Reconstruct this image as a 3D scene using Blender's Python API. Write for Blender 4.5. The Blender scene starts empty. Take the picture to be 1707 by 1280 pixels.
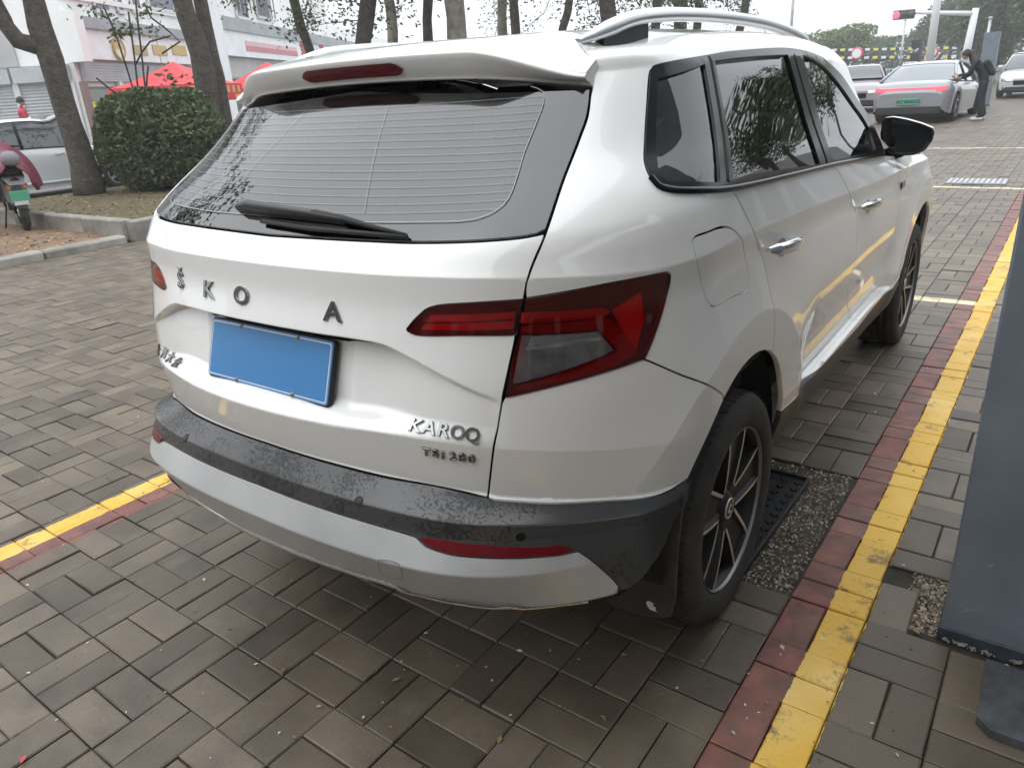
import bpy, bmesh, math, random
import numpy as np
from mathutils import Vector, Matrix, Euler
from mathutils.geometry import delaunay_2d_cdt
R = math.radians
SC = bpy.context.scene
COL = SC.collection

# ------------------------------------------------------------------ camera
IW, IH, FPX = 1707, 1280, 1237.0
CAM = np.array([1.452, -1.777, 1.4454])
YAW, PIT, ROL = .63988, .37735, -.06285
def cam_axes():
    f = np.array([-math.sin(YAW)*math.cos(PIT), math.cos(YAW)*math.cos(PIT), -math.sin(PIT)])
    r = np.array([math.cos(YAW), math.sin(YAW), 0.0]); u = np.cross(r, f)
    c, s = math.cos(ROL), math.sin(ROL)
    return c*r+s*u, -s*r+c*u, f
CR, CU, CF = cam_axes()
cam = bpy.data.cameras.new('camera'); cam.sensor_width = 36; cam.lens = 36*FPX/IW
cam.clip_start = .05; cam.clip_end = 900
camo = bpy.data.objects.new('camera', cam); COL.objects.link(camo)
camo.matrix_world = Matrix(((CR[0], CU[0], -CF[0], CAM[0]), (CR[1], CU[1], -CF[1], CAM[1]), (CR[2], CU[2], -CF[2], CAM[2]), (0, 0, 0, 1)))
SC.camera = camo

# ------------------------------------------------------------------ sky, sun, exposure (bright overcast)
SUN_EL, SUN_AZ = R(55), R(225)
w = bpy.data.worlds.new('World'); SC.world = w; w.use_nodes = True
nt = w.node_tree; nt.nodes.clear()
sky = nt.nodes.new('ShaderNodeTexSky'); sky.sky_type = 'NISHITA'; sky.sun_disc = False
sky.sun_elevation = SUN_EL; sky.sun_rotation = SUN_AZ; sky.air_density = 1.0; sky.dust_density = 4.0; sky.ozone_density = 1.0
hsv = nt.nodes.new('ShaderNodeHueSaturation'); hsv.inputs['Saturation'].default_value = .10
cl = nt.nodes.new('ShaderNodeTexNoise'); cl.inputs['Scale'].default_value = 2.2; cl.inputs['Detail'].default_value = 4
tc = nt.nodes.new('ShaderNodeTexCoord')
mr = nt.nodes.new('ShaderNodeMapRange'); mr.inputs['To Min'].default_value = .84; mr.inputs['To Max'].default_value = 1.16
mixc = nt.nodes.new('ShaderNodeMix'); mixc.data_type = 'RGBA'; mixc.inputs['Factor'].default_value = .80
mixc.inputs['B'].default_value = (13.3, 14.0, 14.8, 1)
mul = nt.nodes.new('ShaderNodeMix'); mul.data_type = 'RGBA'; mul.blend_type = 'MULTIPLY'; mul.inputs['Factor'].default_value = 1
bg = nt.nodes.new('ShaderNodeBackground'); bg.inputs['Strength'].default_value = .10
wo = nt.nodes.new('ShaderNodeOutputWorld')
L = nt.links.new
L(tc.outputs['Generated'], cl.inputs['Vector']); L(cl.outputs['Fac'], mr.inputs['Value'])
L(sky.outputs['Color'], hsv.inputs['Color']); L(hsv.outputs['Color'], mixc.inputs['A'])
L(mixc.outputs['Result'], mul.inputs['A']); L(mr.outputs['Result'], mul.inputs['B'])
sepw = nt.nodes.new('ShaderNodeSeparateXYZ'); L(tc.outputs['Generated'], sepw.inputs[0])
zen = nt.nodes.new('ShaderNodeMapRange'); zen.inputs['From Min'].default_value = 0; zen.inputs['From Max'].default_value = 1; zen.inputs['To Min'].default_value = .80; zen.inputs['To Max'].default_value = 1.65
L(sepw.outputs[2], zen.inputs['Value'])
mul2 = nt.nodes.new('ShaderNodeMix'); mul2.data_type = 'RGBA'; mul2.blend_type = 'MULTIPLY'; mul2.inputs['Factor'].default_value = 1
L(mul.outputs['Result'], mul2.inputs['A']); L(zen.outputs['Result'], mul2.inputs['B'])
L(mul2.outputs['Result'], bg.inputs['Color']); L(bg.outputs['Background'], wo.inputs['Surface'])
sl = bpy.data.lights.new('sun', 'SUN'); sl.energy = .7; sl.angle = R(100); sl.color = (1, .97, .93)
so = bpy.data.objects.new('sun', sl); COL.objects.link(so)
so.rotation_euler = (R(90)-SUN_EL, 0, math.pi-SUN_AZ)
SC.view_settings.view_transform = 'Standard'; SC.view_settings.look = 'None'
SC.view_settings.exposure = .33; SC.view_settings.gamma = 1
SC.view_settings.use_curve_mapping = False
SC.cycles.max_bounces = 8; SC.cycles.transparent_max_bounces = 16; SC.cycles.volume_bounces = 1

# ------------------------------------------------------------------ pixel <-> world helpers
def ray(x, y):
    d = CF+(x-IW/2)/FPX*CR-(y-IH/2)/FPX*CU
    return d/np.linalg.norm(d)
def gnd(x, y, z=0.0):
    d = ray(x, y); return CAM+d*((z-CAM[2])/d[2])
def on_plane(x, y, p0, n):
    d = ray(x, y); p0 = np.array(p0, float); n = np.array(n, float)
    return CAM+d*(((p0-CAM)@n)/(d@n))
def at_dist(x, y, dist):                     # horizontal distance from the camera
    d = ray(x, y); return CAM+d*(dist/math.hypot(d[0], d[1]))
def project(Pts):
    d = np.atleast_2d(Pts)-CAM; w_ = d@CF
    return np.stack([IW/2+FPX*(d@CR)/w_, IH/2-FPX*(d@CU)/w_], 1)

# ------------------------------------------------------------------ object helpers
def tag(o, label=None, cat=None, group=None, kind=None):
    if label: o['label'] = label
    if cat: o['category'] = cat
    if group: o['group'] = group
    if kind: o['kind'] = kind
    return o
def empty(name, loc=(0, 0, 0), rz=0.0, label=None, cat=None, group=None):
    o = bpy.data.objects.new(name, None); COL.objects.link(o); o.empty_display_size = .2
    o.location = loc; o.rotation_euler = (0, 0, rz)
    return tag(o, label, cat, group)
def link(name, me, mat=None, parent=None, loc=None, rot=None):
    o = bpy.data.objects.new(name, me); COL.objects.link(o)
    if mat is not None and len(me.materials) == 0: me.materials.append(mat)
    if parent is not None: o.parent = parent
    if loc is not None: o.location = loc
    if rot is not None: o.rotation_euler = rot
    return o
def copy_tree(o, parent=None):
    c = o.copy(); COL.objects.link(c); c.parent = parent
    for ch in list(o.children): copy_tree(ch, c)
    return c
class MB:
    """collects pieces of one mesh"""
    def __init__(s): s.v = []; s.f = []; s.sm = []; s.mi = []; s.m = 0
    def add(s, vs, fs, smooth=False):
        n = len(s.v); s.v += [tuple(map(float, p)) for p in vs]
        for f in fs: s.f.append(tuple(i+n for i in f)); s.sm.append(smooth); s.mi.append(s.m)
        return s
    def box(s, c, d, rot=None, bev=0.0):
        hx, hy, hz = d[0]/2, d[1]/2, d[2]/2
        if bev <= 0:
            vs = [Vector((x*hx, y*hy, z*hz)) for x in (-1, 1) for y in (-1, 1) for z in (-1, 1)]
            fs = [(0, 1, 3, 2), (4, 6, 7, 5), (0, 4, 5, 1), (2, 3, 7, 6), (0, 2, 6, 4), (1, 5, 7, 3)]
        else:
            b = min(bev, hx*.9, hy*.9, hz*.9); vs = []; fs = []
            bm = bmesh.new(); bmesh.ops.create_cube(bm, size=1)
            for q in bm.verts: q.co = Vector((q.co.x*d[0], q.co.y*d[1], q.co.z*d[2]))
            bmesh.ops.bevel(bm, geom=list(bm.edges), offset=b, segments=1, affect='EDGES')
            bm.verts.index_update(); vs = [q.co.copy() for q in bm.verts]; fs = [[q.index for q in f.verts] for f in bm.faces]; bm.free()
        if rot is not None:
            M = Euler(rot).to_matrix(); vs = [M@q for q in vs]
        return s.add([(q[0]+c[0], q[1]+c[1], q[2]+c[2]) for q in vs], fs)
    def tube(s, pts, rad, n=8, cap=True, smooth=True, up=(0, 0, 1), sq=1.0):
        pts = [Vector(p) for p in pts]; rs = rad if hasattr(rad, '__len__') else [rad]*len(pts)
        vs = []; fs = []; N = len(pts); prev = None
        for i, p in enumerate(pts):
            t = (pts[min(i+1, N-1)]-pts[max(i-1, 0)]).normalized()
            a = prev-t*prev.dot(t) if prev is not None else None
            if a is None or a.length < 1e-4:
                a = t.orthogonal() if abs(t.dot(Vector(up))) > .95 else t.cross(Vector(up))
            a = a.normalized(); prev = a; b = t.cross(a)
            for k in range(n):
                an = 2*math.pi*k/n; vs.append(p+(a*math.cos(an)+b*math.sin(an)*sq)*rs[i])
        for i in range(N-1):
            for k in range(n):
                k2 = (k+1) % n; fs.append((i*n+k, i*n+k2, (i+1)*n+k2, (i+1)*n+k))
        if cap: fs.append(tuple(range(n))[::-1]); fs.append(tuple((N-1)*n+k for k in range(n)))
        return s.add(vs, fs, smooth)
    def lathe(s, prof, n=32, axis='z', c=(0, 0, 0), smooth=True, a0=0, a1=2*math.pi):
        """prof: (radius, height) pairs"""
        vs = []; fs = []; full = abs(a1-a0-2*math.pi) < 1e-6; m = n if full else n+1
        for k in range(m):
            an = a0+(a1-a0)*k/n; ca, sa = math.cos(an), math.sin(an)
            for r_, h in prof:
                p = (r_*ca, r_*sa, h) if axis == 'z' else ((h, r_*ca, r_*sa) if axis == 'x' else (r_*ca, h, r_*sa))
                vs.append((p[0]+c[0], p[1]+c[1], p[2]+c[2]))
        q = len(prof)
        for k in range(n):
            k2 = (k+1) % m
            for j in range(q-1):
                f = (k*q+j, k2*q+j, k2*q+j+1, k*q+j+1); fs.append(f if axis != 'y' else f[::-1])
        return s.add(vs, fs, smooth)
    def grid(s, P, smooth=True, flip=False):
        n, m = len(P), len(P[0]); vs = [p for r_ in P for p in r_]; fs = []
        for i in range(n-1):
            for j in range(m-1):
                f = (i*m+j, i*m+j+1, (i+1)*m+j+1, (i+1)*m+j); fs.append(f[::-1] if flip else f)
        return s.add(vs, fs, smooth)
    def prism(s, poly, h0, h1, M=None, smooth=False):
        """poly: 2D outline (ccw) extruded from h0 to h1 along local z"""
        n = len(poly); vs = [Vector((p[0], p[1], h0)) for p in poly]+[Vector((p[0], p[1], h1)) for p in poly]
        if M is not None: vs = [M@q for q in vs]
        fs = [tuple(range(n))[::-1], tuple(range(n, 2*n))]+[(i, (i+1) % n, n+(i+1) % n, n+i) for i in range(n)]
        return s.add(vs, fs, smooth)
    def mesh(s, name, mats=None):
        me = bpy.data.meshes.new(name); me.from_pydata(s.v, [], s.f)
        if s.f:
            me.polygons.foreach_set('use_smooth', s.sm)
            if max(s.mi) > 0: me.polygons.foreach_set('material_index', s.mi)
        if mats:
            for m in (mats if isinstance(mats, (list, tuple)) else [mats]): me.materials.append(m)
        me.update(); return me
    def build(s, name, mats=None, parent=None, loc=None, rot=None, weighted=False):
        return link(name, s.mesh(name, mats), None, parent, loc, rot)
def subsurf(o, lv=2):
    m = o.modifiers.new('subsurf', 'SUBSURF'); m.levels = lv; m.render_levels = lv
    for p in o.data.polygons: p.use_smooth = True
    return o
def text_mb(txt, size, depth, bold=0.0, sx=1.0):
    cu = bpy.data.curves.new('txt', 'FONT'); cu.body = txt; cu.size = size; cu.extrude = depth; cu.offset = bold
    cu.align_x = 'CENTER'; cu.align_y = 'CENTER'; cu.resolution_u = 3; cu.bevel_depth = min(depth*.3, .0012); cu.bevel_resolution = 0
    ob = bpy.data.objects.new('txt', cu); COL.objects.link(ob)
    dg = bpy.context.evaluated_depsgraph_get(); dg.update(); me = bpy.data.meshes.new_from_object(ob.evaluated_get(dg))
    mb = MB(); mb.add([(v.co.x*sx, v.co.y, v.co.z) for v in me.vertices], [tuple(p.vertices) for p in me.polygons])
    bpy.data.objects.remove(ob); bpy.data.curves.remove(cu); bpy.data.meshes.remove(me)
    return mb
def place_text(txt, size, depth, origin, right, up, name, mat, parent, bold=0.0, sx=1.0):
    mb = text_mb(txt, size, depth, bold, sx)
    r_, u_ = Vector(right).normalized(), Vector(up); u_ = (u_-r_*u_.dot(r_)).normalized(); n_ = r_.cross(u_)
    mb.v = [tuple(Vector(origin)+r_*p[0]+u_*p[1]+n_*p[2]) for p in mb.v]
    return mb.build(name, mat, parent)

# ------------------------------------------------------------------ materials
MATS = {}
def nodes_of(m): return m.node_tree.nodes, m.node_tree.links
def pmat(name, col, rough=.5, metal=0.0, coat=0.0, coat_r=.03, spec=.5, var=0.0, vscale=6.0, bump=0.0, bscale=40.0, trans=0.0, emit=None, estr=0.0, sheen=0.0, col2=None, detail=5.0, rvar=0.0, bdist=.004):
    """principled material with optional noise variation of colour, roughness and fine relief"""
    m = bpy.data.materials.new(name); m.use_nodes = True; nd, lk = nodes_of(m); b = nd['Principled BSDF']
    c = (*col, 1); b.inputs['Base Color'].default_value = c; b.inputs['Roughness'].default_value = rough
    b.inputs['Metallic'].default_value = metal; b.inputs['Coat Weight'].default_value = coat; b.inputs['Coat Roughness'].default_value = coat_r
    b.inputs['Specular IOR Level'].default_value = spec; b.inputs['Transmission Weight'].default_value = trans
    if sheen: b.inputs['Sheen Weight'].default_value = sheen
    if emit: b.inputs['Emission Color'].default_value = (*emit, 1); b.inputs['Emission Strength'].default_value = estr
    co = nd.new('ShaderNodeTexCoord'); src = co.outputs['Object']
    if var > 0 or col2 or rvar:
        n = nd.new('ShaderNodeTexNoise'); n.inputs['Scale'].default_value = vscale; n.inputs['Detail'].default_value = detail; n.inputs['Roughness'].default_value = .6
        lk.new(src, n.inputs['Vector'])
        cr = nd.new('ShaderNodeValToRGB'); e = cr.color_ramp.elements
        a_ = col if col2 else tuple(max(0, x*(1-var)) for x in col); b_ = col2 if col2 else tuple(min(1, x*(1+var)) for x in col)
        e[0].position = .3; e[0].color = (*a_, 1); e[1].position = .7; e[1].color = (*b_, 1)
        lk.new(n.outputs['Fac'], cr.inputs['Fac'])
        if var > 0 or col2: lk.new(cr.outputs['Color'], b.inputs['Base Color'])
        if rvar:
            mp = nd.new('ShaderNodeMapRange'); mp.inputs['From Min'].default_value = .3; mp.inputs['From Max'].default_value = .7
            mp.inputs['To Min'].default_value = max(0, rough-rvar); mp.inputs['To Max'].default_value = min(1, rough+rvar)
            lk.new(n.outputs['Fac'], mp.inputs['Value']); lk.new(mp.outputs['Result'], b.inputs['Roughness'])
    if bump > 0:
        n2 = nd.new('ShaderNodeTexNoise'); n2.inputs['Scale'].default_value = bscale; n2.inputs['Detail'].default_value = 4
        lk.new(src, n2.inputs['Vector'])
        bp = nd.new('ShaderNodeBump'); bp.inputs['Strength'].default_value = bump; bp.inputs['Distance'].default_value = bdist
        lk.new(n2.outputs['Fac'], bp.inputs['Height']); lk.new(bp.outputs['Normal'], b.inputs['Normal'])
    MATS[name] = m; return m
def glass_mat(name, tint, refl=1.0, rough=.01, ior=1.5):
    """thin pane: tinted see-through plus mirror reflection that follows the viewing angle"""
    m = bpy.data.materials.new(name); m.use_nodes = True; nd, lk = nodes_of(m); nd.clear()
    o = nd.new('ShaderNodeOutputMaterial'); t = nd.new('ShaderNodeBsdfTransparent'); t.inputs['Color'].default_value = (*tint, 1)
    g = nd.new('ShaderNodeBsdfGlossy'); g.inputs['Roughness'].default_value = rough; g.inputs['Color'].default_value = (refl, refl, refl, 1)
    f = nd.new('ShaderNodeFresnel'); f.inputs['IOR'].default_value = ior
    mx = nd.new('ShaderNodeMixShader'); lk.new(f.outputs['Fac'], mx.inputs['Fac']); lk.new(t.outputs['BSDF'], mx.inputs[1]); lk.new(g.outputs['BSDF'], mx.inputs[2])
    lk.new(mx.outputs['Shader'], o.inputs['Surface']); MATS[name] = m; return m
# ------------------------------------------------------------------ paving
GP = .2085                                   # basket-weave module
GX0, GY0, GROT = 1.006, -.07, -.010          # grid origin and slight turn of the laying direction
YELLOW = [(1.112, 1.218, -3, 16.0), (-1.468, -1.368, -3, 9.0), (-1.40, 1.12, 3.60, 3.70), (-1.40, 1.20, 8.98, 9.08), (-1.4, 4.0, 14.05, 14.15), (1.2, 4.0, 9.0, 9.1)]
REDP = [(1.004, 1.114, -3, 9.0), (-1.372, -1.262, -3, 3.7)]
def paver_mat(name, far=False):
    m = bpy.data.materials.new(name); m.use_nodes = True; nd, lk = nodes_of(m); b = nd['Principled BSDF']
    geo = nd.new('ShaderNodeNewGeometry'); sep = nd.new('ShaderNodeSeparateXYZ'); lk.new(geo.outputs['Position'], sep.inputs[0])
    def mth(op, a, c=None, clamp=False):
        n = nd.new('ShaderNodeMath'); n.operation = op; n.use_clamp = clamp
        for i, q in enumerate((a, c)):
            if q is None: continue
            if isinstance(q, (int, float)): n.inputs[i].default_value = q
            else: lk.new(q, n.inputs[i])
        return n.outputs[0]
    def noise(scale, detail=4, rough=.6):
        n = nd.new('ShaderNodeTexNoise'); n.inputs['Scale'].default_value = scale; n.inputs['Detail'].default_value = detail; n.inputs['Roughness'].default_value = rough
        lk.new(geo.outputs['Position'], n.inputs['Vector']); return n.outputs['Fac']
    def mixc(f, a, c):
        n = nd.new('ShaderNodeMix'); n.data_type = 'RGBA'
        for k, q in (('Factor', f), ('A', a), ('B', c)):
            if isinstance(q, (int, float)): n.inputs[k].default_value = q
            elif isinstance(q, tuple): n.inputs[k].default_value = (*q, 1)
            else: lk.new(q, n.inputs[k])
        return n.outputs['Result']
    def band(src, lo, hi, soft): 
        n = nd.new('ShaderNodeMapRange'); n.inputs['From Min'].default_value = lo; n.inputs['From Max'].default_value = hi
        lk.new(src, n.inputs['Value']); return n.outputs['Result']
    # stone colour: per-paver tone (attribute) times grain and stains
    at = nd.new('ShaderNodeAttribute'); at.attribute_name = 'tone'; tone = at.outputs['Fac']
    oi = nd.new('ShaderNodeObjectInfo')
    tn = mth('ADD', tone, mth('MULTIPLY', oi.outputs['Random'], 0.0 if far else 1.0))
    n1 = noise(5, 6); n2 = noise(210, 3, .85); n3 = noise(1.1, 3)
    base = mixc(band(n1, .3, .7, 0), (.060, .0475, .0345), (.130, .1035, .0745))
    base = mixc(band(n3, .45, .75, 0), base, (.120, .094, .066))
    gr = nd.new('ShaderNodeMix'); gr.data_type = 'RGBA'; gr.blend_type = 'MULTIPLY'; gr.inputs['Factor'].default_value = 1
    lk.new(base, gr.inputs['A'])
    cmb = nd.new('ShaderNodeCombineColor'); val = mth('MULTIPLY', mth('ADD', .42, mth('MULTIPLY', n2, 1.16)), mth('ADD', .70, mth('MULTIPLY', tn, .60)))
    for i in range(3): lk.new(val, cmb.inputs[i])
    lk.new(cmb.outputs[0], gr.inputs['B']); stone = gr.outputs['Result']
    # light worn spots
    worn = mth('MULTIPLY', band(noise(3.3, 2), .66, .80, 0), band(n2, .2, .8, 0)); stone = mixc(mth('MULTIPLY', worn, .55), stone, (.30, .27, .22))
    # painted strips, with ragged edges and worn-through patches
    ca, sa = math.cos(GROT), math.sin(GROT)
    lx = mth('ADD', mth('MULTIPLY', mth('SUBTRACT', sep.outputs[0], GX0), ca), mth('MULTIPLY', mth('SUBTRACT', sep.outputs[1], GY0), sa))
    ly = mth('SUBTRACT', mth('MULTIPLY', mth('SUBTRACT', sep.outputs[1], GY0), ca), mth('MULTIPLY', mth('SUBTRACT', sep.outputs[0], GX0), sa))
    rag = mth('MULTIPLY', mth('SUBTRACT', noise(22, 3), .5), .022)
    lx = mth('ADD', mth('ADD', lx, GX0), rag); ly = mth('ADD', mth('ADD', ly, GY0), rag)
    def rects(rs):
        acc = None
        for x0, x1, y0, y1 in rs:
            q = mth('MULTIPLY', mth('MULTIPLY', mth('GREATER_THAN', lx, x0), mth('LESS_THAN', lx, x1)), mth('MULTIPLY', mth('GREATER_THAN', ly, y0), mth('LESS_THAN', ly, y1)))
            acc = q if acc is None else mth('MAXIMUM', acc, q)
        return acc
    wear = mth('MULTIPLY', band(noise(7, 5, .75), .54, .62, 0), band(noise(38, 4, .8), .38, .56, 0))
    ym = mth('MULTIPLY', rects(YELLOW), mth('SUBTRACT', 1.0, mth('MULTIPLY', wear, .8)), True)
    wr2 = band(noise(6, 4, .7), .30, .62, 0)
    rm = mth('MULTIPLY', rects(REDP), mth('MULTIPLY', mth('ADD', .42, mth('MULTIPLY', wr2, .5)), mth('ADD', .55, mth('MULTIPLY', n2, .6))), True)
    pn = band(n2, .25, .8, 0)
    stone = mixc(rm, stone, mixc(band(noise(11, 3), .35, .75, 0), (.105, .030, .024), (.33, .095, .075)))
    yel = mixc(pn, (.52, .30, .028), (.74, .46, .065)); yel = mixc(band(noise(2.5, 2), .5, .75, 0), yel, (.74, .52, .17))
    yel = mixc(mth('MULTIPLY', mth('GREATER_THAN', ly, 3.4), mth('LESS_THAN', lx, 1.1)), yel, (.66, .56, .38)); colr = mixc(ym, stone, yel)
    lk.new(colr, b.inputs['Base Color'])
    rg = nd.new('ShaderNodeMapRange'); rg.inputs['To Min'].default_value = .36; rg.inputs['To Max'].default_value = .60; lk.new(n1, rg.inputs['Value'])
    lk.new(rg.outputs['Result'], b.inputs['Roughness']); b.inputs['Specular IOR Level'].default_value = .36
    bp = nd.new('ShaderNodeBump'); bp.inputs['Strength'].default_value = .32; bp.inputs['Distance'].default_value = .002
    lk.new(mth('ADD', mth('MULTIPLY', n2, .8), mth('ADD', mth('MULTIPLY', n1, .8), mth('MULTIPLY', ym, .35))), bp.inputs['Height']); lk.new(bp.outputs['Normal'], b.inputs['Normal'])
    return m
M_PAV = paver_mat('paver_stone')
M_SAND = pmat('joint_sand', (.034, .029, .022), .95, var=.6, vscale=12, bump=.4, bscale=150)
M_GROUND = pmat('asphalt', (.075, .072, .068), .85, var=.3, vscale=3, bump=.4, bscale=120)
gd = MB(); gd.add([(-300, -60, -.030), (300, -60, -.030), (300, 500, -.030), (-300, 500, -.030)], [(0, 1, 2, 3)])
tag(gd.build('ground', M_GROUND), kind='structure')
pav = MB(); pav.add([(-7.62, -6, -.012), (12, -6, -.012), (12, 62, -.012), (-7.62, 62, -.012)], [(0, 1, 2, 3)])
PAVE = tag(pav.build('pavement', M_SAND), 'dark grey basket-weave paving with yellow and red painted bay lines', kind='structure')
# each basket-weave module holds two pavers; direction alternates
HOLES = [(.589, 1.003, .14, .972), (1.290, 1.393, .175, .468), (1.393, 2.3, .160, 1.2)]
def to_world(lx, ly):
    ca, sa = math.cos(GROT), math.sin(GROT)
    return GX0+lx*ca-ly*sa, GY0+lx*sa+ly*ca
rnd = random.Random(4)
JG = .0032
def paver_piece(L_, W_, bev, h=.05):
    """bevelled stone: top sheet, chamfer, sides; origin at the top centre"""
    a, b_ = L_/2, W_/2; a2, b2 = a-bev, b_-bev
    vs = [(-a2, -b2, 0), (a2, -b2, 0), (a2, b2, 0), (-a2, b2, 0), (-a, -b_, -bev*.8), (a, -b_, -bev*.8), (a, b_, -bev*.8), (-a, b_, -bev*.8), (-a, -b_, -h), (a, -b_, -h), (a, b_, -h), (-a, b_, -h)]
    fs = [(0, 1, 2, 3)]+[(4+i, 4+(i+1) % 4, (i+1) % 4, i) for i in range(4)]+[(8+i, 8+(i+1) % 4, 4+(i+1) % 4, 4+i) for i in range(4)]
    return vs, fs
cands = []
ix0, ix1 = int((-7.5-GX0)/GP)-1, int((6.0-GX0)/GP)
for i in range(ix0, ix1):
    for j in range(-26, 125):
        cx, cy = (i+.5)*GP, (j+.5)*GP
        wx, wy = to_world(cx, cy)
        if wx < -7.45: continue
        d0, d1, d2 = wx-CAM[0], wy-CAM[1], -CAM[2]; dep = d0*CF[0]+d1*CF[1]+d2*CF[2]
        near = (wx-CAM[0])**2+(wy-CAM[1])**2 < 49
        if dep < .3 and not near: continue
        p = (-9e3, -9e3) if dep < .3 else (IW/2+FPX*(d0*CR[0]+d1*CR[1]+d2*CR[2])/dep, IH/2-FPX*(d0*CU[0]+d1*CU[1]+d2*CU[2])/dep)
        m_ = 260 if dep < 4 else 120
        m_ = 520 if dep < 9 else 160
        if not near and not (-m_ < p[0] < IW+m_ and -m_ < p[1] < IH+m_): continue
        if dep > 25 or (dep > 15.5 and p[0] < 1380): continue
        along_y = (i+j) % 2 == 0
        for k in (-1, 1):
            if along_y: ox, oy, rz = cx+k*GP/4, cy, math.pi/2
            else: ox, oy, rz = cx, cy+k*GP/4, 0
            x_, y_ = to_world(ox, oy)
            if any(h0 < x_ < h1 and h2 < y_ < h3 for h0, h1, h2, h3 in HOLES): continue
            cands.append((dep, x_, y_, rz, p))
def in_shadow_of_car(x_, y_): return -.75 < x_ < .8 and -.45 < y_ < 3.4
vis = sorted([c for c in cands if 0 < c[4][0] < IW and 0 < c[4][1] < IH and not in_shadow_of_car(c[1], c[2])], key=lambda c: c[0])
single = set(id(c) for c in vis[:298])
pv, pf = paver_piece(GP-JG, GP/2-JG, .0040)
variants = []
for k in range(6):
    me = bpy.data.meshes.new('paver'); r2 = random.Random(k)
    me.from_pydata([(x*(1+r2.uniform(-.006, .006)), y*(1+r2.uniform(-.012, .012)), z+(r2.uniform(-.0012, .0012) if z > -.02 else 0)) for x, y, z in pv], [], pf); me.materials.append(M_PAV)
    a = me.attributes.new('tone', 'FLOAT', 'POINT'); a.data.foreach_set('value', [0.0]*len(pv)); variants.append(me)
far = MB(); ftone = []
for c in cands:
    dep, x_, y_, rz, p = c
    dz = rnd.gauss(0, .0016); tx, ty = rnd.gauss(0, .0035), rnd.gauss(0, .0035); jr = rnd.gauss(0, .007)+GROT
    if id(c) in single:
        o = link('paver', variants[rnd.randrange(6)], None, PAVE, (x_, y_, dz), (tx, ty, rz+jr))
    else:
        M = Matrix.Translation((x_, y_, dz))@Euler((tx, ty, rz+jr)).to_matrix().to_4x4()
        n_ = 8 if abs(dep) > 5 else 12
        far.add([M@Vector(q) for q in pv[:n_]], pf[:1+(n_//4-1)*4]); ftone += [rnd.random()]*n_
fo = far.build('paving_stones', M_PAV, PAVE); fo['kind'] = 'stuff'
a = fo.data.attributes.new('tone', 'FLOAT', 'POINT'); a.data.foreach_set('value', ftone)
# paving too far off to tell the stones apart
fp = MB(); fp.add([(-7.5, 10.6, -.006), (11.9, 10.6, -.006), (11.9, 61, -.006), (-7.5, 61, -.006)], [(0, 1, 2, 3)])
M_PAVF = paver_mat('paver_stone_far', True)
# cut the far sheet under the built stones: it starts behind them
fo2 = fp.build('far_paving', M_PAVF, PAVE); fo2['kind'] = 'stuff'; fo2.location.z = -.004
# gravel in the two bare patches
M_GRAV = [pmat('gravel_%d' % k, c, .85, var=.3, vscale=30) for k, c in enumerate([(.33, .27, .195), (.21, .17, .122), (.46, .39, .29), (.15, .12, .086)])]
def pebble_patch(name, x0, x1, y0, y1, n, seed, zt=-.018, smin=.003, smax=.0085):
    r2 = random.Random(seed); mb = MB()
    for _ in range(n):
        x_, y_ = r2.uniform(x0, x1), r2.uniform(y0, y1); s_ = r2.uniform(smin, smax); mb.m = r2.randrange(4)
        e = Euler((r2.uniform(0, 6), r2.uniform(0, 6), r2.uniform(0, 6))).to_matrix()
        vs = [e@Vector(q) for q in ((s_, 0, 0), (-s_, 0, 0), (0, s_*.8, 0), (0, -s_*.9, 0), (0, 0, s_*.6), (0, 0, -s_*.6))]
        z_ = zt+r2.uniform(-.004, .008)
        mb.add([(v.x+x_, v.y+y_, v.z+z_) for v in vs], [(0, 2, 4), (2, 1, 4), (1, 3, 4), (3, 0, 4), (2, 0, 5), (1, 2, 5), (3, 1, 5), (0, 3, 5)])
    mb.add([(x0, y0, zt-.004), (x1, y0, zt-.004), (x1, y1, zt-.004), (x0, y1, zt-.004)], [(0, 1, 2, 3)])
    o = mb.build(name, M_GRAV); return tag(o, kind='stuff')
g1 = pebble_patch('gravel', .589, 1.003, .14, .972, 8500, 1); tag(g1, 'loose gravel in the gap left by missing pavers beside the rear wheel', 'gravel')
g2 = pebble_patch('gravel', 1.290, 1.395, .175, .468, 2200, 2); tag(g2, 'small gravel patch at the foot of the blue pillar', 'gravel')
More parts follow.
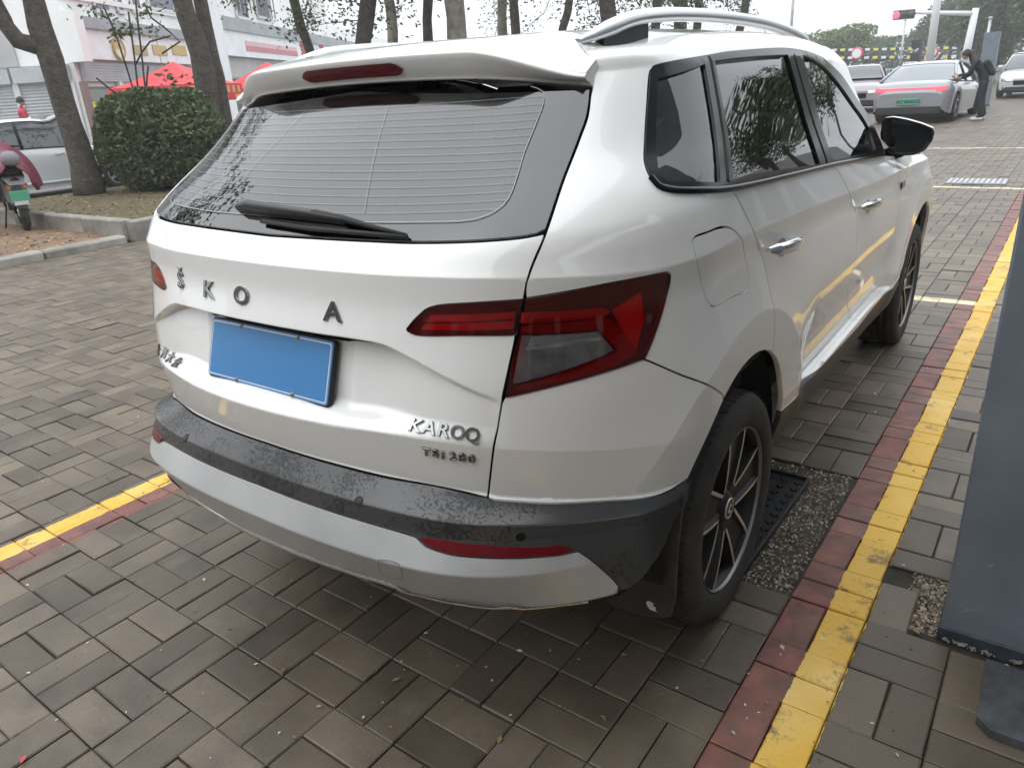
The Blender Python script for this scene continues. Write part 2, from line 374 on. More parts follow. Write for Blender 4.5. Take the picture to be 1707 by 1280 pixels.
# ------------------------------------------------------------------ body surface of the parked SUV
# ---- body surface: rows (bottom to top).  v = nominal height
# name: v, crease, yc, a, c, k(corner blend), H knots(s), X knots(y)
YK=np.array([-.95,-.5,-.2,.2,.7,1.2,1.8,2.3,2.7,3.1,3.6])
SK=np.array([-1.571,-1.25,-.95,-.65,-.35,0,.5,1.0,1.6,2.2,2.65,4.3])
ROWS=[
# v   cr  yc     a     c    k    H                                                                 X
(.30,0,-.800,.250,.00,.36,[.36,.36,.36,.35,.33,.27,.25,.25,.25,.25,.26,.24],[0.8,0.818,0.812,0.782,0.774,0.775,0.776,0.798,0.82,0.82,0.8]),
(.44,1,-.872,.264,-.10,.36,[.420,.420,.422,.42,.40,.33,.32,.31,.31,.31,.33,.36],[0.84,0.863,0.862,0.837,0.829,0.828,0.828,0.843,0.865,0.865,0.84]),
(.53,1,-.912,.120,.30,.36,[0.537,0.531,0.517,0.492,0.47,0.46,0.43,0.42,0.42,0.42,0.45,0.5],[0.86,0.878,0.877,0.87,0.864,0.863,0.862,0.871,0.885,0.885,0.86]),
(.60,1,-.880,.140,.26,.36,[.597,.594,.584,.548,.522,.49,.475,.47,.47,.47,.49,.53],[0.86,0.878,0.877,0.87,0.864,0.863,0.862,0.871,0.885,0.885,0.86]),
(.632,1,-.872,.130,.25,.36,[0.634,0.632,0.619,0.570,0.536,0.53,0.52,0.52,0.52,0.52,0.54,0.58],[0.86,0.876,0.877,0.875,0.871,0.87,0.87,0.878,0.885,0.885,0.86]),
(.67,1,-.831,.268,.13,.36,[0.691,0.682,0.651,0.597,0.563,0.6,0.6,0.6,0.6,0.6,0.62,0.66],[0.86,0.873,0.877,0.875,0.871,0.87,0.87,0.878,0.885,0.885,0.855]),
(.78,1,-.861,.310,.10,.34,[0.806,0.8,0.77,0.718,0.69,0.7,0.72,0.73,0.73,0.73,0.75,0.76],[0.86,0.877,0.88,0.88,0.878,0.878,0.878,0.882,0.888,0.885,0.84]),
(.90,0,-.829,.225,.19,.34,[0.9,0.898,0.89,0.87,0.86,0.86,0.86,0.86,0.85,0.84,0.84,0.83],[0.86,0.876,0.88,0.88,0.878,0.878,0.878,0.882,0.886,0.875,0.8]),
(.99,0,-.797,.172,.24,.34,[0.99,0.99,0.985,0.975,0.975,0.97,0.96,0.945,0.93,0.915,0.905,0.87],[0.855,0.87,0.874,0.874,0.872,0.872,0.872,0.876,0.878,0.86,0.77]),
(1.05,0,-.780,.142,.28,.33,[1.05,1.05,1.05,1.035,1.04,1.03,1.01,0.99,0.97,0.95,0.935,0.9],[0.85,0.865,0.869,0.869,0.867,0.867,0.867,0.87,0.87,0.85,0.75]),
(1.117,1,-.777,.132,.306,.32,[1.117,1.117,1.114,1.094,1.098,1.088,1.066,1.042,1.017,0.995,0.975,0.92],[0.85,0.871,0.877,0.877,0.875,0.875,0.875,0.873,0.865,0.84,0.73]),
(1.18,0,-.718,.080,.36,.30,[1.166,1.172,1.185,1.20,1.215,1.20,1.165,1.135,1.10,1.045,1.02,.94],[0.82,0.8422,0.8488,0.8508,0.8496,0.8485,0.8444,0.8352,0.812,0.771,0.66]),
(1.32,0,-.566,.180,.40,.24,[1.32,1.32,1.32,1.325,1.33,1.325,1.30,1.27,1.22,1.12,1.07,.97],[0.74,0.7746,0.7884,0.7984,0.7998,0.7945,0.7732,0.7346,0.686,0.593,0.5]),
(1.46,1,-.398,.180,.42,.20,[1.46,1.46,1.462,1.468,1.475,1.485,1.488,1.475,1.42,1.25,1.15,1.0],[0.665,0.6862,0.7108,0.7308,0.7376,0.728,0.6904,0.6312,0.572,0.496,0.4]),
(1.525,0,-.33,.120,.20,.20,[1.515,1.513,1.508,1.508,1.515,1.535,1.545,1.528,1.465,1.29,1.18,1.02],[0.61,0.638,0.662,0.682,0.69,0.68,0.64,0.58,0.52,0.44,0.34]),
(1.56,0,-.255,.120,.20,.20,[1.540,1.537,1.530,1.525,1.535,1.556,1.567,1.548,1.485,1.31,1.20,1.03],[0.53,0.56,0.585,0.605,0.612,0.602,0.56,0.5,0.45,0.38,0.3]),
]
RV=np.array([r[0] for r in ROWS]);NR=len(ROWS)
YC=np.array([r[2] for r in ROWS]);AA=np.array([r[3] for r in ROWS]);CC=np.array([r[4] for r in ROWS]);KK=np.array([r[5] for r in ROWS])
def cubtab(xk,yk,xd):
    m=np.gradient(yk,xk); i=np.clip(np.searchsorted(xk,xd)-1,0,len(xk)-2)
    h=xk[i+1]-xk[i]; t=(xd-xk[i])/h
    t2,t3=t*t,t*t*t
    return (2*t3-3*t2+1)*yk[i]+(t3-2*t2+t)*h*m[i]+(-2*t3+3*t2)*yk[i+1]+(t3-t2)*h*m[i+1]
YD=np.linspace(YK[0],YK[-1],900);SD=np.linspace(SK[0],SK[-1],900)
XT=np.array([cubtab(YK,np.array(r[7]),YD) for r in ROWS]);HT=np.array([cubtab(SK,np.array(r[6]),SD) for r in ROWS])
def _w(v):
    v=np.clip(v,RV[0],RV[-1]-1e-9)
    i=np.clip(np.searchsorted(RV,v,side='right')-1,0,NR-2)
    h=RV[i+1]-RV[i];t=(v-RV[i])/h;t2,t3=t*t,t*t*t
    W=np.zeros((len(v),NR));n=np.arange(len(v))
    b0=2*t3-3*t2+1;b1=t3-2*t2+t;b2=-2*t3+3*t2;b3=t3-t2
    W[n,i]+=b0;W[n,i+1]+=b2
    cr=np.array([r[1] for r in ROWS],bool)
    for (bb,j,side) in ((b1*h,i,1),(b3*h,i+1,-1)):
        one=cr[j]|(j==0)|(j==NR-1)
        # one-sided: slope of this interval
        s=np.where(one,bb/h,0);W[n,i+1]+=s;W[n,i]-=s
        jm=np.clip(j-1,0,NR-1);jp=np.clip(j+1,0,NR-1)
        d=np.where(one,1,RV[jp]-RV[jm]);s=np.where(one,0,bb/d)
        W[n,jp]+=s;W[n,jm]-=s
    return W
def wts(v):
    W=0
    for o,g in ((-.0016,.3333),(0,.3334),(.0016,.3333)): W=W+g*_w(v+o)
    return W
def tab(T,x0,x1,x):
    f=np.clip((x-x0)/(x1-x0),0,1)*(T.shape[1]-1);i=np.minimum(f.astype(int),T.shape[1]-2);t=f-i
    return T[:,i]*(1-t)+T[:,i+1]*t     # rows x N
def sst(a,b,x):
    t=np.clip((x-a)/(b-a),0,1);return t*t*(3-2*t)
AX_R,AX_F,WZ=0.0,2.688,.325
def flare(y,z,yw):
    rho=np.hypot(y-yw,z-.30)
    o=np.clip(1-(rho-.588)/.15,0,1)**2*.015
    i=.015-.055*np.clip(.588-rho,0,.2)
    return np.where(rho>.588,o,i)*sst(.30,.36,z)
def side_disp(y,z):
    d=np.where(y<1.35,flare(y,z,AX_R),flare(y,z,AX_F))
    wy=sst(.50,.75,y)*sst(2.12,2.0,y)
    return d-.036*wy*sst(.450,.466,z)*sst(.82,.54,z)
CY0,CY1=.2,2.85
def smin(a,b,k):
    h=np.clip(.5+.5*(b-a)/k,0,1);return b*(1-h)+a*h-k*h*(1-h)
def F(s,v,disp=True):
    s=np.atleast_1d(np.asarray(s,float));v=np.atleast_1d(np.asarray(v,float))
    s,v=np.broadcast_arrays(s,v);s=s.copy();v=v.copy()
    mir=s<-math.pi/2;s=np.where(mir,-math.pi-s,s)
    W=wts(v);yc,a,c,k=W@YC,W@AA,W@CC,W@KK
    z=(W*tab(HT,SK[0],SK[-1],s).T).sum(1)
    out=np.zeros((len(s),3));out[:,2]=z
    ln=CY1-CY0
    rear=s<0;mid=(s>=0)&(s<=ln);fr=s>ln
    def XS(y,m): 
        x=(W[m]*tab(XT,YK[0],YK[-1],y).T).sum(1)
        return x+(side_disp(y,z[m]) if disp else 0)
    if mid.any():
        y=CY0+s[mid];out[mid,1]=y;out[mid,0]=XS(y,mid)
    if rear.any():
        th=s[rear];cx,sy=np.cos(th),np.sin(th)
        lo=np.full(len(th),.3);hi=np.full(len(th),1.6)
        for _ in range(25):
            r=(lo+hi)/2;x=r*cx;y=CY0+r*sy
            g=smin(y-(yc[rear]+a[rear]*x*x+c[rear]*np.minimum(x,.95)**4),XS(y,rear)-x,k[rear])
            ins=g>0;lo=np.where(ins,r,lo);hi=np.where(ins,hi,r)
        r=(lo+hi)/2;x=r*cx;y=CY0+r*sy
        if disp: y=y+recess(x,z[rear])
        out[rear,0]=x;out[rear,1]=y
    if fr.any():
        th=s[fr]-ln;cx,sy=np.cos(th),np.sin(th)
        lo=np.full(len(th),.2);hi=np.full(len(th),1.6)
        yf=np.interp(v[fr],[.3,.5,.7,.95,1.1,1.2,1.6],[3.50,3.56,3.56,3.50,3.40,3.2,2.8])
        for _ in range(25):
            r=(lo+hi)/2;x=r*cx;y=CY1+r*sy
            g=smin((yf-.25*x*x-.2*x**4)-y,XS(y,fr)-x,.35)
            ins=g>0;lo=np.where(ins,r,lo);hi=np.where(ins,hi,r)
        r=(lo+hi)/2;out[fr,0]=r*cx;out[fr,1]=CY1+r*sy
    out[mir,0]*=-1
    return out
# crease of the number-plate recess: z of the overhang edge as function of |x|
CRX=[0,.2,.33,.374,.42,.5,.624,.7];CRZ=[.984,.983,.981,.978,.965,.932,.880,.85]
CRT=cubtab(np.array(CRX),np.array(CRZ),np.linspace(0,.7,300))[None,:]
def recess(x,z):
    ax=np.abs(x)
    zc=tab(CRT,0,.7,ax)[0];zd=np.interp(ax,[0,.26,.36,.62],[.797,.796,.798,.788])
    dep=.047*sst(.635,.30,ax)+.004*sst(.64,.6,ax)
    t=(zc-z)
    up=sst(0,.016,t)
    lo=sst(-.004,.034,z-zd)
    pocket=.007*sst(.275,.245,ax)*sst(.815,.835,z)*sst(.978,.960,z)
    return dep*up*lo+pocket
def FN(s,v,e=.0011):
    p=F(s,v);ds=F(s+e,v)-F(s-e,v);dv=F(s,v+e)-F(s,v-e)
    n=np.cross(ds,dv);n/=np.linalg.norm(n,axis=1)[:,None]+1e-12
    return p,n
# ------------------------------------------------------------------ tracing photo outlines onto the body surface
_ts = np.concatenate([np.linspace(-math.pi/2-.9, -.25, 120), np.linspace(-.24, 2.9, 150)]); _tv = np.linspace(.31, 1.555, 130)
TGS, TGV = np.meshgrid(_ts, _tv); TG3 = F(TGS.ravel(), TGV.ravel()).reshape(len(_tv), len(_ts), 3)
TG2 = project(TG3.reshape(-1, 3)).reshape(len(_tv), len(_ts), 2); TGD = np.linalg.norm(TG3-CAM, axis=2)
_n = np.cross(TG3[1:-1, 2:]-TG3[1:-1, :-2], TG3[2:, 1:-1]-TG3[:-2, 1:-1]); TGF = np.zeros(TGD.shape, bool)
TGF[1:-1, 1:-1] = (_n*(CAM-TG3[1:-1, 1:-1])).sum(2) > 0
def trace(pts):
    q = []
    for x, y in pts:
        d = ((TG2-np.array([x, y]))**2).sum(2); d = np.where(TGF, d, 1e9); c = d < max(64, d.min()*1.3)
        md = np.where(c, TGD, 1e9).min(); dd = np.where(c & (TGD < md+.5), d, 1e12)
        j = np.unravel_index(np.argmin(dd), d.shape); q.append((TGS[j], TGV[j]))
    q = np.array(q); T = np.array(pts, float); e = 2e-4
    for _ in range(14):
        f0 = project(F(q[:, 0], q[:, 1]))-T
        fs = (project(F(q[:, 0]+e, q[:, 1]))-T-f0)/e; fv = (project(F(q[:, 0], q[:, 1]+e))-T-f0)/e
        det = fs[:, 0]*fv[:, 1]-fs[:, 1]*fv[:, 0]; det = np.where(abs(det) < 1e-3, 1e-3, det)
        st = np.stack([(f0[:, 0]*fv[:, 1]-f0[:, 1]*fv[:, 0])/det, (fs[:, 0]*f0[:, 1]-fs[:, 1]*f0[:, 0])/det], 1)
        q = q-np.clip(st, -.03, .03)
    return [tuple(p) for p in q]
def crom(pts, step=.012, closed=False):
    """smooth curve through points, evenly resampled"""
    P_ = [np.array(p, float) for p in pts]; n = len(P_); out = []
    segs = n if closed else n-1
    for i in range(segs):
        p1, p2 = P_[i], P_[(i+1) % n]
        p0 = P_[(i-1) % n] if (closed or i > 0) else 2*p1-p2
        p3 = P_[(i+2) % n] if (closed or i < n-2) else 2*p2-p1
        l = np.linalg.norm(p2-p1); k = max(1, int(l/step))
        t0 = 0; t1 = max(np.linalg.norm(p1-p0), 1e-5)**.5; t2 = t1+max(l, 1e-5)**.5; t3 = t2+max(np.linalg.norm(p3-p2), 1e-5)**.5
        for a in range(k):
            t = t1+(t2-t1)*a/k
            A1 = (t1-t)/(t1-t0)*p0+(t-t0)/(t1-t0)*p1; A2 = (t2-t)/(t2-t1)*p1+(t-t1)/(t2-t1)*p2; A3 = (t3-t)/(t3-t2)*p2+(t-t2)/(t3-t2)*p3
            B1 = (t2-t)/(t2-t0)*A1+(t-t0)/(t2-t0)*A2; B2 = (t3-t)/(t3-t1)*A2+(t-t1)/(t3-t1)*A3
            out.append(tuple((t2-t)/(t2-t1)*B1+(t-t1)/(t2-t1)*B2))
    if not closed: out.append(tuple(P_[-1]))
    return out
def lin(pts, step=.012):
    out = []
    for a, b in zip(pts[:-1], pts[1:]):
        k = max(1, int(math.dist(a, b)/step)); out += [(a[0]+(b[0]-a[0])*i/k, a[1]+(b[1]-a[1])*i/k) for i in range(k)]
    return out+[tuple(pts[-1])]
def area2(p): return sum(p[i][0]*p[(i+1) % len(p)][1]-p[(i+1) % len(p)][0]*p[i][1] for i in range(len(p)))
def clean(poly, eps=.0025):
    out = []
    for p in poly:
        if not out or math.dist(p, out[-1]) > eps: out.append(tuple(p))
    while len(out) > 3 and math.dist(out[0], out[-1]) < eps: out.pop()
    return out if area2(out) > 0 else out[::-1]
def inset(poly, d):
    """move a ccw outline inwards by d"""
    n = len(poly); out = []
    for i in range(n):
        a, b, c = np.array(poly[i-1]), np.array(poly[i]), np.array(poly[(i+1) % n])
        e1 = (b-a)/max(np.linalg.norm(b-a), 1e-9); e2 = (c-b)/max(np.linalg.norm(c-b), 1e-9)
        n1 = np.array([-e1[1], e1[0]]); n2 = np.array([-e2[1], e2[0]]); m = n1+n2; l = np.linalg.norm(m)
        m = n1 if l < .2 else m/l; k = max(.4, m@n1)
        out.append(tuple(b+m*d/k))
    return out
def pip(poly, Q):
    x, y = Q[:, 0], Q[:, 1]; ins = np.zeros(len(Q), bool); n = len(poly); P_ = np.array(poly)
    for i in range(n):
        x1, y1 = P_[i]; x2, y2 = P_[(i+1) % n]
        if y1 == y2: continue
        c = ((y1 > y) != (y2 > y)) & (x < (x2-x1)*(y-y1)/(y2-y1)+x1); ins ^= c
    return ins
def dist_to(poly, Q):
    P_ = np.array(poly); best = np.full(len(Q), 9.0)
    for i in range(len(P_)):
        a, b = P_[i], P_[(i+1) % len(P_)]; e = b-a; l = e@e
        t = np.clip(((Q-a)@e)/max(l, 1e-12), 0, 1); best = np.minimum(best, np.linalg.norm(Q-(a+t[:, None]*e), axis=1))
    return best
CREASES = [r_[0] for r_ in ROWS if r_[1]]
def panel(name, poly, mats, parent, holes=(), gap=.0022, off=0.0, grid=.017, skirt=.016, lines=(), mirror=True, surf=None, hgap=None):
    """one body panel cut out of the surface; returns right-hand and mirrored left-hand objects"""
    poly = clean(poly)
    if gap: poly = clean(inset(poly, gap))
    hs = []
    for h in holes:
        h = clean(h); hs.append(clean(inset(h, -(gap if hgap is None else hgap))))
    A = np.array(poly); lo, hi = A.min(0), A.max(0)
    lv = list(np.arange(lo[1], hi[1], grid*1.15))
    for c in CREASES:
        lv = [q for q in lv if abs(q-c) > .008]+[c-.0065, c-.0026, c, c+.0026, c+.0065]
    pts = []
    for v_ in sorted(lv):
        if lo[1] < v_ < hi[1]:
            ss = np.arange(lo[0], hi[0], grid); pts += [(s_, v_) for s_ in ss+(hash(round(v_, 4)) % 2)*.0]
    for ln in lines: pts += list(ln)
    Q = np.array(pts) if pts else np.zeros((0, 2))
    if len(Q):
        ok = pip(poly, Q) & (dist_to(poly, Q) > grid*.3)
        for h in hs: ok &= ~pip(h, Q) & (dist_to(h, Q) > grid*.3)
        Q = Q[ok]
    vs = [Vector(p) for p in poly]; ed = [(i, (i+1) % len(poly)) for i in range(len(poly))]; loops = [list(range(len(poly)))]
    for h in hs:
        n = len(vs); vs += [Vector(p) for p in h]; ed += [(n+i, n+(i+1) % len(h)) for i in range(len(h))]; loops.append([n+i for i in range(len(h))][::-1])
    nb = len(vs); vs += [Vector((float(a), float(b))) for a, b in Q]
    ov, oe, of, orv, _, _ = delaunay_2d_cdt(vs, ed, [], 0, 1e-7)
    P2 = np.array([(p.x, p.y) for p in ov]); tri = np.array([t for t in of]); ce = P2[tri].mean(1)
    keep = pip(poly, ce)
    for h in hs: keep &= ~pip(h, ce)
    tri = tri[keep]
    P3, N3 = (surf or FN)(P2[:, 0], P2[:, 1]); P3 = P3+N3*off
    cr = np.cross(P3[tri[:, 1]]-P3[tri[:, 0]], P3[tri[:, 2]]-P3[tri[:, 0]]); fl = (cr*N3[tri[:, 0]]).sum(1) < 0
    tri[fl] = tri[fl][:, ::-1]
    remap = {}
    for i, o_ in enumerate(orv):
        for k in o_: remap[k] = i
    verts = [tuple(p) for p in P3]; norms = [tuple(p) for p in N3]; faces = [tuple(int(x) for x in t) for t in tri]
    if skirt:
        for lp in loops:
            n = len(lp); i0 = len(verts)
            idx = [remap.get(k, None) for k in lp]
            if any(k is None for k in idx): continue
            for q, k in enumerate(idx):
                a, b = P3[idx[q-1]], P3[idx[(q+1) % n]]; t = (b-a)/max(np.linalg.norm(b-a), 1e-9); o_ = np.cross(t, N3[k])
                for d_ in (0.0, skirt): verts.append(tuple(P3[k]-N3[k]*d_)); norms.append(tuple(o_ if d_ else (o_*.7+N3[k]*.7)))
            for q in range(n):
                q2 = (q+1) % n; faces.append((i0+2*q, i0+2*q+1, i0+2*q2+1, i0+2*q2))
    def mk(sg):
        me = bpy.data.meshes.new(name)
        vv = [(v[0]*sg, v[1], v[2]) for v in verts]; ff = faces if sg > 0 else [f[::-1] for f in faces]
        me.from_pydata(vv, [], ff); me.polygons.foreach_set('use_smooth', [True]*len(ff))
        me.normals_split_custom_set_from_vertices([(n[0]*sg, n[1], n[2]) for n in norms])
        for m in (mats if isinstance(mats, (list, tuple)) else [mats]): me.materials.append(m)
        return me
    par = parent if isinstance(parent, (list, tuple)) else (parent, parent)
    a = link(name, mk(1), None, par[0])
    return (a, link(name, mk(-1), None, par[1])) if mirror else a
def sv_mirror(pts): return [(-math.pi-s_, v_) for s_, v_ in pts][::-1]

# ------------------------------------------------------------------ materials of the SUV
def paint_mat(name, col, droplets=True, rough=.32):
    m = bpy.data.materials.new(name); m.use_nodes = True; nd, lk = nodes_of(m); b = nd['Principled BSDF']
    b.inputs['Roughness'].default_value = rough; b.inputs['Coat Weight'].default_value = 1; b.inputs['Coat Roughness'].default_value = .025; b.inputs['Coat IOR'].default_value = 1.5
    b.inputs['Specular IOR Level'].default_value = .3
    co = nd.new('ShaderNodeTexCoord'); geo = nd.new('ShaderNodeNewGeometry')
    n = nd.new('ShaderNodeTexNoise'); n.inputs['Scale'].default_value = 2.5; n.inputs['Detail'].default_value = 6; lk.new(co.outputs['Object'], n.inputs['Vector'])
    # road film near the sills and wheel arches
    sp = nd.new('ShaderNodeSeparateXYZ'); lk.new(co.outputs['Object'], sp.inputs[0])
    mr_ = nd.new('ShaderNodeMapRange'); mr_.inputs['From Min'].default_value = .30; mr_.inputs['From Max'].default_value = .95; mr_.inputs['To Min'].default_value = .75; mr_.inputs['To Max'].default_value = .0; lk.new(sp.outputs[2], mr_.inputs['Value'])
    mu = nd.new('ShaderNodeMath'); mu.operation = 'MULTIPLY'; lk.new(mr_.outputs['Result'], mu.inputs[0]); lk.new(n.outputs['Fac'], mu.inputs[1])
    mx = nd.new('ShaderNodeMix'); mx.data_type = 'RGBA'; mx.inputs['A'].default_value = (*col, 1); mx.inputs['B'].default_value = (col[0]*.72, col[1]*.69, col[2]*.62, 1)
    lk.new(mu.outputs[0], mx.inputs['Factor']); lk.new(mx.outputs['Result'], b.inputs['Base Color'])
    if droplets:
        vo = nd.new('ShaderNodeTexVoronoi'); vo.inputs['Scale'].default_value = 55; vo.inputs['Randomness'].default_value = 1; lk.new(co.outputs['Object'], vo.inputs['Vector'])
        n2 = nd.new('ShaderNodeTexNoise'); n2.inputs['Scale'].default_value = 9; lk.new(co.outputs['Object'], n2.inputs['Vector'])
        # drop radius differs from cell to cell; only few cells carry one
        rr = nd.new('ShaderNodeMapRange'); rr.inputs['From Min'].default_value = .70; rr.inputs['From Max'].default_value = 1.0; rr.inputs['To Min'].default_value = 0; rr.inputs['To Max'].default_value = .30
        lk.new(vo.outputs['Color'], rr.inputs['Value'])
        sb = nd.new('ShaderNodeMath'); sb.operation = 'SUBTRACT'; sb.use_clamp = True; lk.new(rr.outputs['Result'], sb.inputs[0]); lk.new(vo.outputs['Distance'], sb.inputs[1])
        mt = nd.new('ShaderNodeMath'); mt.operation = 'POWER'; mt.inputs[1].default_value = .5; lk.new(sb.outputs[0], mt.inputs[0])
        bp = nd.new('ShaderNodeBump'); bp.inputs['Strength'].default_value = .8; bp.inputs['Distance'].default_value = .006; lk.new(mt.outputs[0], bp.inputs['Height'])
        lk.new(bp.outputs['Normal'], b.inputs['Coat Normal'])
    return m
M_WHITE = paint_mat('white_paint', (.80, .793, .772))
M_CHROME = pmat('chrome', (.72, .72, .72), .10, metal=1.0)
M_SATIN = pmat('satin_rail', (.62, .63, .64), .28, metal=.85)
M_TRIMB = pmat('gloss_black_trim', (.008, .008, .009), .16, spec=.22)
M_RUB = pmat('rubber', (.016, .016, .016), .75)
M_DARK = pmat('dark_cavity', (.006, .006, .006), .9)
M_SILV = pmat('silver_bumper', (.42, .42, .415), .38, metal=.30, coat=.35, coat_r=.12, var=.10, vscale=4, rvar=.06)
M_PLATE = pmat('plate_blue', (.047, .205, .46), .35, coat=.4)
M_PLW = pmat('plate_white', (.7, .72, .75), .4)
def plastic_bumper():
    m = pmat('bumper_plastic', (.030, .031, .033), .42, bump=.25, bscale=600, bdist=.0008); nd, lk = nodes_of(m); b = nd['Principled BSDF']
    co = nd.new('ShaderNodeTexCoord'); geo = nd.new('ShaderNodeNewGeometry'); sp = nd.new('ShaderNodeSeparateXYZ'); lk.new(geo.outputs['Normal'], sp.inputs[0])
    # wet film with dried speckles on the ledge
    a = nd.new('ShaderNodeTexNoise'); a.inputs['Scale'].default_value = 6; a.inputs['Detail'].default_value = 3; lk.new(co.outputs['Object'], a.inputs['Vector'])
    d = nd.new('ShaderNodeTexNoise'); d.inputs['Scale'].default_value = 150; d.inputs['Detail'].default_value = 3; lk.new(co.outputs['Object'], d.inputs['Vector'])
    ad = nd.new('ShaderNodeMath'); ad.operation = 'MULTIPLY_ADD'; ad.inputs[1].default_value = .9; lk.new(a.outputs['Fac'], ad.inputs[0]); lk.new(d.outputs['Fac'], ad.inputs[2])
    mr_ = nd.new('ShaderNodeMapRange'); mr_.inputs['From Min'].default_value = .985; mr_.inputs['From Max'].default_value = 1.03; mr_.inputs['To Min'].default_value = .17; mr_.inputs['To Max'].default_value = .45; lk.new(ad.outputs[0], mr_.inputs['Value'])
    lk.new(mr_.outputs['Result'], b.inputs['Roughness'])
    cr = nd.new('ShaderNodeMapRange'); cr.inputs['From Min'].default_value = .985; cr.inputs['From Max'].default_value = 1.03; cr.inputs['To Min'].default_value = .046; cr.inputs['To Max'].default_value = .014; lk.new(ad.outputs[0], cr.inputs['Value'])
    cc = nd.new('ShaderNodeCombineColor'); [lk.new(cr.outputs['Result'], cc.inputs[i]) for i in range(3)]; lk.new(cc.outputs[0], b.inputs['Base Color'])
    return m
M_BLK = plastic_bumper()
M_CLAD = pmat('sill_plastic', (.028, .027, .025), .5, var=.25, vscale=8)
M_GLASS_R = glass_mat('rear_glass', (.08, .09, .095), .96, ior=1.86)
M_GLASS_S = glass_mat('side_glass', (.07, .08, .08), 1.0, ior=1.68)
M_FRIT = pmat('glass_frit', (.010, .010, .011), .5)
M_WIRE = pmat('heater_wire', (.27, .285, .295), .5)
M_REDL = glass_mat('red_lens', (.95, .085, .105), 1.0, rough=.02, ior=1.5)
M_CLRL = glass_mat('clear_lens', (.92, .92, .92), 1.0, rough=.02, ior=1.5)
M_REDIN = pmat('red_reflector', (.80, .02, .03), .25, coat=.5, bump=.5, bscale=260, bdist=.002)
M_REDDK = pmat('lamp_housing', (.10, .010, .013), .35)
M_LCHR = pmat('lamp_chrome', (.55, .55, .55), .2, metal=.9, bump=.4, bscale=120, bdist=.003)
M_REFL = pmat('rear_reflector', (.11, .004, .007), .22, spec=.3)
M_TYRE = pmat('tyre_rubber', (.024, .0225, .0205), .80, var=.55, vscale=9, bump=.3, bscale=90, bdist=.002)
M_RIMD = pmat('rim_dark', (.010, .010, .011), .48, spec=.3)
M_RIMS = pmat('rim_cut', (.60, .60, .60), .42, metal=.75)
M_SEAT = pmat('seat_fabric', (.03, .03, .032), .85)

# ------------------------------------------------------------------ SUV: outlines traced from the photograph
SUV = empty('suv', (0, 0, 0), 0, 'white compact SUV with blue rear number plate and black lower bumper, parked on grey pavers', 'car')
gap_px = [(986, 145), (981, 190), (965, 236), (940, 300), (908, 394), (881, 462), (874, 495), (858, 570), (838, 662), (824, 740), (813, 829)]
T_gap = trace(gap_px); g_full = crom(T_gap)
T_gapU, T_gapL = crom(T_gap[:5]), crom(T_gap[4:])
gap_at = lambda v_: float(np.interp(v_, [q[1] for q in T_gap[::-1]], [q[0] for q in T_gap[::-1]]))
C0 = -math.pi/2
rowA = sorted(trace([(480, 395), (539, 398.4), (620, 402.5), (700, 405.2), (808, 402), (880, 395)]))
rowA = [(C0, rowA[0][1])]+[q for q in rowA if q[0] > C0+.06 and q[0] < T_gap[4][0]-.01]
rowE = sorted(trace([(474, 749), (549, 772), (640, 795), (740, 813)]))
rowE = [(C0, rowE[0][1])]+[q for q in rowE if q[0] > C0+.06]+[T_gap[-1]]
topA = (gap_at(rowA[-1][1]+.002), rowA[-1][1]+.003)
A_half = crom(rowA+[topA]); E_half = crom(rowE)
# tailgate
gapmid = crom([topA]+[q for q in T_gap if q[1] < topA[1]-.02])
in_l = trace([(872.5, 498), (861.5, 557), (854, 559.5), (775, 560), (690, 558.5), (679, 553), (677, 548), (688, 534), (709, 514.5), (730, 508), (800, 503)])
out_l = trace([(876.5, 497.5), (947.5, 485.6), (1015, 472.5), (1085, 459), (1112, 453.5), (1118, 458), (1117, 470), (1107, 510), (1090, 562.5), (1075, 598), (1015, 619), (921, 645), (842, 663.5), (851, 607.5), (866, 557)])
tail_poly = gapmid+E_half[::-1]+sv_mirror(E_half)[::-1]+sv_mirror(gapmid)[::-1][::-1] if False else None
right_edge = gapmid                                   # top -> bottom
bottom = E_half[::-1]                                 # right -> centre
half_bt = right_edge+bottom[1:]
tail_poly = A_half[:-1]+half_bt[:-1]+sv_mirror(A_half[:-1]+half_bt[:-1])[0:]
in_l_gapmatched = in_l
inl_c = clean(lin(in_l[:3])+crom(in_l[2:9])[1:]+crom(in_l[8:]+[in_l[0]])[1:])
crz = [(s_, None) for s_ in ()]
# points hugging the overhang edge of the number-plate recess
lines = []
_sx = np.linspace(C0-1.0, C0+1.0, 170); _p = F(_sx, np.full_like(_sx, .95))
# the surface height differs a little from v: shift the lines so that z matches
def z_to_v(s_, z_):
    v_ = np.array(z_, float).copy(); s_ = np.array(s_, float)
    for _ in range(6): v_ -= (F(s_, v_)[:, 2]-z_)
    return v_
crease_d = (-.008, -.003, .0, .003, .006, .009, .012, .015, .019)
lines = [[(float(a), zz) for a in _sx] for zz in (.780, .786, .792, .798, .804, .810, .816, .822, .828, .836)]
lines = [list(zip([a for a, b in l], z_to_v([a for a, b in l], [b for a, b in l]))) for l in lines]
_sx = np.linspace(C0-1.0, C0+1.0, 260)
for d_ in crease_d:
    v_ = np.full_like(_sx, .95)
    for _ in range(30):
        q = F(_sx, v_); v_ = v_-.7*(q[:, 2]-(tab(CRT, 0, .7, np.abs(q[:, 0]))[0]-d_))
    lines.append(list(zip(_sx, v_)))
lines = [[(float(a), float(b)) for a, b in l] for l in lines]
TAIL = panel('tailgate', tail_poly, M_WHITE, SUV, holes=[inl_c, sv_mirror(inl_c)], lines=lines, mirror=False, grid=.014, hgap=.0005)
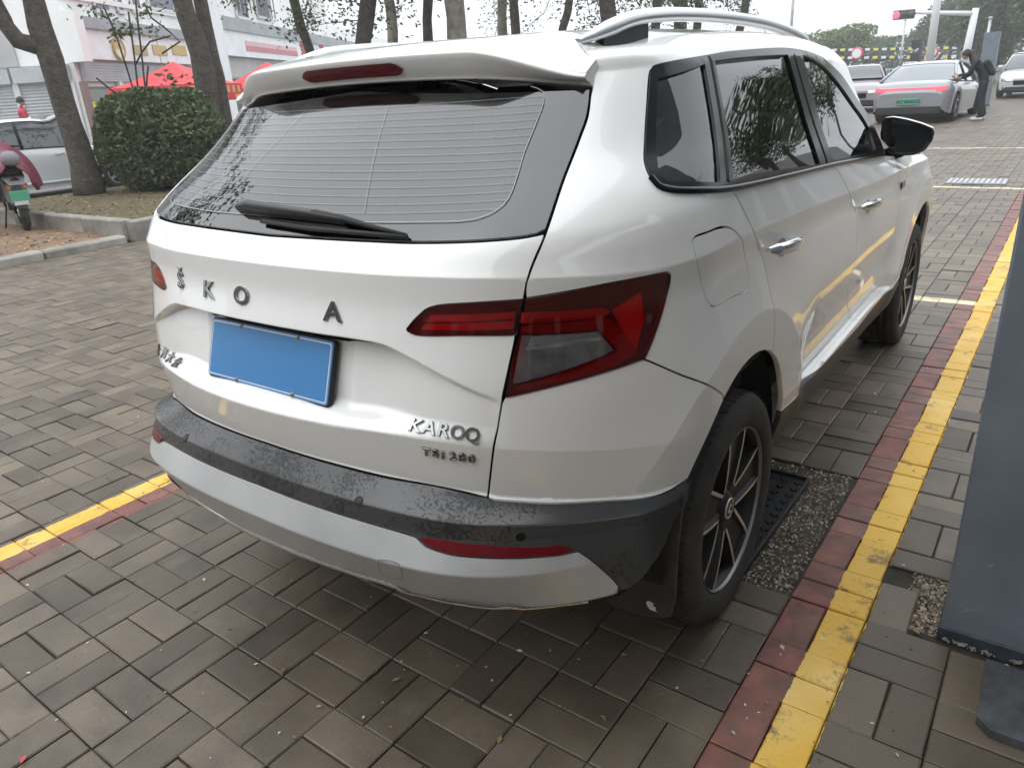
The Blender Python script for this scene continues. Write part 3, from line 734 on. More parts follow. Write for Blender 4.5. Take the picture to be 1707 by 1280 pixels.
# rear window glass, with black edge band and heater wires
top_v = 1.468
gU = [q for q in g_full if topA[1] <= q[1] <= top_v]
gtop = (gU[0][0], top_v)
gl_half = crom(rowA+[(topA[0], topA[1])])
gl_poly = gl_half[:-1]+gU[::-1]+lin([gU[0], (C0, top_v)])[1:]
gl_poly = gl_poly[:-1]+sv_mirror(gl_poly[:-1])
RW = panel('rear_window', gl_poly, M_GLASS_R, TAIL, gap=.0045, off=-.002, skirt=.008, mirror=False, grid=.03)
# inner border of the clear field
inner_px = [(905, 153), (907, 162), (906, 172), (890, 215), (874, 255), (862, 295), (848, 330), (828, 350), (800, 363), (770, 368), (700, 370), (610, 370), (540, 366)]
fr_in = trace(inner_px); fr_in = [q for q in fr_in if q[0] > C0+.03]
fr_half = crom([(fr_in[0][0]-.03, fr_in[0][1]+.012)]+fr_in+[(C0, fr_in[-1][1])])
fr_loop = fr_half[:-1]+sv_mirror(fr_half[:-1])[0:]
fr_loop = clean(fr_loop)
panel('glass_border', gl_poly, M_FRIT, RW, holes=[fr_loop], gap=.006, hgap=0, off=-.0035, skirt=0, mirror=False, grid=.03)
def strip_on(path, wd, off, name, mat, parent, mb=None):
    """thin ribbon lying on the surface along (s,v) points"""
    P_ = np.array(path); p3, n3 = FN(P_[:, 0], P_[:, 1]); t = np.gradient(p3, axis=0); t /= np.linalg.norm(t, axis=1)[:, None]+1e-9
    b_ = np.cross(n3, t); q = p3+n3*off
    g_ = [[tuple(q[i]-b_[i]*wd/2) for i in range(len(q))], [tuple(q[i]+b_[i]*wd/2) for i in range(len(q))]]
    m_ = mb or MB(); m_.grid(g_, True, True)
    return m_ if mb else m_.build(name, mat, parent)
vt = np.linspace(fr_in[-1][1]+.012, fr_in[0][1]-.008, 15)
for i, v_ in enumerate(vt):
    sr = float(np.interp(v_, [q[1] for q in fr_in[::-1]], [q[0] for q in fr_in[::-1]]))
    w_ = sr-C0
    strip_on([(C0+w_*a, v_) for a in np.linspace(-1, 1, 25)], .0008, .0006, 'heater_wire', M_WIRE, RW)
strip_on(fr_half, .0022, .0008, 'heater_bus', M_WIRE, RW); strip_on(sv_mirror(fr_half), .0022, .0008, 'heater_bus', M_WIRE, RW)
for sx in (.30, -.30): strip_on([(C0+sx*(1.0-.28*(v_-1.2)/.25), v_) for v_ in np.linspace(vt[0], vt[-1], 14)], .0010, .0007, 'heater_wire', M_WIRE, RW)
# outer shell of the rear quarter, with window, light and filler-flap openings
arch_in = [(.386*math.sin(a), .388+.390*math.cos(a)) for a in np.linspace(R(-118), R(112), 60)]     # (y, z) of the arch lip
def yz_to_sv(pts):
    P_ = np.array(pts); s_ = P_[:, 0]-CY0; s_ = np.where(s_ < 0, s_*1.15, s_); v_ = P_[:, 1].copy()
    for _ in range(15):
        e = 1e-3; f0 = F(s_, v_); fs = (F(s_+e, v_)-f0)/e; fv = (F(s_, v_+e)-f0)/e; ry = f0[:, 1]-P_[:, 0]; rz_ = f0[:, 2]-P_[:, 1]
        det = fs[:, 1]*fv[:, 2]-fv[:, 1]*fs[:, 2]; det = np.where(abs(det) < 1e-4, 1e-4, det)
        s_ = s_-np.clip((ry*fv[:, 2]-rz_*fv[:, 1])/det, -.05, .05); v_ = np.clip(v_-np.clip((fs[:, 1]*rz_-fs[:, 2]*ry)/det, -.05, .05), .301, 1.559)
    return [(float(a), float(b)) for a, b in zip(s_, v_)]
ARCH_R = yz_to_sv(arch_in)
ARCH_F = yz_to_sv([(AX_F+y, z-.01) for y, z in arch_in])
FL = []
for yw in (AX_R, AX_F):
    for r_ in (.574, .582, .586, .588, .590, .594, .602):
        FL.append(yz_to_sv([(yw+r_*math.sin(a), .30+r_*math.cos(a)) for a in np.linspace(R(-86), R(86), 150)]))
DL = [yz_to_sv([(y, z_) for y in np.linspace(.42, 2.25, 130)]) for z_ in (.440, .448, .453, .458, .463, .468, .476)]
seam = trace([(1075, 599), (1136, 625), (1177, 640), (1206.5, 659)])
door_e = trace([(1218, 314), (1237, 346), (1255, 383), (1271, 430), (1287, 500), (1291.5, 520), (1291.5, 545), (1289, 579)])
arch_idx = lambda q: min(range(len(ARCH_R)), key=lambda k: math.dist(ARCH_R[k], q))
ia, ib = arch_idx(seam[-1]), arch_idx(door_e[-1])
dlo_px = [(1083, 120.6), (1089, 111), (1130, 101), (1180, 92.5), (1250, 83.5), (1319, 81.5), (1350, 88), (1381, 105), (1403, 127), (1425, 161), (1456, 211), (1472, 249), (1472, 260), (1389, 275), (1306, 295.6), (1219, 314.4), (1175, 317.5), (1112.5, 316), (1096, 310), (1084, 296), (1075, 273.7), (1075, 230), (1078, 180)]
DLO = trace(dlo_px)
q_split_t, q_split_b = (1180, 92.5), (1219, 314.4)
iT, iB = dlo_px.index(q_split_t), dlo_px.index(q_split_b)
flap = trace([(1153, 402), (1157.5, 395), (1180, 386), (1202, 377.6), (1214, 377.6), (1225, 384.6), (1236, 398), (1249, 462), (1246.5, 481), (1222, 496), (1197, 510), (1186, 511), (1178.6, 500.6), (1167, 465), (1160, 430)])
flap_c = crom(flap, closed=True)
VTOP = 1.552
outl_c = clean(crom(out_l[:5])+crom(out_l[4:10])+crom(out_l[9:13])+crom(out_l[12:]+[out_l[0]]))
g_top = [q for q in g_full if q[1] > T_gap[5][1]]
# quarter panel outline: up the gap, along the roof, down the window and door edge, round the arch, along the seam, round the lamp
lamp_top = crom(out_l[:5])+crom(out_l[4:10])              # from the gap corner over the top to the lower outer corner
q_poly = trace([(987, 150), (990, 121), (985, 100), (977, 87)])
q_poly = crom(q_poly+[(q_poly[-1][0]+.006, VTOP)])
q_poly += lin([q_poly[-1], (DLO[iT][0], VTOP)])[1:]
q_poly += lin([(DLO[iT][0], VTOP), DLO[iT]])[1:]
q_poly += crom([DLO[iT]]+DLO[:iT][::-1][:-1]+DLO[:1]+DLO[iB:][::-1])[1:] if False else crom([DLO[iT], DLO[2], DLO[1], DLO[0]]+DLO[iB+1:][::-1]+[DLO[iB]])[1:]
q_poly += crom(door_e)[1:]
q_poly += ARCH_R[min(ia, ib):max(ia, ib)+1][::-1]
q_poly += crom(seam)[::-1]
q_poly += lamp_top[::-1][1:]
q_poly += [q for q in g_full if q[1] > out_l[0][1]+.004 and q[1] < q_poly[0][1]-.006][::-1]
QP = panel('quarter_panel', q_poly, M_WHITE, SUV, lines=FL+DL, holes=[flap_c], gap=.002, hgap=.0005)
for side, (o, sg) in enumerate(((QP[0], 1), (QP[1], -1))): pass
panel('filler_flap', flap_c, M_WHITE, (QP[0], QP[1]), gap=.0022, skirt=.012)
# rear doors, front doors, front wings
fd = trace([(1389, 275), (1408, 305), (1426, 352), (1429, 390), (1424, 440), (1412, 493), (1418, 530), (1416, 566)])
sill_t = yz_to_sv([(.385, .462), (.8, .44), (1.3, .43), (1.8, .428), (2.28, .44)])
sill_f = lambda s_: float(np.interp(s_, [q[0] for q in sill_t], [q[1] for q in sill_t]))
fdx = [q for q in fd if q[1] > sill_f(q[0])+.01]; fdx.append((fdx[-1][0]+.004, sill_f(fdx[-1][0])))
a_f = max(k for k in range(len(ARCH_R)) if ARCH_R[k][1] >= sill_f(ARCH_R[k][0])-.002)
belt = lambda a, b: DLO[a:b+1]
i_b2, i_f = dlo_px.index((1389, 275)), dlo_px.index((1472, 260))
rd = crom(door_e)+ARCH_R[max(ia, ib):a_f+1]+lin([ARCH_R[a_f], (fdx[-1][0], fdx[-1][1])])[1:]+crom(fdx)[::-1][1:]+crom([DLO[i_b2], DLO[i_b2+1], DLO[iB]])[1:]
RD = panel('rear_door', rd, M_WHITE, SUV, lines=FL+DL, gap=.0018)
wing_line = yz_to_sv([(1.86, 1.085), (1.95, .98), (2.00, .86), (1.99, .70), (1.96, .56), (1.95, .435)])
fdp = crom(fdx)+lin([fdx[-1], wing_line[-1]])[1:]+crom(wing_line)[::-1][1:]+crom([wing_line[0], DLO[i_f], DLO[i_f+1], DLO[i_b2]])[1:]
FD = panel('front_door', fdp, M_WHITE, SUV, lines=FL+DL, gap=.0018)
a_b = min(k for k in range(len(ARCH_F)) if ARCH_F[k][1] >= sill_f(2.0))
SF_END = CY1-CY0+.42
wing = crom(wing_line)+lin([wing_line[-1], ARCH_F[a_b]])[1:]+ARCH_F[a_b:][:-1]+lin([ARCH_F[-1], (SF_END, .60)])[1:]+lin([(SF_END, .60), (SF_END, 1.125)])[1:]+crom([(SF_END, 1.125), (2.65, 1.15), (2.2, 1.165), (1.9, 1.175), wing_line[0]])[1:]
WG = panel('front_wing', wing, M_WHITE, SUV, lines=FL+DL, gap=.0018)
# side frame above the windows and windscreen pillar
ap = yz_to_sv([(1.92, 1.09), (1.55, 1.33), (1.32, 1.475)])
fr_top = [DLO[iT]]+DLO[iT+1:dlo_px.index((1472, 249))+1]
iE = dlo_px.index((1472, 249))
sf = crom(fr_top)+crom([DLO[iE], (DLO[iE][0]+.17, DLO[iE][1]+.004)])[1:]+crom([(DLO[iE][0]+.17, DLO[iE][1]+.004), (1.40, 1.36), (1.20, 1.50), (1.08, VTOP)])[1:]+lin([(1.08, VTOP), (DLO[iT][0], VTOP)])[1:]
panel('roof_frame', sf, M_WHITE, SUV, gap=.0015)
# black window surround with the three panes
gq = trace([(1095, 133), (1173.4, 108), (1199, 305.6), (1115, 304), (1100, 295), (1095, 270), (1093, 200)])
gr_ = trace([(1190, 103), (1312, 92.5), (1365.6, 274.5), (1221, 299)])
gf = trace([(1336, 93), (1358, 102), (1381, 120.6), (1419, 170.6), (1447, 214), (1459, 250), (1387, 269.5)])
gqc = clean(lin(gq[:4])+crom(gq[3:]+[gq[0]])[1:]); grc = clean(lin(gr_+[gr_[0]])); gfc = clean(crom(gf[:6])+lin([gf[5], gf[6], gf[0]])[1:])
DLOC = clean(crom(DLO[:iE+1])+lin([DLO[iE], DLO[iE+1]])[1:]+crom(DLO[iE+1:iB+1])[1:]+crom(DLO[iB:]+[DLO[0]])[1:])
WS = panel('window_surround', DLOC, M_TRIMB, SUV, holes=[gqc, grc, gfc], gap=.0012, hgap=0, off=.003, grid=.03)
for nm, pl in (('quarter_window', gqc), ('door_window', grc), ('door_window', gfc)):
    panel(nm, pl, M_GLASS_S, SUV, gap=-.004, off=-.004, skirt=0, grid=.04)
def ridge(path, wd, ht, name, mat, parents, off=.003):
    """raised moulding along (s,v) points, on both sides of the car"""
    P_ = np.array(path); p3, n3 = FN(P_[:, 0], P_[:, 1]); t = np.gradient(p3, axis=0); t /= np.linalg.norm(t, axis=1)[:, None]+1e-9; b_ = np.cross(n3, t); q = p3+n3*off
    prof = [(-.5, -.002), (-.42, ht*.7), (0, ht), (.42, ht*.7), (.5, -.002)]
    for sg, par in zip((1, -1), parents):
        g_ = [[tuple((q[i]+b_[i]*wd*a+n3[i]*h)*np.array([sg, 1, 1])) for i in range(len(q))] for a, h in prof]
        MB().grid(g_, True, sg > 0).build(name, mat, par)
ridge(crom([DLO[i_f-1+1], DLO[i_b2], DLO[i_b2+1], DLO[iB], DLO[iB+1], DLO[iB+2], DLO[iB+3], DLO[iB+4]]), .015, .005, 'window_moulding', M_TRIMB, WS)
cp_t, cp_b = trace([(1181, 97), (1212, 303)]); ridge(lin([cp_t, cp_b]), .010, .0025, 'pillar_seal', M_RUB, WS)
bp_t, bp_b = trace([(1322, 92), (1378, 274)]); ridge(lin([bp_t, bp_b]), .012, .0025, 'pillar_seal', M_RUB, WS)
# ------------------------------------------------------------------ rear bumper: painted corners, black middle, silver skid
rE = trace([(813, 832), (860, 836), (919, 839), (1025, 834), (1111, 820), (1153, 801)])
ie = arch_idx(rE[-1]); rE[-1] = ARCH_R[ie]
bc = [q for q in crom(T_gap) if q[1] < out_l[12][1]-.003]+crom(rE)+ARCH_R[min(ie, ia):max(ie, ia)+1][1:]+crom(seam)[::-1][1:]+crom(out_l[9:13])[1:]
BCN = panel('bumper_corner', bc, M_WHITE, SUV, lines=FL, gap=.002)
gx = trace([(550, 852.5), (600, 868), (660, 885.5), (692, 895.5), (700, 903), (709, 911), (730, 919), (751, 925), (797, 929.5), (843, 931), (890, 929.5), (934, 925), (965, 920), (982, 931), (1000, 946), (1022, 966), (1030, 976), (1032, 988)])
gx = sorted([q for q in gx[:8] if q[0] > C0+.05])+gx[8:] if False else [q for q in gx if q[0] > C0+.05]
G_half = crom([(C0, gx[0][1]+.002)]+gx[:4])+crom(gx[3:13])[1:]+crom(gx[12:])[1:]
bar_e = trace([(1125, 866), (1112, 897), (1102, 920), (1086, 943), (1071, 963), (1050, 980), (1034, 991)])
E_all = crom(rowE)+crom([(rE[0][0]+.002, rE[0][1])]+rE[1:])[1:]
i_arc_lo = 0
blk_half = E_all[:-1]+ARCH_R[:ie+1][::-1]
low_arc = [q for q in ARCH_R[:ie+1][::-1] if q[1] > bar_e[0][1]+.01]
blk_half = E_all[:-1]+low_arc+crom(bar_e)+G_half[::-1]
blk_poly = blk_half[:-1]+sv_mirror(blk_half[:-1])
BB = panel('rear_bumper', blk_poly, M_BLK, SUV, gap=.0012, mirror=False, grid=.013)
bot = trace([(1030, 997), (1012, 1002), (995, 1007), (960, 1015), (922, 1018.5), (870, 1017), (812, 1012), (760, 1002), (709, 990.6), (660, 977), (600, 958), (540, 938)])
bot = [q for q in bot if q[0] > C0+.05]
I_half = crom([gx[-1]]+bot+[(C0, bot[-1][1])])
sil_half = G_half+I_half[1:]
sil_poly = sil_half[:-1]+sv_mirror(sil_half[:-1])
SK_ = panel('skid_panel', sil_poly, M_SILV, SUV, gap=.0012, off=.003, mirror=False, grid=.013)
# bright strip along the lower edge
cb = bot[3:]; cb = crom(cb+[(C0, bot[-1][1])])[::-1]
cb = cb+[]; cbf = sv_mirror(cb)[:-1]+cb
P_ = np.array(cbf); p3, n3 = FN(P_[:, 0], P_[:, 1]); t_ = np.gradient(p3, axis=0); t_ /= np.linalg.norm(t_, axis=1)[:, None]; b_ = np.cross(n3, t_)
wdt = .019*np.minimum(1, np.minimum(np.arange(len(cbf)), np.arange(len(cbf))[::-1])/22.0+.06)
prof = [(-.25, .001), (-.15, .005), (.35, .0065), (.80, .005), (.9, .002)]
MB().grid([[tuple(p3[i]+b_[i]*wdt[i]*a+n3[i]*(h+.002)) for i in range(len(cbf))] for a, h in prof], True, True).build('bright_strip', M_CHROME, SK_)
# tow-eye cover, reflectors, parking sensors
tow = trace([(634, 932), (652, 934), (666, 939), (669, 944), (672, 960), (670, 963), (640, 956), (637, 953)])
ridge_loop = crom(tow, closed=True)
P_ = ridge_loop+[ridge_loop[0]]
strip_on(P_, .0022, .0045, 'tow_cover_seam', pmat('seam_grey', (.16, .16, .16), .6), SK_)
rf = trace([(701, 896), (760, 903), (812, 908.5), (873, 911.5), (910, 910), (932, 908), (952, 913.5), (944, 921), (890, 926.5), (843, 928), (797, 926.5), (751, 921.5), (725, 914), (709, 905)])
panel('rear_reflector', crom(rf, closed=True), M_REFL, (BB, BB), gap=0, off=.005, skirt=.006, grid=.03)
for px in ((868, 894), (598, 835)):
    s_, v_ = trace([px])[0]
    for sg in (1, -1):
        s2 = s_ if sg > 0 else -math.pi-s_
        p, n = FN(s2, v_); M = Vector(n[0]).to_track_quat('Z', 'Y').to_matrix().to_4x4(); M.translation = Vector(p[0])
        mb = MB(); mb.lathe([(.0, .0008), (.008, .0008), (.0092, .0003), (.0095, -.002)], 16); mb.v = [tuple(M@Vector(q)) for q in mb.v]; mb.build('parking_sensor', M_TRIMB, BB)
        mb = MB(); mb.lathe([(.0096, .0004), (.0112, .0006), (.0115, -.001)], 16); mb.v = [tuple(M@Vector(q)) for q in mb.v]; mb.build('sensor_ring', M_RUB, BB)

# ------------------------------------------------------------------ tail lamps
def lamp(parents, outline, shapes, lens_mats):
    a = panel('tail_lamp', outline, M_REDDK, parents, gap=.0012, off=-.010, skirt=0, grid=.03)
    for nm, pl, mt, of in shapes: panel(nm, pl, mt, a, gap=0, off=of, skirt=.004, grid=.02)
    for nm, pl, mt in lens_mats: panel(nm, pl, mt, a, gap=.0012, off=.0025, skirt=.010, grid=.02)
    return a
def c5(pts): return [(640+.375*a, 420+.375*b) for a, b in pts]
def L5(pts): return clean(lin(trace(c5(pts))+[trace(c5(pts[:1]))[0]]))
bar_in = L5([(205, 283), (585, 268), (578, 300), (185, 312)])
bar_in2 = L5([(182, 320), (576, 308), (572, 345), (158, 345)])
lamp((TAIL, TAIL), inl_c, [('light_bar', bar_in, pmat('bar_red', (.70, .012, .02), .3, coat=.4), -.004), ('red_reflector', bar_in2, M_REDIN, -.006)], [('lens', inl_c, M_REDL)])  # bar is plain bright red plastic without emission
bar_o = L5([(612, 272), (985, 250), (1010, 268), (985, 290), (608, 318)])
top_o = L5([(640, 215), (1000, 160), (1140, 185), (1010, 245), (640, 262)])
tri_o = L5([(1020, 262), (1152, 182), (1165, 300), (1125, 450), (1062, 335)])
cee = L5([(985, 292), (1055, 330), (1135, 455), (1000, 520), (580, 622), (600, 598), (985, 470), (1045, 440), (962, 345), (700, 362), (612, 355), (612, 335)])
clr = L5([(612, 372), (955, 352), (1032, 440), (985, 462), (585, 590), (572, 585)])
chrb = L5([(630, 425), (800, 405), (960, 380), (965, 392), (800, 420), (632, 440)])
refl1 = L5([(660, 378), (945, 358), (985, 395), (640, 420)])
LM = lamp((SUV, SUV), outl_c, [('light_bar', bar_o, pmat('bar_red_outer', (.62, .012, .02), .3, coat=.4), -.004), ('red_reflector', tri_o, M_REDIN, -.005),
     ('light_guide', cee, pmat('guide_red', (.40, .010, .016), .3), -.0045), ('lamp_chamber', clr, pmat('chamber_grey', (.36, .36, .36), .35, metal=.4, var=.4, vscale=18), -.0088), ('lamp_bowl', refl1, M_LCHR, -.0070), ('lamp_ledge', chrb, pmat('lamp_bright', (.8, .8, .8), .2, metal=.6), -.003)],
     [])

panel('lens', outl_c, M_REDL, LM, holes=[clr], gap=.0012, hgap=0, off=.0025, skirt=.010, grid=.02)
panel('clear_lens', clr, M_CLRL, LM, gap=0, off=.0027, skirt=0, grid=.02)

# ------------------------------------------------------------------ spoiler and roof
def spo_pt(x, k):
    """spoiler section: k runs from the roof joint over the top, the trailing edge, the rear face, to the underside"""
    ax = abs(x); e = float(sst(.36, .605, ax)); e2 = float(sst(.46, .61, ax))
    U = (-.418+.055*ax*ax+.085*e, 1.534-.050*ax*ax-.050*e); Lw = (-.388+.05*ax*ax+.082*e, 1.478-.065*ax*ax-.014*e)
    J = (-.175-.090*e2, 1.572-.05*ax*ax-.060*e2)
    M1 = ((J[0]*.55+U[0]*.45), (J[1]*.55+U[1]*.45)+.009*(1-e))
    M2 = ((J[0]*.16+U[0]*.84), (J[1]*.16+U[1]*.84)+.005*(1-e))
    und = (Lw[0]+.07, Lw[1]-.001-.02*e)
    pts = [J, M1, M2, (U[0]+.006, U[1]+.0012), (U[0], U[1]-.006), ((U[0]+Lw[0])/2-.003, (U[1]+Lw[1])/2), (Lw[0]-.002, Lw[1]+.008), (Lw[0]+.008, Lw[1]), und]
    i = min(int(k), len(pts)-2); t = k-i; p0, p1, p2, p3 = pts[max(i-1, 0)], pts[i], pts[i+1], pts[min(i+2, len(pts)-1)]
    f = lambda a, b, c, d: .5*(2*b+(c-a)*t+(2*a-5*b+4*c-d)*t*t+(3*b-a-3*c+d)*t**3)
    return f(p0[0], p1[0], p2[0], p3[0]), f(p0[1], p1[1], p2[1], p3[1])
xs_ = np.concatenate([np.linspace(-.603, -.45, 18), np.linspace(-.43, .43, 40), np.linspace(.45, .603, 18)])
ks = np.concatenate([np.linspace(0, 2, 9), np.linspace(2.2, 4.6, 11), np.linspace(5, 6, 4), np.linspace(6.2, 8, 7)])
G_ = [[(float(x), *map(float, spo_pt(x, k))) for x in xs_] for k in ks]
spm = MB(); spm.grid(G_, True, False)
n_ = len(ks); spm.add([G_[k][0] for k in range(n_)], [tuple(range(n_))]); spm.add([G_[k][-1] for k in range(n_)], [tuple(range(n_))[::-1]])
SPO = spm.build('spoiler', M_WHITE, SUV)
# high brake light set in the rear face
lb = []
for x in np.linspace(-.176, .176, 25):
    e = min(1, (.176-abs(x))/.022+.10); row = []
    for k in np.linspace(5.1-.62*e, 5.1+.62*e, 5): y_, z_ = spo_pt(x, k); row.append((float(x), y_-.0035, z_))
    lb.append(row)
MB().grid(lb, True, False).build('brake_light', pmat('brake_light_red', (.13, .005, .009), .12, coat=1.0), SPO)
# roof skin: joins the side frames at v = VTOP
ys_ = np.concatenate([np.linspace(-.172, .2, 14), np.linspace(.25, 1.28, 30)])
edge = F(np.where(ys_ < .2, -.62*(.2-ys_)/.372-.045*0, ys_-CY0), np.full_like(ys_, VTOP))
def edge_at(y):
    s_ = y-CY0
    if y < CY0:
        lo, hi = -.9, 0.0
        for _ in range(26):
            m_ = (lo+hi)/2
            if F(m_, VTOP-.001)[0][1] < y: lo = m_
            else: hi = m_
        s_ = (lo+hi)/2
    p = F(s_, VTOP-.001)[0]; return p[0], p[2]
RG = []
for y in ys_:
    ex, ez = edge_at(y); row = []
    for t in np.linspace(-1, 1, 37):
        x = ex*t; crown = .046*(1-t*t)
        wj = float(sst(.12, -.16, y)); e2 = float(sst(.46, .61, abs(x))); zj = 1.572-.05*x*x-.060*e2; row.append((x, float(y)-.090*e2*wj, (ez+crown-.001)*(1-wj)+zj*wj))
    RG.append(row)
rm = MB(); rm.grid(RG, True, False); ROOF = rm.build('roof', M_WHITE, SUV)
# rails
rail_y = [-0.205, -0.157, -0.085, 0.004, 0.149, 0.35, 0.61, 0.936, 1.226, 1.41, 1.535, 1.61]
rail_z = [1.549, 1.56, 1.579, 1.599, 1.612, 1.619, 1.621, 1.616, 1.601, 1.586, 1.57, 1.561]
rail_x = [0.523, 0.53, 0.538, 0.547, 0.554, 0.558, 0.559, 0.555, 0.547, 0.54, 0.535, 0.532]
RP = crom(list(zip(rail_y, rail_z)), .03); RX = np.interp([p[0] for p in RP], rail_y, rail_x)
for sg in (1, -1):
    rt = MB(); n = len(RP); pr = []
    for (y, z), x in zip(RP, RX):
        k = max(.10, min(1, (y-rail_y[0]+.01)/.12, (rail_y[-1]+.015-y)/.12)); hw, hh = .019*(.45+.55*k), .017*(.30+.70*k)
        pr.append([(sg*(x+a*hw), y, z-.014+b*hh) for a, b in ((-.8, -1), (.8, -1), (1, -.4), (1, .3), (.6, .85), (0, 1), (-.6, .85), (-1, .3), (-1, -.4), (-.8, -1))])
    rt.grid(pr, True, sg < 0)
    rt.add(pr[0], [tuple(range(10))]); rt.add(pr[-1], [tuple(range(10))[::-1]])
    RL = rt.build('roof_rail', M_SATIN, SUV)
    for y0, y1 in ((rail_y[0]+.05, rail_y[3]+.10), (rail_y[9], rail_y[-1]-.03)):
        mb = MB(); pts = [(y, z) for y, z in RP if y0 <= y <= y1]
        for xo in (.012, -.012):
            g_ = [[(sg*(float(np.interp(y, rail_y, rail_x))+xo), y, z-.026) for y, z in pts], [(sg*(float(np.interp(y, rail_y, rail_x))+xo), y, edge_at(y)[1]-.01) for y, z in pts]]
            mb.grid(g_, False, (sg > 0) == (xo > 0))
        for e_ in (pts[0], pts[-1]):
            x0 = float(np.interp(e_[0], rail_y, rail_x)); zb = edge_at(e_[0])[1]-.01
            mb.add([(sg*(x0-.012), e_[0], zb), (sg*(x0+.012), e_[0], zb), (sg*(x0+.012), e_[0], e_[1]-.026), (sg*(x0-.012), e_[0], e_[1]-.026)], [(0, 1, 2, 3)])
        mb.build('rail_foot', pmat('rail_foot_black', (.02, .02, .021), .55), RL)
# ------------------------------------------------------------------ sills, inner shell, floor, arch liners
sl_poly = lin([ARCH_R[a_f], (fdx[-1][0], sill_f(fdx[-1][0])), ARCH_F[a_b]])+lin([ARCH_F[a_b], (ARCH_F[a_b][0]+.02, .335), (ARCH_R[a_f][0]+.0, .335), ARCH_R[a_f]])[1:]
panel('sill', sl_poly, M_CLAD, SUV, gap=.0012, grid=.03)
inn = MB()
for sg in (1, -1):
    for s0, s1, v0, v1 in ((C0, -.60, .46, 1.46), (-.60, 3.0, .80, 1.10), (.46, 1.98, .36, .82), (-.62, -.34, .46, .80)):
        S_, V_ = np.meshgrid(np.linspace(s0, s1, 26), np.linspace(v0, v1, 14)); p3, n3 = FN(S_.ravel(), V_.ravel())
        if s0 == C0: zone = (V_.ravel() > 1.15)
        q = p3-n3*.030; q[:, 0] = np.maximum(q[:, 0], 0); q[:, 0] *= sg; q = q.reshape(14, 26, 3)
        if s0 == C0: q = q[:9]
        inn.grid([[tuple(c) for c in r_] for r_ in q], True, sg < 0)
inn.build('inner_shell', M_DARK, SUV)
und = MB(); und.box((0, 1.75, .33), (1.30, 2.9, .10)); und.box((0, -.50, .56), (1.10, .40, .10)); und.box((0, 0, .50), (.96, .9, .14)); und.build('underbody', M_DARK, SUV)
for yw in (AX_R, AX_F):
    for sg in (1, -1):
        mb = MB(); pr = [(.40, .84), (.405, .70), (.40, .55)]
        vs = []; m_ = 22
        g_ = [[(sg*x, yw+(r_+.005)*math.sin(a), .388+r_*math.cos(a)) for a in np.linspace(R(-100), R(96), m_)] for r_, x in pr]
        mb.grid(g_, True, sg > 0)
        cx_ = [(sg*.55, yw+.405*math.sin(a), .388+.40*math.cos(a)) for a in np.linspace(R(-100), R(96), m_)]
        mb.add(cx_, [tuple(range(m_)) if sg > 0 else tuple(range(m_))[::-1]]); mb.build('wheel_liner', M_DARK, SUV)
# mud flaps behind the rear wheels
fl = [np.array(p) for p in ((1150, 803), (1137, 850), (1129, 920), (1125, 1000), (1118, 1027), (1100, 1030), (1063, 1024), (1022, 1010), (1010, 1000), (1034, 992), (1071, 963), (1102, 920), (1125, 866))]
def flap_pt(px, yv): return on_plane(px[0], px[1], (0, yv, 0), (0, 1, 0))
pts = [flap_pt(p, -.385) for p in fl]
for sg in (1, -1):
    mb = MB(); a = [(sg*p[0], p[1], p[2]) for p in pts]; b = [(sg*p[0], p[1]+.008, p[2]) for p in pts]; n = len(a)
    mb.add(a+b, [tuple(range(n)) if sg < 0 else tuple(range(n))[::-1], tuple(range(n, 2*n))[::-1] if sg < 0 else tuple(range(n, 2*n))]+[(i, (i+1) % n, n+(i+1) % n, n+i) for i in range(n)])
    FLP = mb.build('mud_flap', pmat('mud_flap_rubber', (.022, .022, .022), .62, var=.5, vscale=14, col2=(.055, .05, .042)), SUV)
    if sg > 0:                      # worn white winged mark near the lower edge
        lg = [(1077, 1003), (1082, 1001), (1090, 1006), (1088, 1009), (1094, 1013), (1092, 1016), (1096, 1020), (1084, 1016), (1079, 1010)]
        q = [flap_pt(p, -.387) for p in lg]; MB().add([tuple(p) for p in q], [tuple(range(len(q)))[::-1]]).build('flap_mark', M_PLW, FLP)
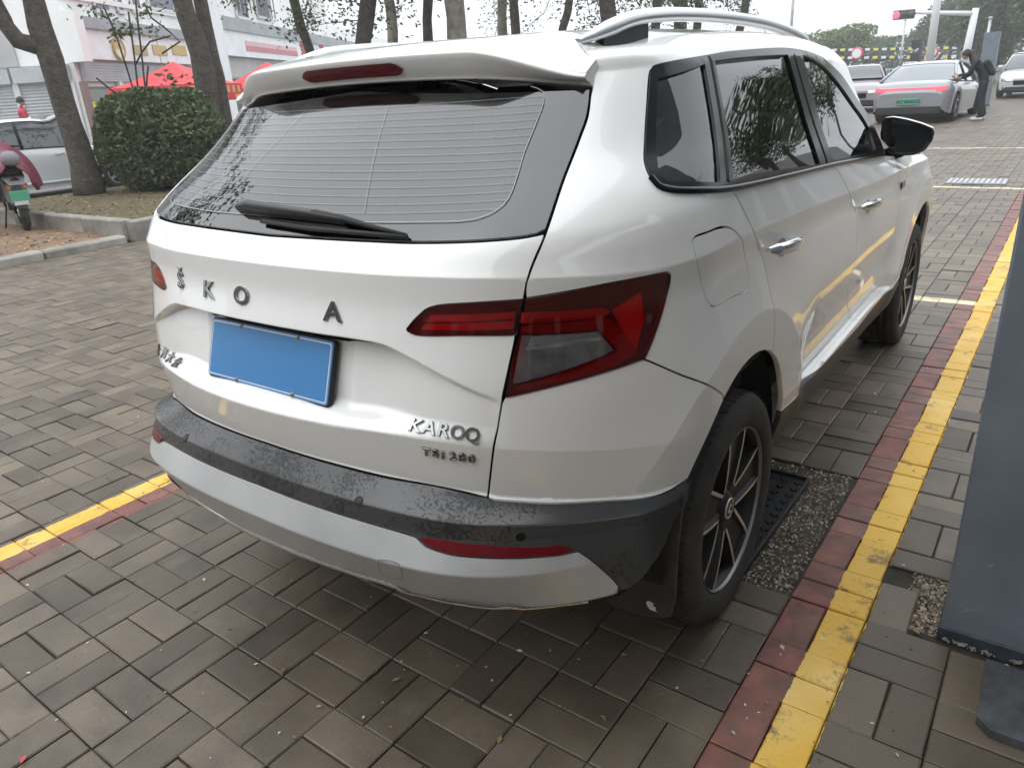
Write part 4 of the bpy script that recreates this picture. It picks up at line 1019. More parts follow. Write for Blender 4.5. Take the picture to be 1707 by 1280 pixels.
# ------------------------------------------------------------------ wheels
def wheel():
    """axis along +x (outer face at +x)"""
    root = empty('wheel', (0, 0, 0))
    hw = .1075; prof = []
    for r_, h in ((.232, .082), (.236, .098), (.246, .104), (.262, .1075), (.285, .1085), (.306, .105), (.318, .098), (.3265, .088), (.3305, .078)): prof.append((r_, h))
    tr = [(.3325, .068), (.3335, .050), (.3275, .049), (.3275, .041), (.3335, .040), (.3340, .016), (.3275, .015), (.3275, .007), (.3340, .006)]
    prof += tr; full = prof+[(r_, -h) for r_, h in prof[::-1]]
    mb = MB(); mb.lathe(full, 72, 'x')
    for k in range(72):                                  # shoulder blocks and siping
        a = 2*math.pi*(k+.5)/72
        for sd in (1, -1):
            mb.box((sd*.078, .3312*math.cos(a), .3312*math.sin(a)), (.030, .0035 if k % 2 else .006, .0022), (a+math.pi/2, 0, 0))
    TY = mb.build('tyre', M_TYRE, root)
    mb = MB(); mb.lathe([(.235, .100), (.238, .097), (.236, .090), (.226, .086), (.222, .06), (.205, .0), (.205, -.09), (.235, -.10)], 56, 'x')
    RM = mb.build('rim', M_RIMD, root)
    mb = MB(); mb.lathe([(.2290, .0900), (.2312, .0985), (.2335, .1000), (.2345, .0985)], 64, 'x'); mb.build('rim_flange', pmat('flange_grey', (.22, .22, .22), .45, metal=.7), RM)
    mb = MB(); mb.lathe([(.03, .035), (.155, .035), (.155, .022), (.03, .022)], 40, 'x'); mb.build('brake_disc', pmat('disc_iron', (.05, .045, .04), .5, metal=.5), RM)
    # five broad dark spokes with machined edges; V-shaped openings between them
    for k in range(5):
        a0 = 2*math.pi*k/5+.20
        def P2_(r_, da, x): a = a0+da; return (x, r_*math.cos(a), r_*math.sin(a))
        st = [(.045, .60, .074), (.068, .595, .079), (.085, .50, .081), (.11, .415, .084), (.15, .345, .087), (.19, .305, .089), (.2275, .275, .089)]
        ew = lambda r_: .0100/r_
        dk = MB(); cols = []
        for f_, dx in ((-1.12, -.040), (-1, 0), ('l', -.0005), ('l2', -.009), ('r2', -.009), ('r', -.0005), (1, 0), (1.12, -.040)):
            row = []
            for r_, h, x in st:
                e = min(ew(r_), h*.5); ang = {'l': -h+e, 'r': h-e, 'l2': -h+e*1.8, 'r2': h-e*1.8}[f_] if isinstance(f_, str) else h*f_
                row.append(P2_(r_, ang, x+dx))
            cols.append(row)
        dk.grid(cols, False, False); SPK = dk.build('spoke', M_RIMD, RM)
        for sd in (-1, 1):
            sv = MB(); A_ = [P2_(r_, sd*h, x+.0012) for r_, h, x in st[1:]]; B_ = [P2_(r_, sd*(h-min(ew(r_), h*.5)), x+.0012) for r_, h, x in st[1:]]
            sv.grid([A_, B_], False, sd > 0); sv.build('spoke_face', M_RIMS, SPK)
    mb = MB(); mb.lathe([(0, .086), (.024, .086), (.034, .083), (.046, .074), (.060, .060), (.064, .03)], 32, 'x'); HB = mb.build('hub', M_RIMD, RM)
    mb = MB(); mb.lathe([(.0265, .0862), (.0275, .0875), (.030, .0875), (.031, .0845)], 32, 'x'); mb.build('hub_ring', M_RIMS, HB)
    mb = MB(); mb.lathe([(.0, .0868), (.026, .0866)], 24, 'x'); mb.build('hub_badge', pmat('hub_badge_black', (.015, .015, .016), .25), HB)
    # winged arrow on the badge
    arw = [(-.016, -.006), (.004, -.016), (.010, -.012), (-.002, -.004), (.006, .004), (.014, .000), (.012, .008), (.004, .014), (-.006, .008), (-.010, .002)]
    mb = MB(); mb.add([(.0874, y, z) for y, z in arw], [tuple(range(len(arw)))]); mb.build('badge_arrow', M_RIMS, HB)
    for k in range(5):
        a = 2*math.pi*k/5+.2+math.pi/5; mb = MB(); mb.lathe([(0, .074), (.007, .074), (.0085, .060)], 10, 'x', (0, .047*math.cos(a), .047*math.sin(a))); mb.build('wheel_bolt', M_RIMD, RM)
    return root
W0 = wheel()
for k, (yw, sg) in enumerate(((AX_R, 1), (AX_R, -1), (AX_F, 1), (AX_F, -1))):
    o = W0 if k == 0 else copy_tree(W0)
    o.parent = SUV; o.location = (sg*.770, yw, .3265); o.rotation_euler = (R((0, 40, 131, 77)[k]), 0, 0 if sg > 0 else math.pi)
# ------------------------------------------------------------------ plate, badges, wiper, handles
pw, ph = .222, .071; tl = R(19); pc = Vector((0, -.788, .8895))
up_ = Vector((0, math.sin(tl), math.cos(tl))); nr_ = Vector((0, -math.cos(tl), math.sin(tl)))
Mp = Matrix(((1, up_.x, nr_.x, pc.x), (0, up_.y, nr_.y, pc.y), (0, up_.z, nr_.z, pc.z), (0, 0, 0, 1)))
def rrect(w_, h_, r_, n=5):
    return [(cx+r_*math.cos(a), cy+r_*math.sin(a)) for cx, cy, a0 in ((w_-r_, h_-r_, 0), (-w_+r_, h_-r_, 90), (-w_+r_, -h_+r_, 180), (w_-r_, -h_+r_, 270)) for a in [R(a0+90*i/n) for i in range(n+1)]]
mb = MB(); mb.prism(rrect(pw, ph, .008), -.004, 0, Mp); NP = mb.build('number_plate', pmat('plate_edge', (.10, .25, .50), .35), TAIL)
mb = MB(); mb.prism(rrect(pw-.004, ph-.004, .006), 0, .0006, Mp); mb.build('plate_border', M_PLW, NP)
mb = MB(); mb.prism(rrect(pw-.007, ph-.007, .005), .0006, .0013, Mp); mb.build('plate_field', M_PLATE, NP)
for x in (-.105, .105):
    for z in (.066, -.066):
        mb = MB(); mb.lathe([(0, .003), (.004, .003), (.006, .0015), (.006, 0)], 12, 'z', (x, z, .001)); mb.v = [tuple(Mp@Vector(q)) for q in mb.v]; mb.build('plate_screw', pmat('screw_steel', (.25, .24, .22), .4, metal=.8), NP)
mb = MB(); mb.prism(rrect(pw+.004, ph+.004, .010), -.014, -.004, Mp); mb.build('plate_holder', M_RUB, NP)
M_BADGE = pmat('badge_chrome', (.26, .26, .26), .14, metal=1.0)
def badge(ch, px, size, name='badge_letter', bold=.0006, sx=1.0, parent=None, depth=.0022):
    s_, v_ = trace([px])[0]; p = F(s_, v_); t = F(s_+.02, v_)-F(s_-.02, v_); u = F(s_, v_+.016)-F(s_, v_-.016); n = np.cross(t, u); n = n/np.linalg.norm(n)
    return place_text(ch, size, depth, Vector(p[0])+Vector(n[0])*(depth+.0002), t[0], u[0], name, M_BADGE, parent or TAIL, bold, sx)
for ch, px in (('Š', (303, 468)), ('K', (349, 484)), ('O', (404, 494)), ('A', (556, 521))): badge(ch, px,   .058, bold=.0008, sx=1.25)
for ch, px in (('K', (693.7, 711)), ('A', (717, 714.5)), ('R', (740, 718)), ('O', (763.5, 721.5)), ('Q', (788, 725))): badge(ch, px, .040, sx=1.12 if ch in 'KAR' else .98, bold=.0003)
for ch, px in (('T', (711, 752)), ('S', (727, 755)), ('I', (739, 757.7)), ('2', (755.5, 759.4)), ('8', (771, 761.8)), ('0', (787, 764))): badge(ch, px, .028, bold=.0, sx=1.15)
for ch, px in (('上', (266, 584)), ('汽', (275, 590)), ('大', (285, 597.5)), ('众', (296, 606))): badge(ch, px, .033, bold=.0007, sx=1.1)
# tailgate wiper
wp = trace([(405, 352), (425, 350), (470, 356), (530, 363), (577, 370), (620, 381), (680, 396)]); wq, wn = FN(np.array([q[0] for q in wp]), np.array([q[1] for q in wp]))
hsv_ = [.007, .011, .0105, .009, .007, .005, .004]; hts = [.024, .032, .030, .023, .016, .011, .009]
dirs = np.gradient(wq, axis=0); dirs /= np.linalg.norm(dirs, axis=1)[:, None]; dn = np.cross(dirs, wn)
pr = []
for i in range(5):
    pr.append([tuple(wq[i]+dn[i]*hsv_[i]*a*1.2+wn[i]*(hts[i]*b+.002)) for a, b in ((-1, 0), (-.95, .55), (-.5, .95), (.4, 1.0), (.9, .7), (1.05, 0))])
mb = MB(); mb.grid(pr, True, False); mb.add(pr[0], [tuple(range(6))]); mb.add(pr[-1], [tuple(range(6))[::-1]])
WP = mb.build('rear_wiper', pmat('wiper_plastic', (.022, .022, .023), .42), TAIL)
mb = MB(); mb.tube([wq[i]+wn[i]*(hts[i]*.7) for i in (3, 4, 5, 6)], [.010, .008, .0055, .0045], 6); mb.build('wiper_arm', M_RUB, WP)
b0 = trace([(440, 372), (520, 385), (600, 392), (682, 400)]); bq, bn = FN(np.array([q[0] for q in b0]), np.array([q[1] for q in b0]))
mb = MB(); mb.tube([bq[i]+bn[i]*.008 for i in range(4)], .0055, 6); mb.build('wiper_blade', M_RUB, WP)
# door handles
def handle(px0, px1, doors):
    (s0, v0), (s1, v1) = trace([px0, px1]); N_ = 13; ss = np.linspace(s0, s1, N_); vv = np.linspace(v0, v1, N_); p3, n3 = FN(ss, vv)
    t = p3[-1]-p3[0]; t /= np.linalg.norm(t); upv = np.cross(n3[6], t); upv *= np.sign(upv[2])
    for sg, dr in zip((1, -1), doors):
        f = np.array([sg, 1, 1]); ring = []
        for i in range(N_):
            a = i/(N_-1); lift = .006+.030*math.sin(math.pi*min(1, max(0, (a+.02)/1.04)))**.55; h = .013+.004*math.sin(math.pi*a)
            if i in (0, N_-1): h = .006; lift = .008
            c = p3[i]+n3[i]*lift
            ring.append([tuple((c+upv*h*math.cos(b)+n3[i]*.008*math.sin(b))*f) for b in np.linspace(0, 2*math.pi, 12)])
        mb = MB(); mb.grid(ring, True, sg < 0); mb.add(ring[0], [tuple(range(12))]); mb.add(ring[-1], [tuple(range(12))[::-1]])
        H = mb.build('door_handle', M_CHROME, dr)
        mb = MB(); c = p3[5]+n3[5]*-.004; k = []
        cupr = [[tuple((p3[6]+t*.034*r_*math.cos(b)*1.25+upv*(.026*r_*math.sin(b)-.006)+n3[6]*(.0012 if r_ > .98 else .0006-.0000))*f) for b in np.linspace(0, 2*math.pi, 20)] for r_ in (1.0, .01)]
        mb.grid(cupr, True, sg > 0); mb.build('handle_recess', pmat('handle_cup', (.20, .20, .20), .3, coat=1), dr)
handle((1276, 417), (1329, 400), RD); handle((1431, 347), (1462, 336), FD)
# small wing emblem between front door and wing
s_, v_ = trace([(1504, 308)])[0]; p, n = FN(s_, v_)
for sg, o in zip((1, -1), WG):
    mb = MB(); mb.box((0, 0, 0), (.006, .085, .030), None, .002); M = Matrix.Translation((sg*(p[0][0]+.004), p[0][1], p[0][2]))
    mb.v = [tuple(M@Vector(q)) for q in mb.v]; mb.build('wing_emblem', pmat('emblem_dark', (.10, .10, .10), .2, metal=.8), o)
# ------------------------------------------------------------------ door mirrors
def mirror_shell(sg):
    mo = [(1476, 222), (1479, 205), (1484, 197), (1497, 195), (1520, 199), (1545, 206), (1562, 213), (1564, 222), (1560, 236), (1548, 252), (1532, 258), (1505, 260.5), (1487, 259), (1479, 248)]
    Y_ = 1.80; o3 = np.array([on_plane(x, y, (0, Y_, 0), (-.10, 1, 0)) for x, y in mo]); c = o3.mean(0)
    rings = []
    for d_, k in ((0, .93), (.002, 1.0), (.03, 1.02), (.075, .96), (.115, .80), (.145, .50), (.155, .10)):
        q = c+(o3-c)*k; q = q+np.array([-.02*k, d_, .0]); rings.append([(sg*p[0], p[1], p[2]) for p in np.vstack([q, q[:1]])])
    root = empty('door_mirror', (0, 0, 0)); root.parent = SUV
    top = MB(); top.grid(rings[1:], True, sg < 0)
    cap = top.build('mirror_cap', M_WHITE, root)
    fr = MB(); gl = c+(o3-c)*.86; fr.grid([rings[1], rings[0], [(sg*p[0], p[1]+.006, p[2]) for p in np.vstack([gl, gl[:1]])]], True, sg < 0); fr.build('mirror_frame', M_TRIMB, root)
    g = MB(); g.add([(sg*p[0], p[1]+.007, p[2]) for p in gl], [tuple(range(len(gl))) if sg < 0 else tuple(range(len(gl)))[::-1]]); g.build('mirror_glass', pmat('mirror_glass', (.055, .06, .065), .03, metal=1.0), root)
    lo = [p for p in range(len(mo)) if mo[p][1] > 238]
    b = MB(); b.tube([(sg*.81, 1.93, 1.075), (sg*.86, 1.95, 1.09), (sg*(c[0]-.03), 1.97, c[2]-.03)], [.028, .026, .03], 8); b.build('mirror_arm', M_TRIMB, root)
    lw = MB(); lw.grid([[tuple(np.array([sg*c[0], c[1], c[2]])+(np.array(rg[i])-np.array([sg*c[0], c[1], c[2]]))*np.array([1.012, 1.0, 1.012])) for i in range(7, 15)] for rg in rings[1:6]], True, sg < 0); lw.build('mirror_base', M_TRIMB, root)
mirror_shell(1); mirror_shell(-1)
# ------------------------------------------------------------------ front end (hidden from this side), windscreen, cabin
def edge_pt(s_, v_): return F(s_, v_)[0]
bon = []
for y in np.linspace(1.93, 3.22, 22):
    s_ = y-CY0; e_ = edge_pt(min(s_, SF_END), float(np.interp(s_, [1.7, 2.2, 2.65, SF_END], [1.174, 1.165, 1.15, 1.125]))+.004) if s_ <= CY1-CY0 else None
    if e_ is None:
        a = (y-CY1); lo, hi = CY1-CY0, SF_END
        for _ in range(24):
            m_ = (lo+hi)/2
            if F(m_, 1.13)[0][1] < y: lo = m_
            else: hi = m_
        e_ = edge_pt(lo, 1.129)
    bon.append([(e_[0]*t, y+.10*(1-t*t)*sst(2.6, 3.2, y), e_[2]+.045*(1-t*t)+.012*sst(.55, .62, abs(t))*(1-abs(t))) for t in np.linspace(-1, 1, 29)])
MB().grid(bon, True, False).build('bonnet', M_WHITE, SUV)
fb = lin([(SF_END, .34), (SF_END, 1.12)], .05); ctr = CY1-CY0+math.pi/2
frp = lin([(SF_END, .33), (SF_END, 1.12), (ctr, 1.12), (ctr, .33), (SF_END, .33)], .03)
panel('front_bumper', frp, M_WHITE, SUV, gap=0, grid=.05, skirt=0)
grp = lin([(ctr-.45, .93), (ctr-.40, 1.04), (ctr, 1.05), (ctr, .86), (ctr-.38, .86), (ctr-.45, .93)], .03)
panel('grille', grp, M_TRIMB, SUV, gap=0, off=.006, grid=.05, skirt=.006)
hlp = lin([(SF_END+.02, .98), (SF_END+.05, 1.05), (ctr-.46, 1.03), (ctr-.47, .93), (SF_END+.05, .93), (SF_END+.02, .98)], .03)
panel('headlight', hlp, M_LCHR, SUV, gap=0, off=.005, grid=.04, skirt=.006)
wsr = []
for t in np.linspace(-1, 1, 25):
    wsr.append([((.585+.16*k)*t*1.0, 1.285+.70*k+.10*(1-t*t)+.0, 1.552+.022*(1-t*t)*(1-k)-.43*k-.03*k*(1-k)*0+.035*math.sin(math.pi*k)) for k in np.linspace(0, 1, 12)])
MB().grid(wsr, True, True).build('windscreen', M_GLASS_S, SUV)
cb_ = MB(); cb_.box((0, 1.95, .93), (1.5, .5, .34), None, .06); cb_.build('dashboard', M_SEAT, SUV)
fl_ = MB(); fl_.box((0, .9, .58), (1.5, 2.6, .05)); fl_.box((0, -.42, .98), (1.15, .45, .03)); fl_.build('cabin_floor', M_SEAT, SUV)
for x, y in ((-.38, 1.0), (.38, 1.0), (-.42, .06), (0, .06), (.42, .06)):
    st = MB(); st.box((x, y+.25, .72), (.50 if y > .5 else .42, .52, .16), None, .05); st.box((x, y-.06, 1.02), (.48 if y > .5 else .41, .14, .58), (-.28, 0, 0), .05)
    sO = st.build('seat', M_SEAT, SUV)
    hr = MB(); hr.box((x, y-.17, 1.375), (.25, .10, .16), (-.2, 0, 0), .04); hr.build('headrest', M_SEAT, sO)
# ------------------------------------------------------------------ pillar, with canopy and shop added out of view on the right
M_BLUE = pmat('pillar_paint', (.155, .182, .215), .36, var=.22, vscale=3, coat=.25, coat_r=.2, bump=.15, bscale=12, rvar=.08)
M_BLUED = pmat('pillar_foot', (.035, .042, .055), .6, var=.6, vscale=25)
M_CONC = pmat('concrete', (.26, .245, .215), .9, var=.35, vscale=5, bump=.5, bscale=60)
def pillar(x0, x1, y0, y1, h, label, group=None):
    r_ = empty('steel_pillar', ((x0+x1)/2, (y0+y1)/2, 0), 0, label, 'pillar', group)
    mb = MB(); mb.box((0, 0, h/2+.02), (x1-x0, y1-y0, h), None, .006); mb.build('shaft', M_BLUE, r_)
    mb = MB(); mb.box((0, 0, .012), (x1-x0+.012, y1-y0+.012, .05), None, .004); mb.build('foot', M_BLUED, r_)
    return r_
PIL = pillar(1.393, 1.95, .168, .62, 3.1, 'blue-grey steel pillar with scuffed paint rising from the gravel patch')
# dents and scratches on the pillar face
r3 = random.Random(8)
for _ in range(5):
    x_, z_ = r3.uniform(-.24, -.02), r3.uniform(.05, .30); l_ = r3.uniform(.01, .035); a_ = r3.uniform(0, 3.1)
    mb = MB(); mb.add([(x_-l_*math.cos(a_), -.2275, z_-l_*math.sin(a_)), (x_+.004, -.2275, z_-.003), (x_+l_*math.cos(a_), -.2275, z_+l_*math.sin(a_)), (x_-.003, -.2275, z_+.004)], [(0, 1, 2, 3)])
    mb.build('scratch', pmat('scratch_grey', (.22, .24, .25), .7) if 'scratch_grey' not in MATS else MATS['scratch_grey'], PIL)
gr = MB()
for _ in range(160):
    x_ = r3.uniform(1.40, 1.94); s_ = r3.uniform(.002, .006); gr.box((x_, .166-r3.uniform(0, .012), .002+r3.uniform(-.004, .004)), (s_*2, s_, s_), (r3.uniform(0, 3), r3.uniform(0, 3), 0))
tag(gr.build('mortar_crumbs', M_CONC), 'crumbs of pale mortar along the foot of the blue pillar', 'mortar', kind='stuff')
p = gnd(1646, 1112); p2_ = gnd(1640, 1238)
mb = MB(); mb.prism([(.03, 0), (.5, 0), (.5, .25), (0, .25), (0, .03)], .0, .022, None); rp = mb.build('steel_plate', pmat('plate_steel', (.060, .063, .068), .5, var=.4, vscale=20, bump=.3, bscale=80), None, (1.505, float(gnd(1665, 1236)[1]), 0.002))
tag(rp, 'dark steel plate lying on the pavers in front of the blue pillar', 'plate')
M_SHOPG = glass_mat('shop_glass', (.35, .40, .40), 1.0, ior=1.5)
shop = empty('added_shop_front', (9.5, 18.0, 0), 0, 'glass shop front with pale columns, added out of view for reflections in the parked SUV', 'building')  # unseen shop added as a source of shade and window reflections
M_PALE = pmat('shop_render', (.30, .30, .29), .8, var=.15, vscale=2)
mb = MB(); mb.box((4.0, 0, 3.9), (8, 66, 1.6)); mb.build('fascia', M_PALE, shop)
mb = MB(); mb.box((4.5, 0, 1.5), (6, 66, 3.1)); mb.build('shop_room', pmat('shop_inside', (.10, .09, .08), .9), shop)
for k in range(17):
    mb = MB(); mb.box((.1, -32+k*4, 1.55), (.4, .5, 3.1)); mb.build('column', M_PALE, shop)
    if k < 16:
        mb = MB(); mb.box((.18, -30+k*4, 1.55), (.02, 3.5, 3.0)); mb.build('shop_window', M_SHOPG, shop)
        mb = MB(); mb.box((.16, -30+k*4, 1.5), (.06, .05, 3.0)); mb.build('window_bar', M_PALE, shop)

can = empty('canopy', (2.95, -3.7, 0), 0, 'flat grey canopy roof added out of view for shade, resting on the blue pillar', 'canopy')  # unseen canopy added to shade the paving near the pillar
mb = MB(); mb.box((0, 0, 3.22), (3.1, 8.7, .16), None, .01); mb.build('added_canopy_roof', pmat('canopy_grey', (.45, .455, .46), .6), can)
mb = MB(); mb.box((-1.57, 0, 3.19), (.10, 8.7, .32), None, .01); mb.build('added_canopy_edge', M_BLUE, can)
mb = MB(); mb.box((0, 4.37, 3.19), (3.0, .10, .32), None, .01); mb.build('added_canopy_edge', M_BLUE, can)
# unseen office block added behind the camera to darken reflections in the tailgate paint
ob = empty('added_office_block', (-6, -17, 0), 0, 'long grey office block with dark windows, added out of view to darken the tailgate reflections', 'building')
mb = MB(); mb.box((0, -5, 4.4), (44, 10, 8.8)); mb.build('wall', pmat('office_wall', (.36, .35, .33), .85, var=.12, vscale=.6), ob)
M_OFW = pmat('office_window', (.03, .035, .045), .12, coat=.6)
for fl_ in range(2):
    for k in range(14): mb = MB(); mb.box((-19.5+k*3, .02, 2.2+fl_*3.6), (1.9, .08, 1.8)); wn_ = mb.build('window', M_OFW, ob); mb = MB(); mb.box((-19.5+k*3, .05, 1.25+fl_*3.6), (2.1, .16, .10)); mb.build('sill', M_PALE, wn_)
# drain cover left lying beside the rear wheel
gr_ = empty('drain_cover', (.735, .52, 0), R(-1.5), 'black ribbed drain cover leaning in the gravel behind the rear wheel', 'drain cover')
M_IRON = pmat('black_iron', (.016, .016, .017), .42, var=.4, vscale=30)
mb = MB(); mb.box((0, 0, -.004), (.26, .66, .022), None, .003); mb.build('cover_plate', M_IRON, gr_)
for a, b_, c_, d_ in ((-.126, 0, .012, .66), (.126, 0, .012, .66), (0, -.326, .24, .012), (0, .326, .24, .012)):
    mb = MB(); mb.box((a, b_, .012), (c_, d_, .016), None, .002); mb.build('cover_rim', M_IRON, gr_)
for i in range(5):
    for j in range(12):
        mb_ = MB() if (i, j) != (0, 0) else MB()
        if i == j == 0: cx_me = MB().box((0, 0, 0), (.028, .008, .006)).box((0, 0, .0002), (.008, .028, .006)).mesh('stud', M_IRON)
        link('stud', cx_me, None, gr_, (-.10+i*.05, -.29+j*.052, .009))
# channel grate across the far bay line
q0, q1 = gnd(1580, 309), gnd(1668, 312); ctr_ = (q0+q1)/2
dg = empty('channel_grate', (float(ctr_[0]), float(ctr_[1])+.35, 0), 0, 'pale metal channel grate set in the pavers beyond the SUV', 'drain grate')
M_GALV = pmat('galvanised', (.42, .43, .44), .45, metal=.5, var=.2, vscale=8)
mb = MB(); mb.box((0, 0, .008), (.66, .50, .012)); mb.build('grate_bed', pmat('grate_dark', (.22, .22, .23), .7), dg)
for k in range(11):
    mb = MB(); mb.box((-.30+k*.06, 0, .016), (.036, .48, .012)); mb.build('grate_bar', M_GALV, dg)

# ------------------------------------------------------------------ planting bed and pad on the left
M_KERB = pmat('kerb_stone', (.25, .235, .205), .9, var=.4, vscale=3.5, bump=.6, bscale=40)
M_SOIL = pmat('leaf_litter_soil', (.070, .052, .030), .95, col2=(.15, .12, .06), vscale=6, bump=.8, bscale=50, bdist=.02)
M_PAD = pmat('pad_brown', (.155, .085, .050), .9, col2=(.24, .16, .10), vscale=2.2, bump=.6, bscale=60, bdist=.01)
bed = MB(); bed.box((-10.6, 20.9, .04), (5.6, 35.8, .20)); tag(bed.build('planting_bed', M_SOIL), kind='structure')
road = MB(); road.add([(-21.5, -20, -.008), (-13.5, -20, -.008), (-13.5, 60, -.008), (-21.5, 60, -.008)], [(0, 1, 2, 3)]); tag(road.build('side_road', pmat('side_road_asphalt', (.16, .15, .14), .8, var=.2, vscale=2)), kind='structure')
fpv = MB(); fpv.add([(-60, -20, -.004), (-21.5, -20, -.004), (-21.5, 60, -.004), (-60, 60, -.004)], [(0, 1, 2, 3)]); tag(fpv.build('footpath', pmat('footpath_slab', (.25, .24, .22), .8, var=.15, vscale=1)), kind='structure')
pad = MB(); pad.box((-10.4, -3.0, .0), (5.4, 11.7, .09)); tag(pad.build('parking_pad', M_PAD), kind='structure')
rk = random.Random(12)
def kerb(x, y, L_, rz, h=.27, wd=.16, lab=''):
    mb = MB(); mb.box((0, 0, h/2-.03), (L_-.012, wd, h), None, .018); o = mb.build('kerb_stone', M_KERB, None, (x, y, rk.uniform(-.006, .006)), (rk.gauss(0, .012), rk.gauss(0, .008), rz+rk.gauss(0, .008)))
    return tag(o, lab, 'kerb', 'kerb stones round the planting bed')
ORD = ['first', 'second', 'third', 'fourth', 'fifth', 'sixth', 'seventh', 'eighth', 'ninth', 'tenth', 'eleventh', 'twelfth', 'thirteenth', 'fourteenth']
for k in range(6): kerb(-8.27-k*.98, 2.93, .98, 0, lab='weathered raised kerb stone above the brown pad, %s from the bed corner' % ORD[k])
for k in range(14): kerb(-7.70, 3.40+k*.98, .98, math.pi/2, lab='weathered raised kerb stone along the grey paving, %s from the bed corner' % ORD[k])
for k in range(8): 
    o = kerb(-7.62, 2.30-k*.95, .94, math.pi/2, .12, .20, 'low cracked kerb stone between brown pad and grey paving, %s from the raised kerb' % ORD[k]); o['group'] = 'low kerb stones along the pad'
lit = MB(); rl = random.Random(3)
for _ in range(5200):
    if rl.random() < .5: x_, y_, z_ = rl.uniform(-13.3, -7.9), rl.uniform(3.05, 9.0), .145
    else: x_, y_, z_ = rl.uniform(-13, -7.8), rl.uniform(-2.0, 2.8), .05
    s_ = rl.uniform(.018, .045); a_ = rl.uniform(0, 6.3); lit.m = rl.randrange(4); t_ = rl.uniform(-.012, .012)
    lit.add([(x_+s_*math.cos(a_), y_+s_*math.sin(a_), z_+t_+.003), (x_-s_*.5*math.sin(a_), y_+s_*.5*math.cos(a_), z_+.006), (x_-s_*math.cos(a_), y_-s_*math.sin(a_), z_-t_+.003), (x_+s_*.5*math.sin(a_), y_-s_*.5*math.cos(a_), z_+.004)], [(0, 1, 2, 3)])
M_DRY = [pmat('dry_leaf_%d' % k, c, .8) for k, c in enumerate([(.22, .15, .06), (.14, .085, .035), (.30, .23, .11), (.10, .11, .04)])]
tag(lit.build('fallen_leaves', M_DRY), 'scatter of dry fallen leaves over the bed and the brown pad', 'leaves', kind='stuff')
for (px, py), c in (((473, 1120), 0), ((40, 1268), None), ((1005, 1200), 1)):
    q = gnd(px, py); mt = M_DRY[c] if c is not None else pmat('pink_petal', (.55, .10, .11), .6)
    s_ = .013; mb = MB(); mb.add([(-s_, 0, .002), (0, -s_*.5, .006), (s_, 0, .002), (0, s_*.55, .007)], [(0, 1, 2, 3)])
    tag(mb.build('fallen_leaf' if c is not None else 'petal', mt, None, (q[0], q[1], .004), (0, 0, px)), {0: 'curled tan leaf on the dark pavers behind the bumper', 1: 'small brown leaf on the pavers behind the wheel', None: 'pink petal lying alone on a grey paver'}[c], 'leaf' if c is not None else 'petal')

deb = MB(); rd_ = random.Random(77)
for _ in range(420):
    px_, py_ = rd_.uniform(-100, 1800), 380+900*rd_.random()**1.3; q = gnd(px_, py_)
    if np.linalg.norm(q-CAM) > 9 or q[0] < -7.3: continue
    s_ = rd_.uniform(.0025, .008)*(1 if rd_.random() < .9 else 2.2); a_ = rd_.uniform(0, 6.3); deb.m = rd_.randrange(4)
    deb.add([(q[0]+s_*math.cos(a_), q[1]+s_*math.sin(a_), .003), (q[0]-s_*.6*math.sin(a_), q[1]+s_*.6*math.cos(a_), .004), (q[0]-s_*math.cos(a_), q[1]-s_*math.sin(a_), .003), (q[0]+s_*.5*math.sin(a_), q[1]-s_*.5*math.cos(a_), .0055)], [(0, 1, 2, 3)])
tag(deb.build('litter', [pmat('chip_pale', (.42, .39, .33), .8), M_DRY[0], M_DRY[1], pmat('chip_white', (.6, .6, .58), .7)]), 'tiny chips and leaf bits strewn over the pavers', 'litter', kind='stuff')
# ------------------------------------------------------------------ foliage
def leaf_mat(name, c1, c2, tr=.25):
    m = bpy.data.materials.new(name); m.use_nodes = True; nd, lk = nodes_of(m); b = nd['Principled BSDF']
    at = nd.new('ShaderNodeAttribute'); at.attribute_name = 'tone'; mx = nd.new('ShaderNodeMix'); mx.data_type = 'RGBA'; mx.inputs['A'].default_value = (*c1, 1); mx.inputs['B'].default_value = (*c2, 1)
    lk.new(at.outputs['Fac'], mx.inputs['Factor']); lk.new(mx.outputs['Result'], b.inputs['Base Color']); b.inputs['Roughness'].default_value = .45; b.inputs['Specular IOR Level'].default_value = .4
    t = nd.new('ShaderNodeBsdfTranslucent'); lk.new(mx.outputs['Result'], t.inputs['Color']); ms = nd.new('ShaderNodeMixShader'); ms.inputs['Fac'].default_value = tr
    o = nd['Material Output']; lk.new(b.outputs['BSDF'], ms.inputs[1]); lk.new(t.outputs['BSDF'], ms.inputs[2]); lk.new(ms.outputs['Shader'], o.inputs['Surface']); return m
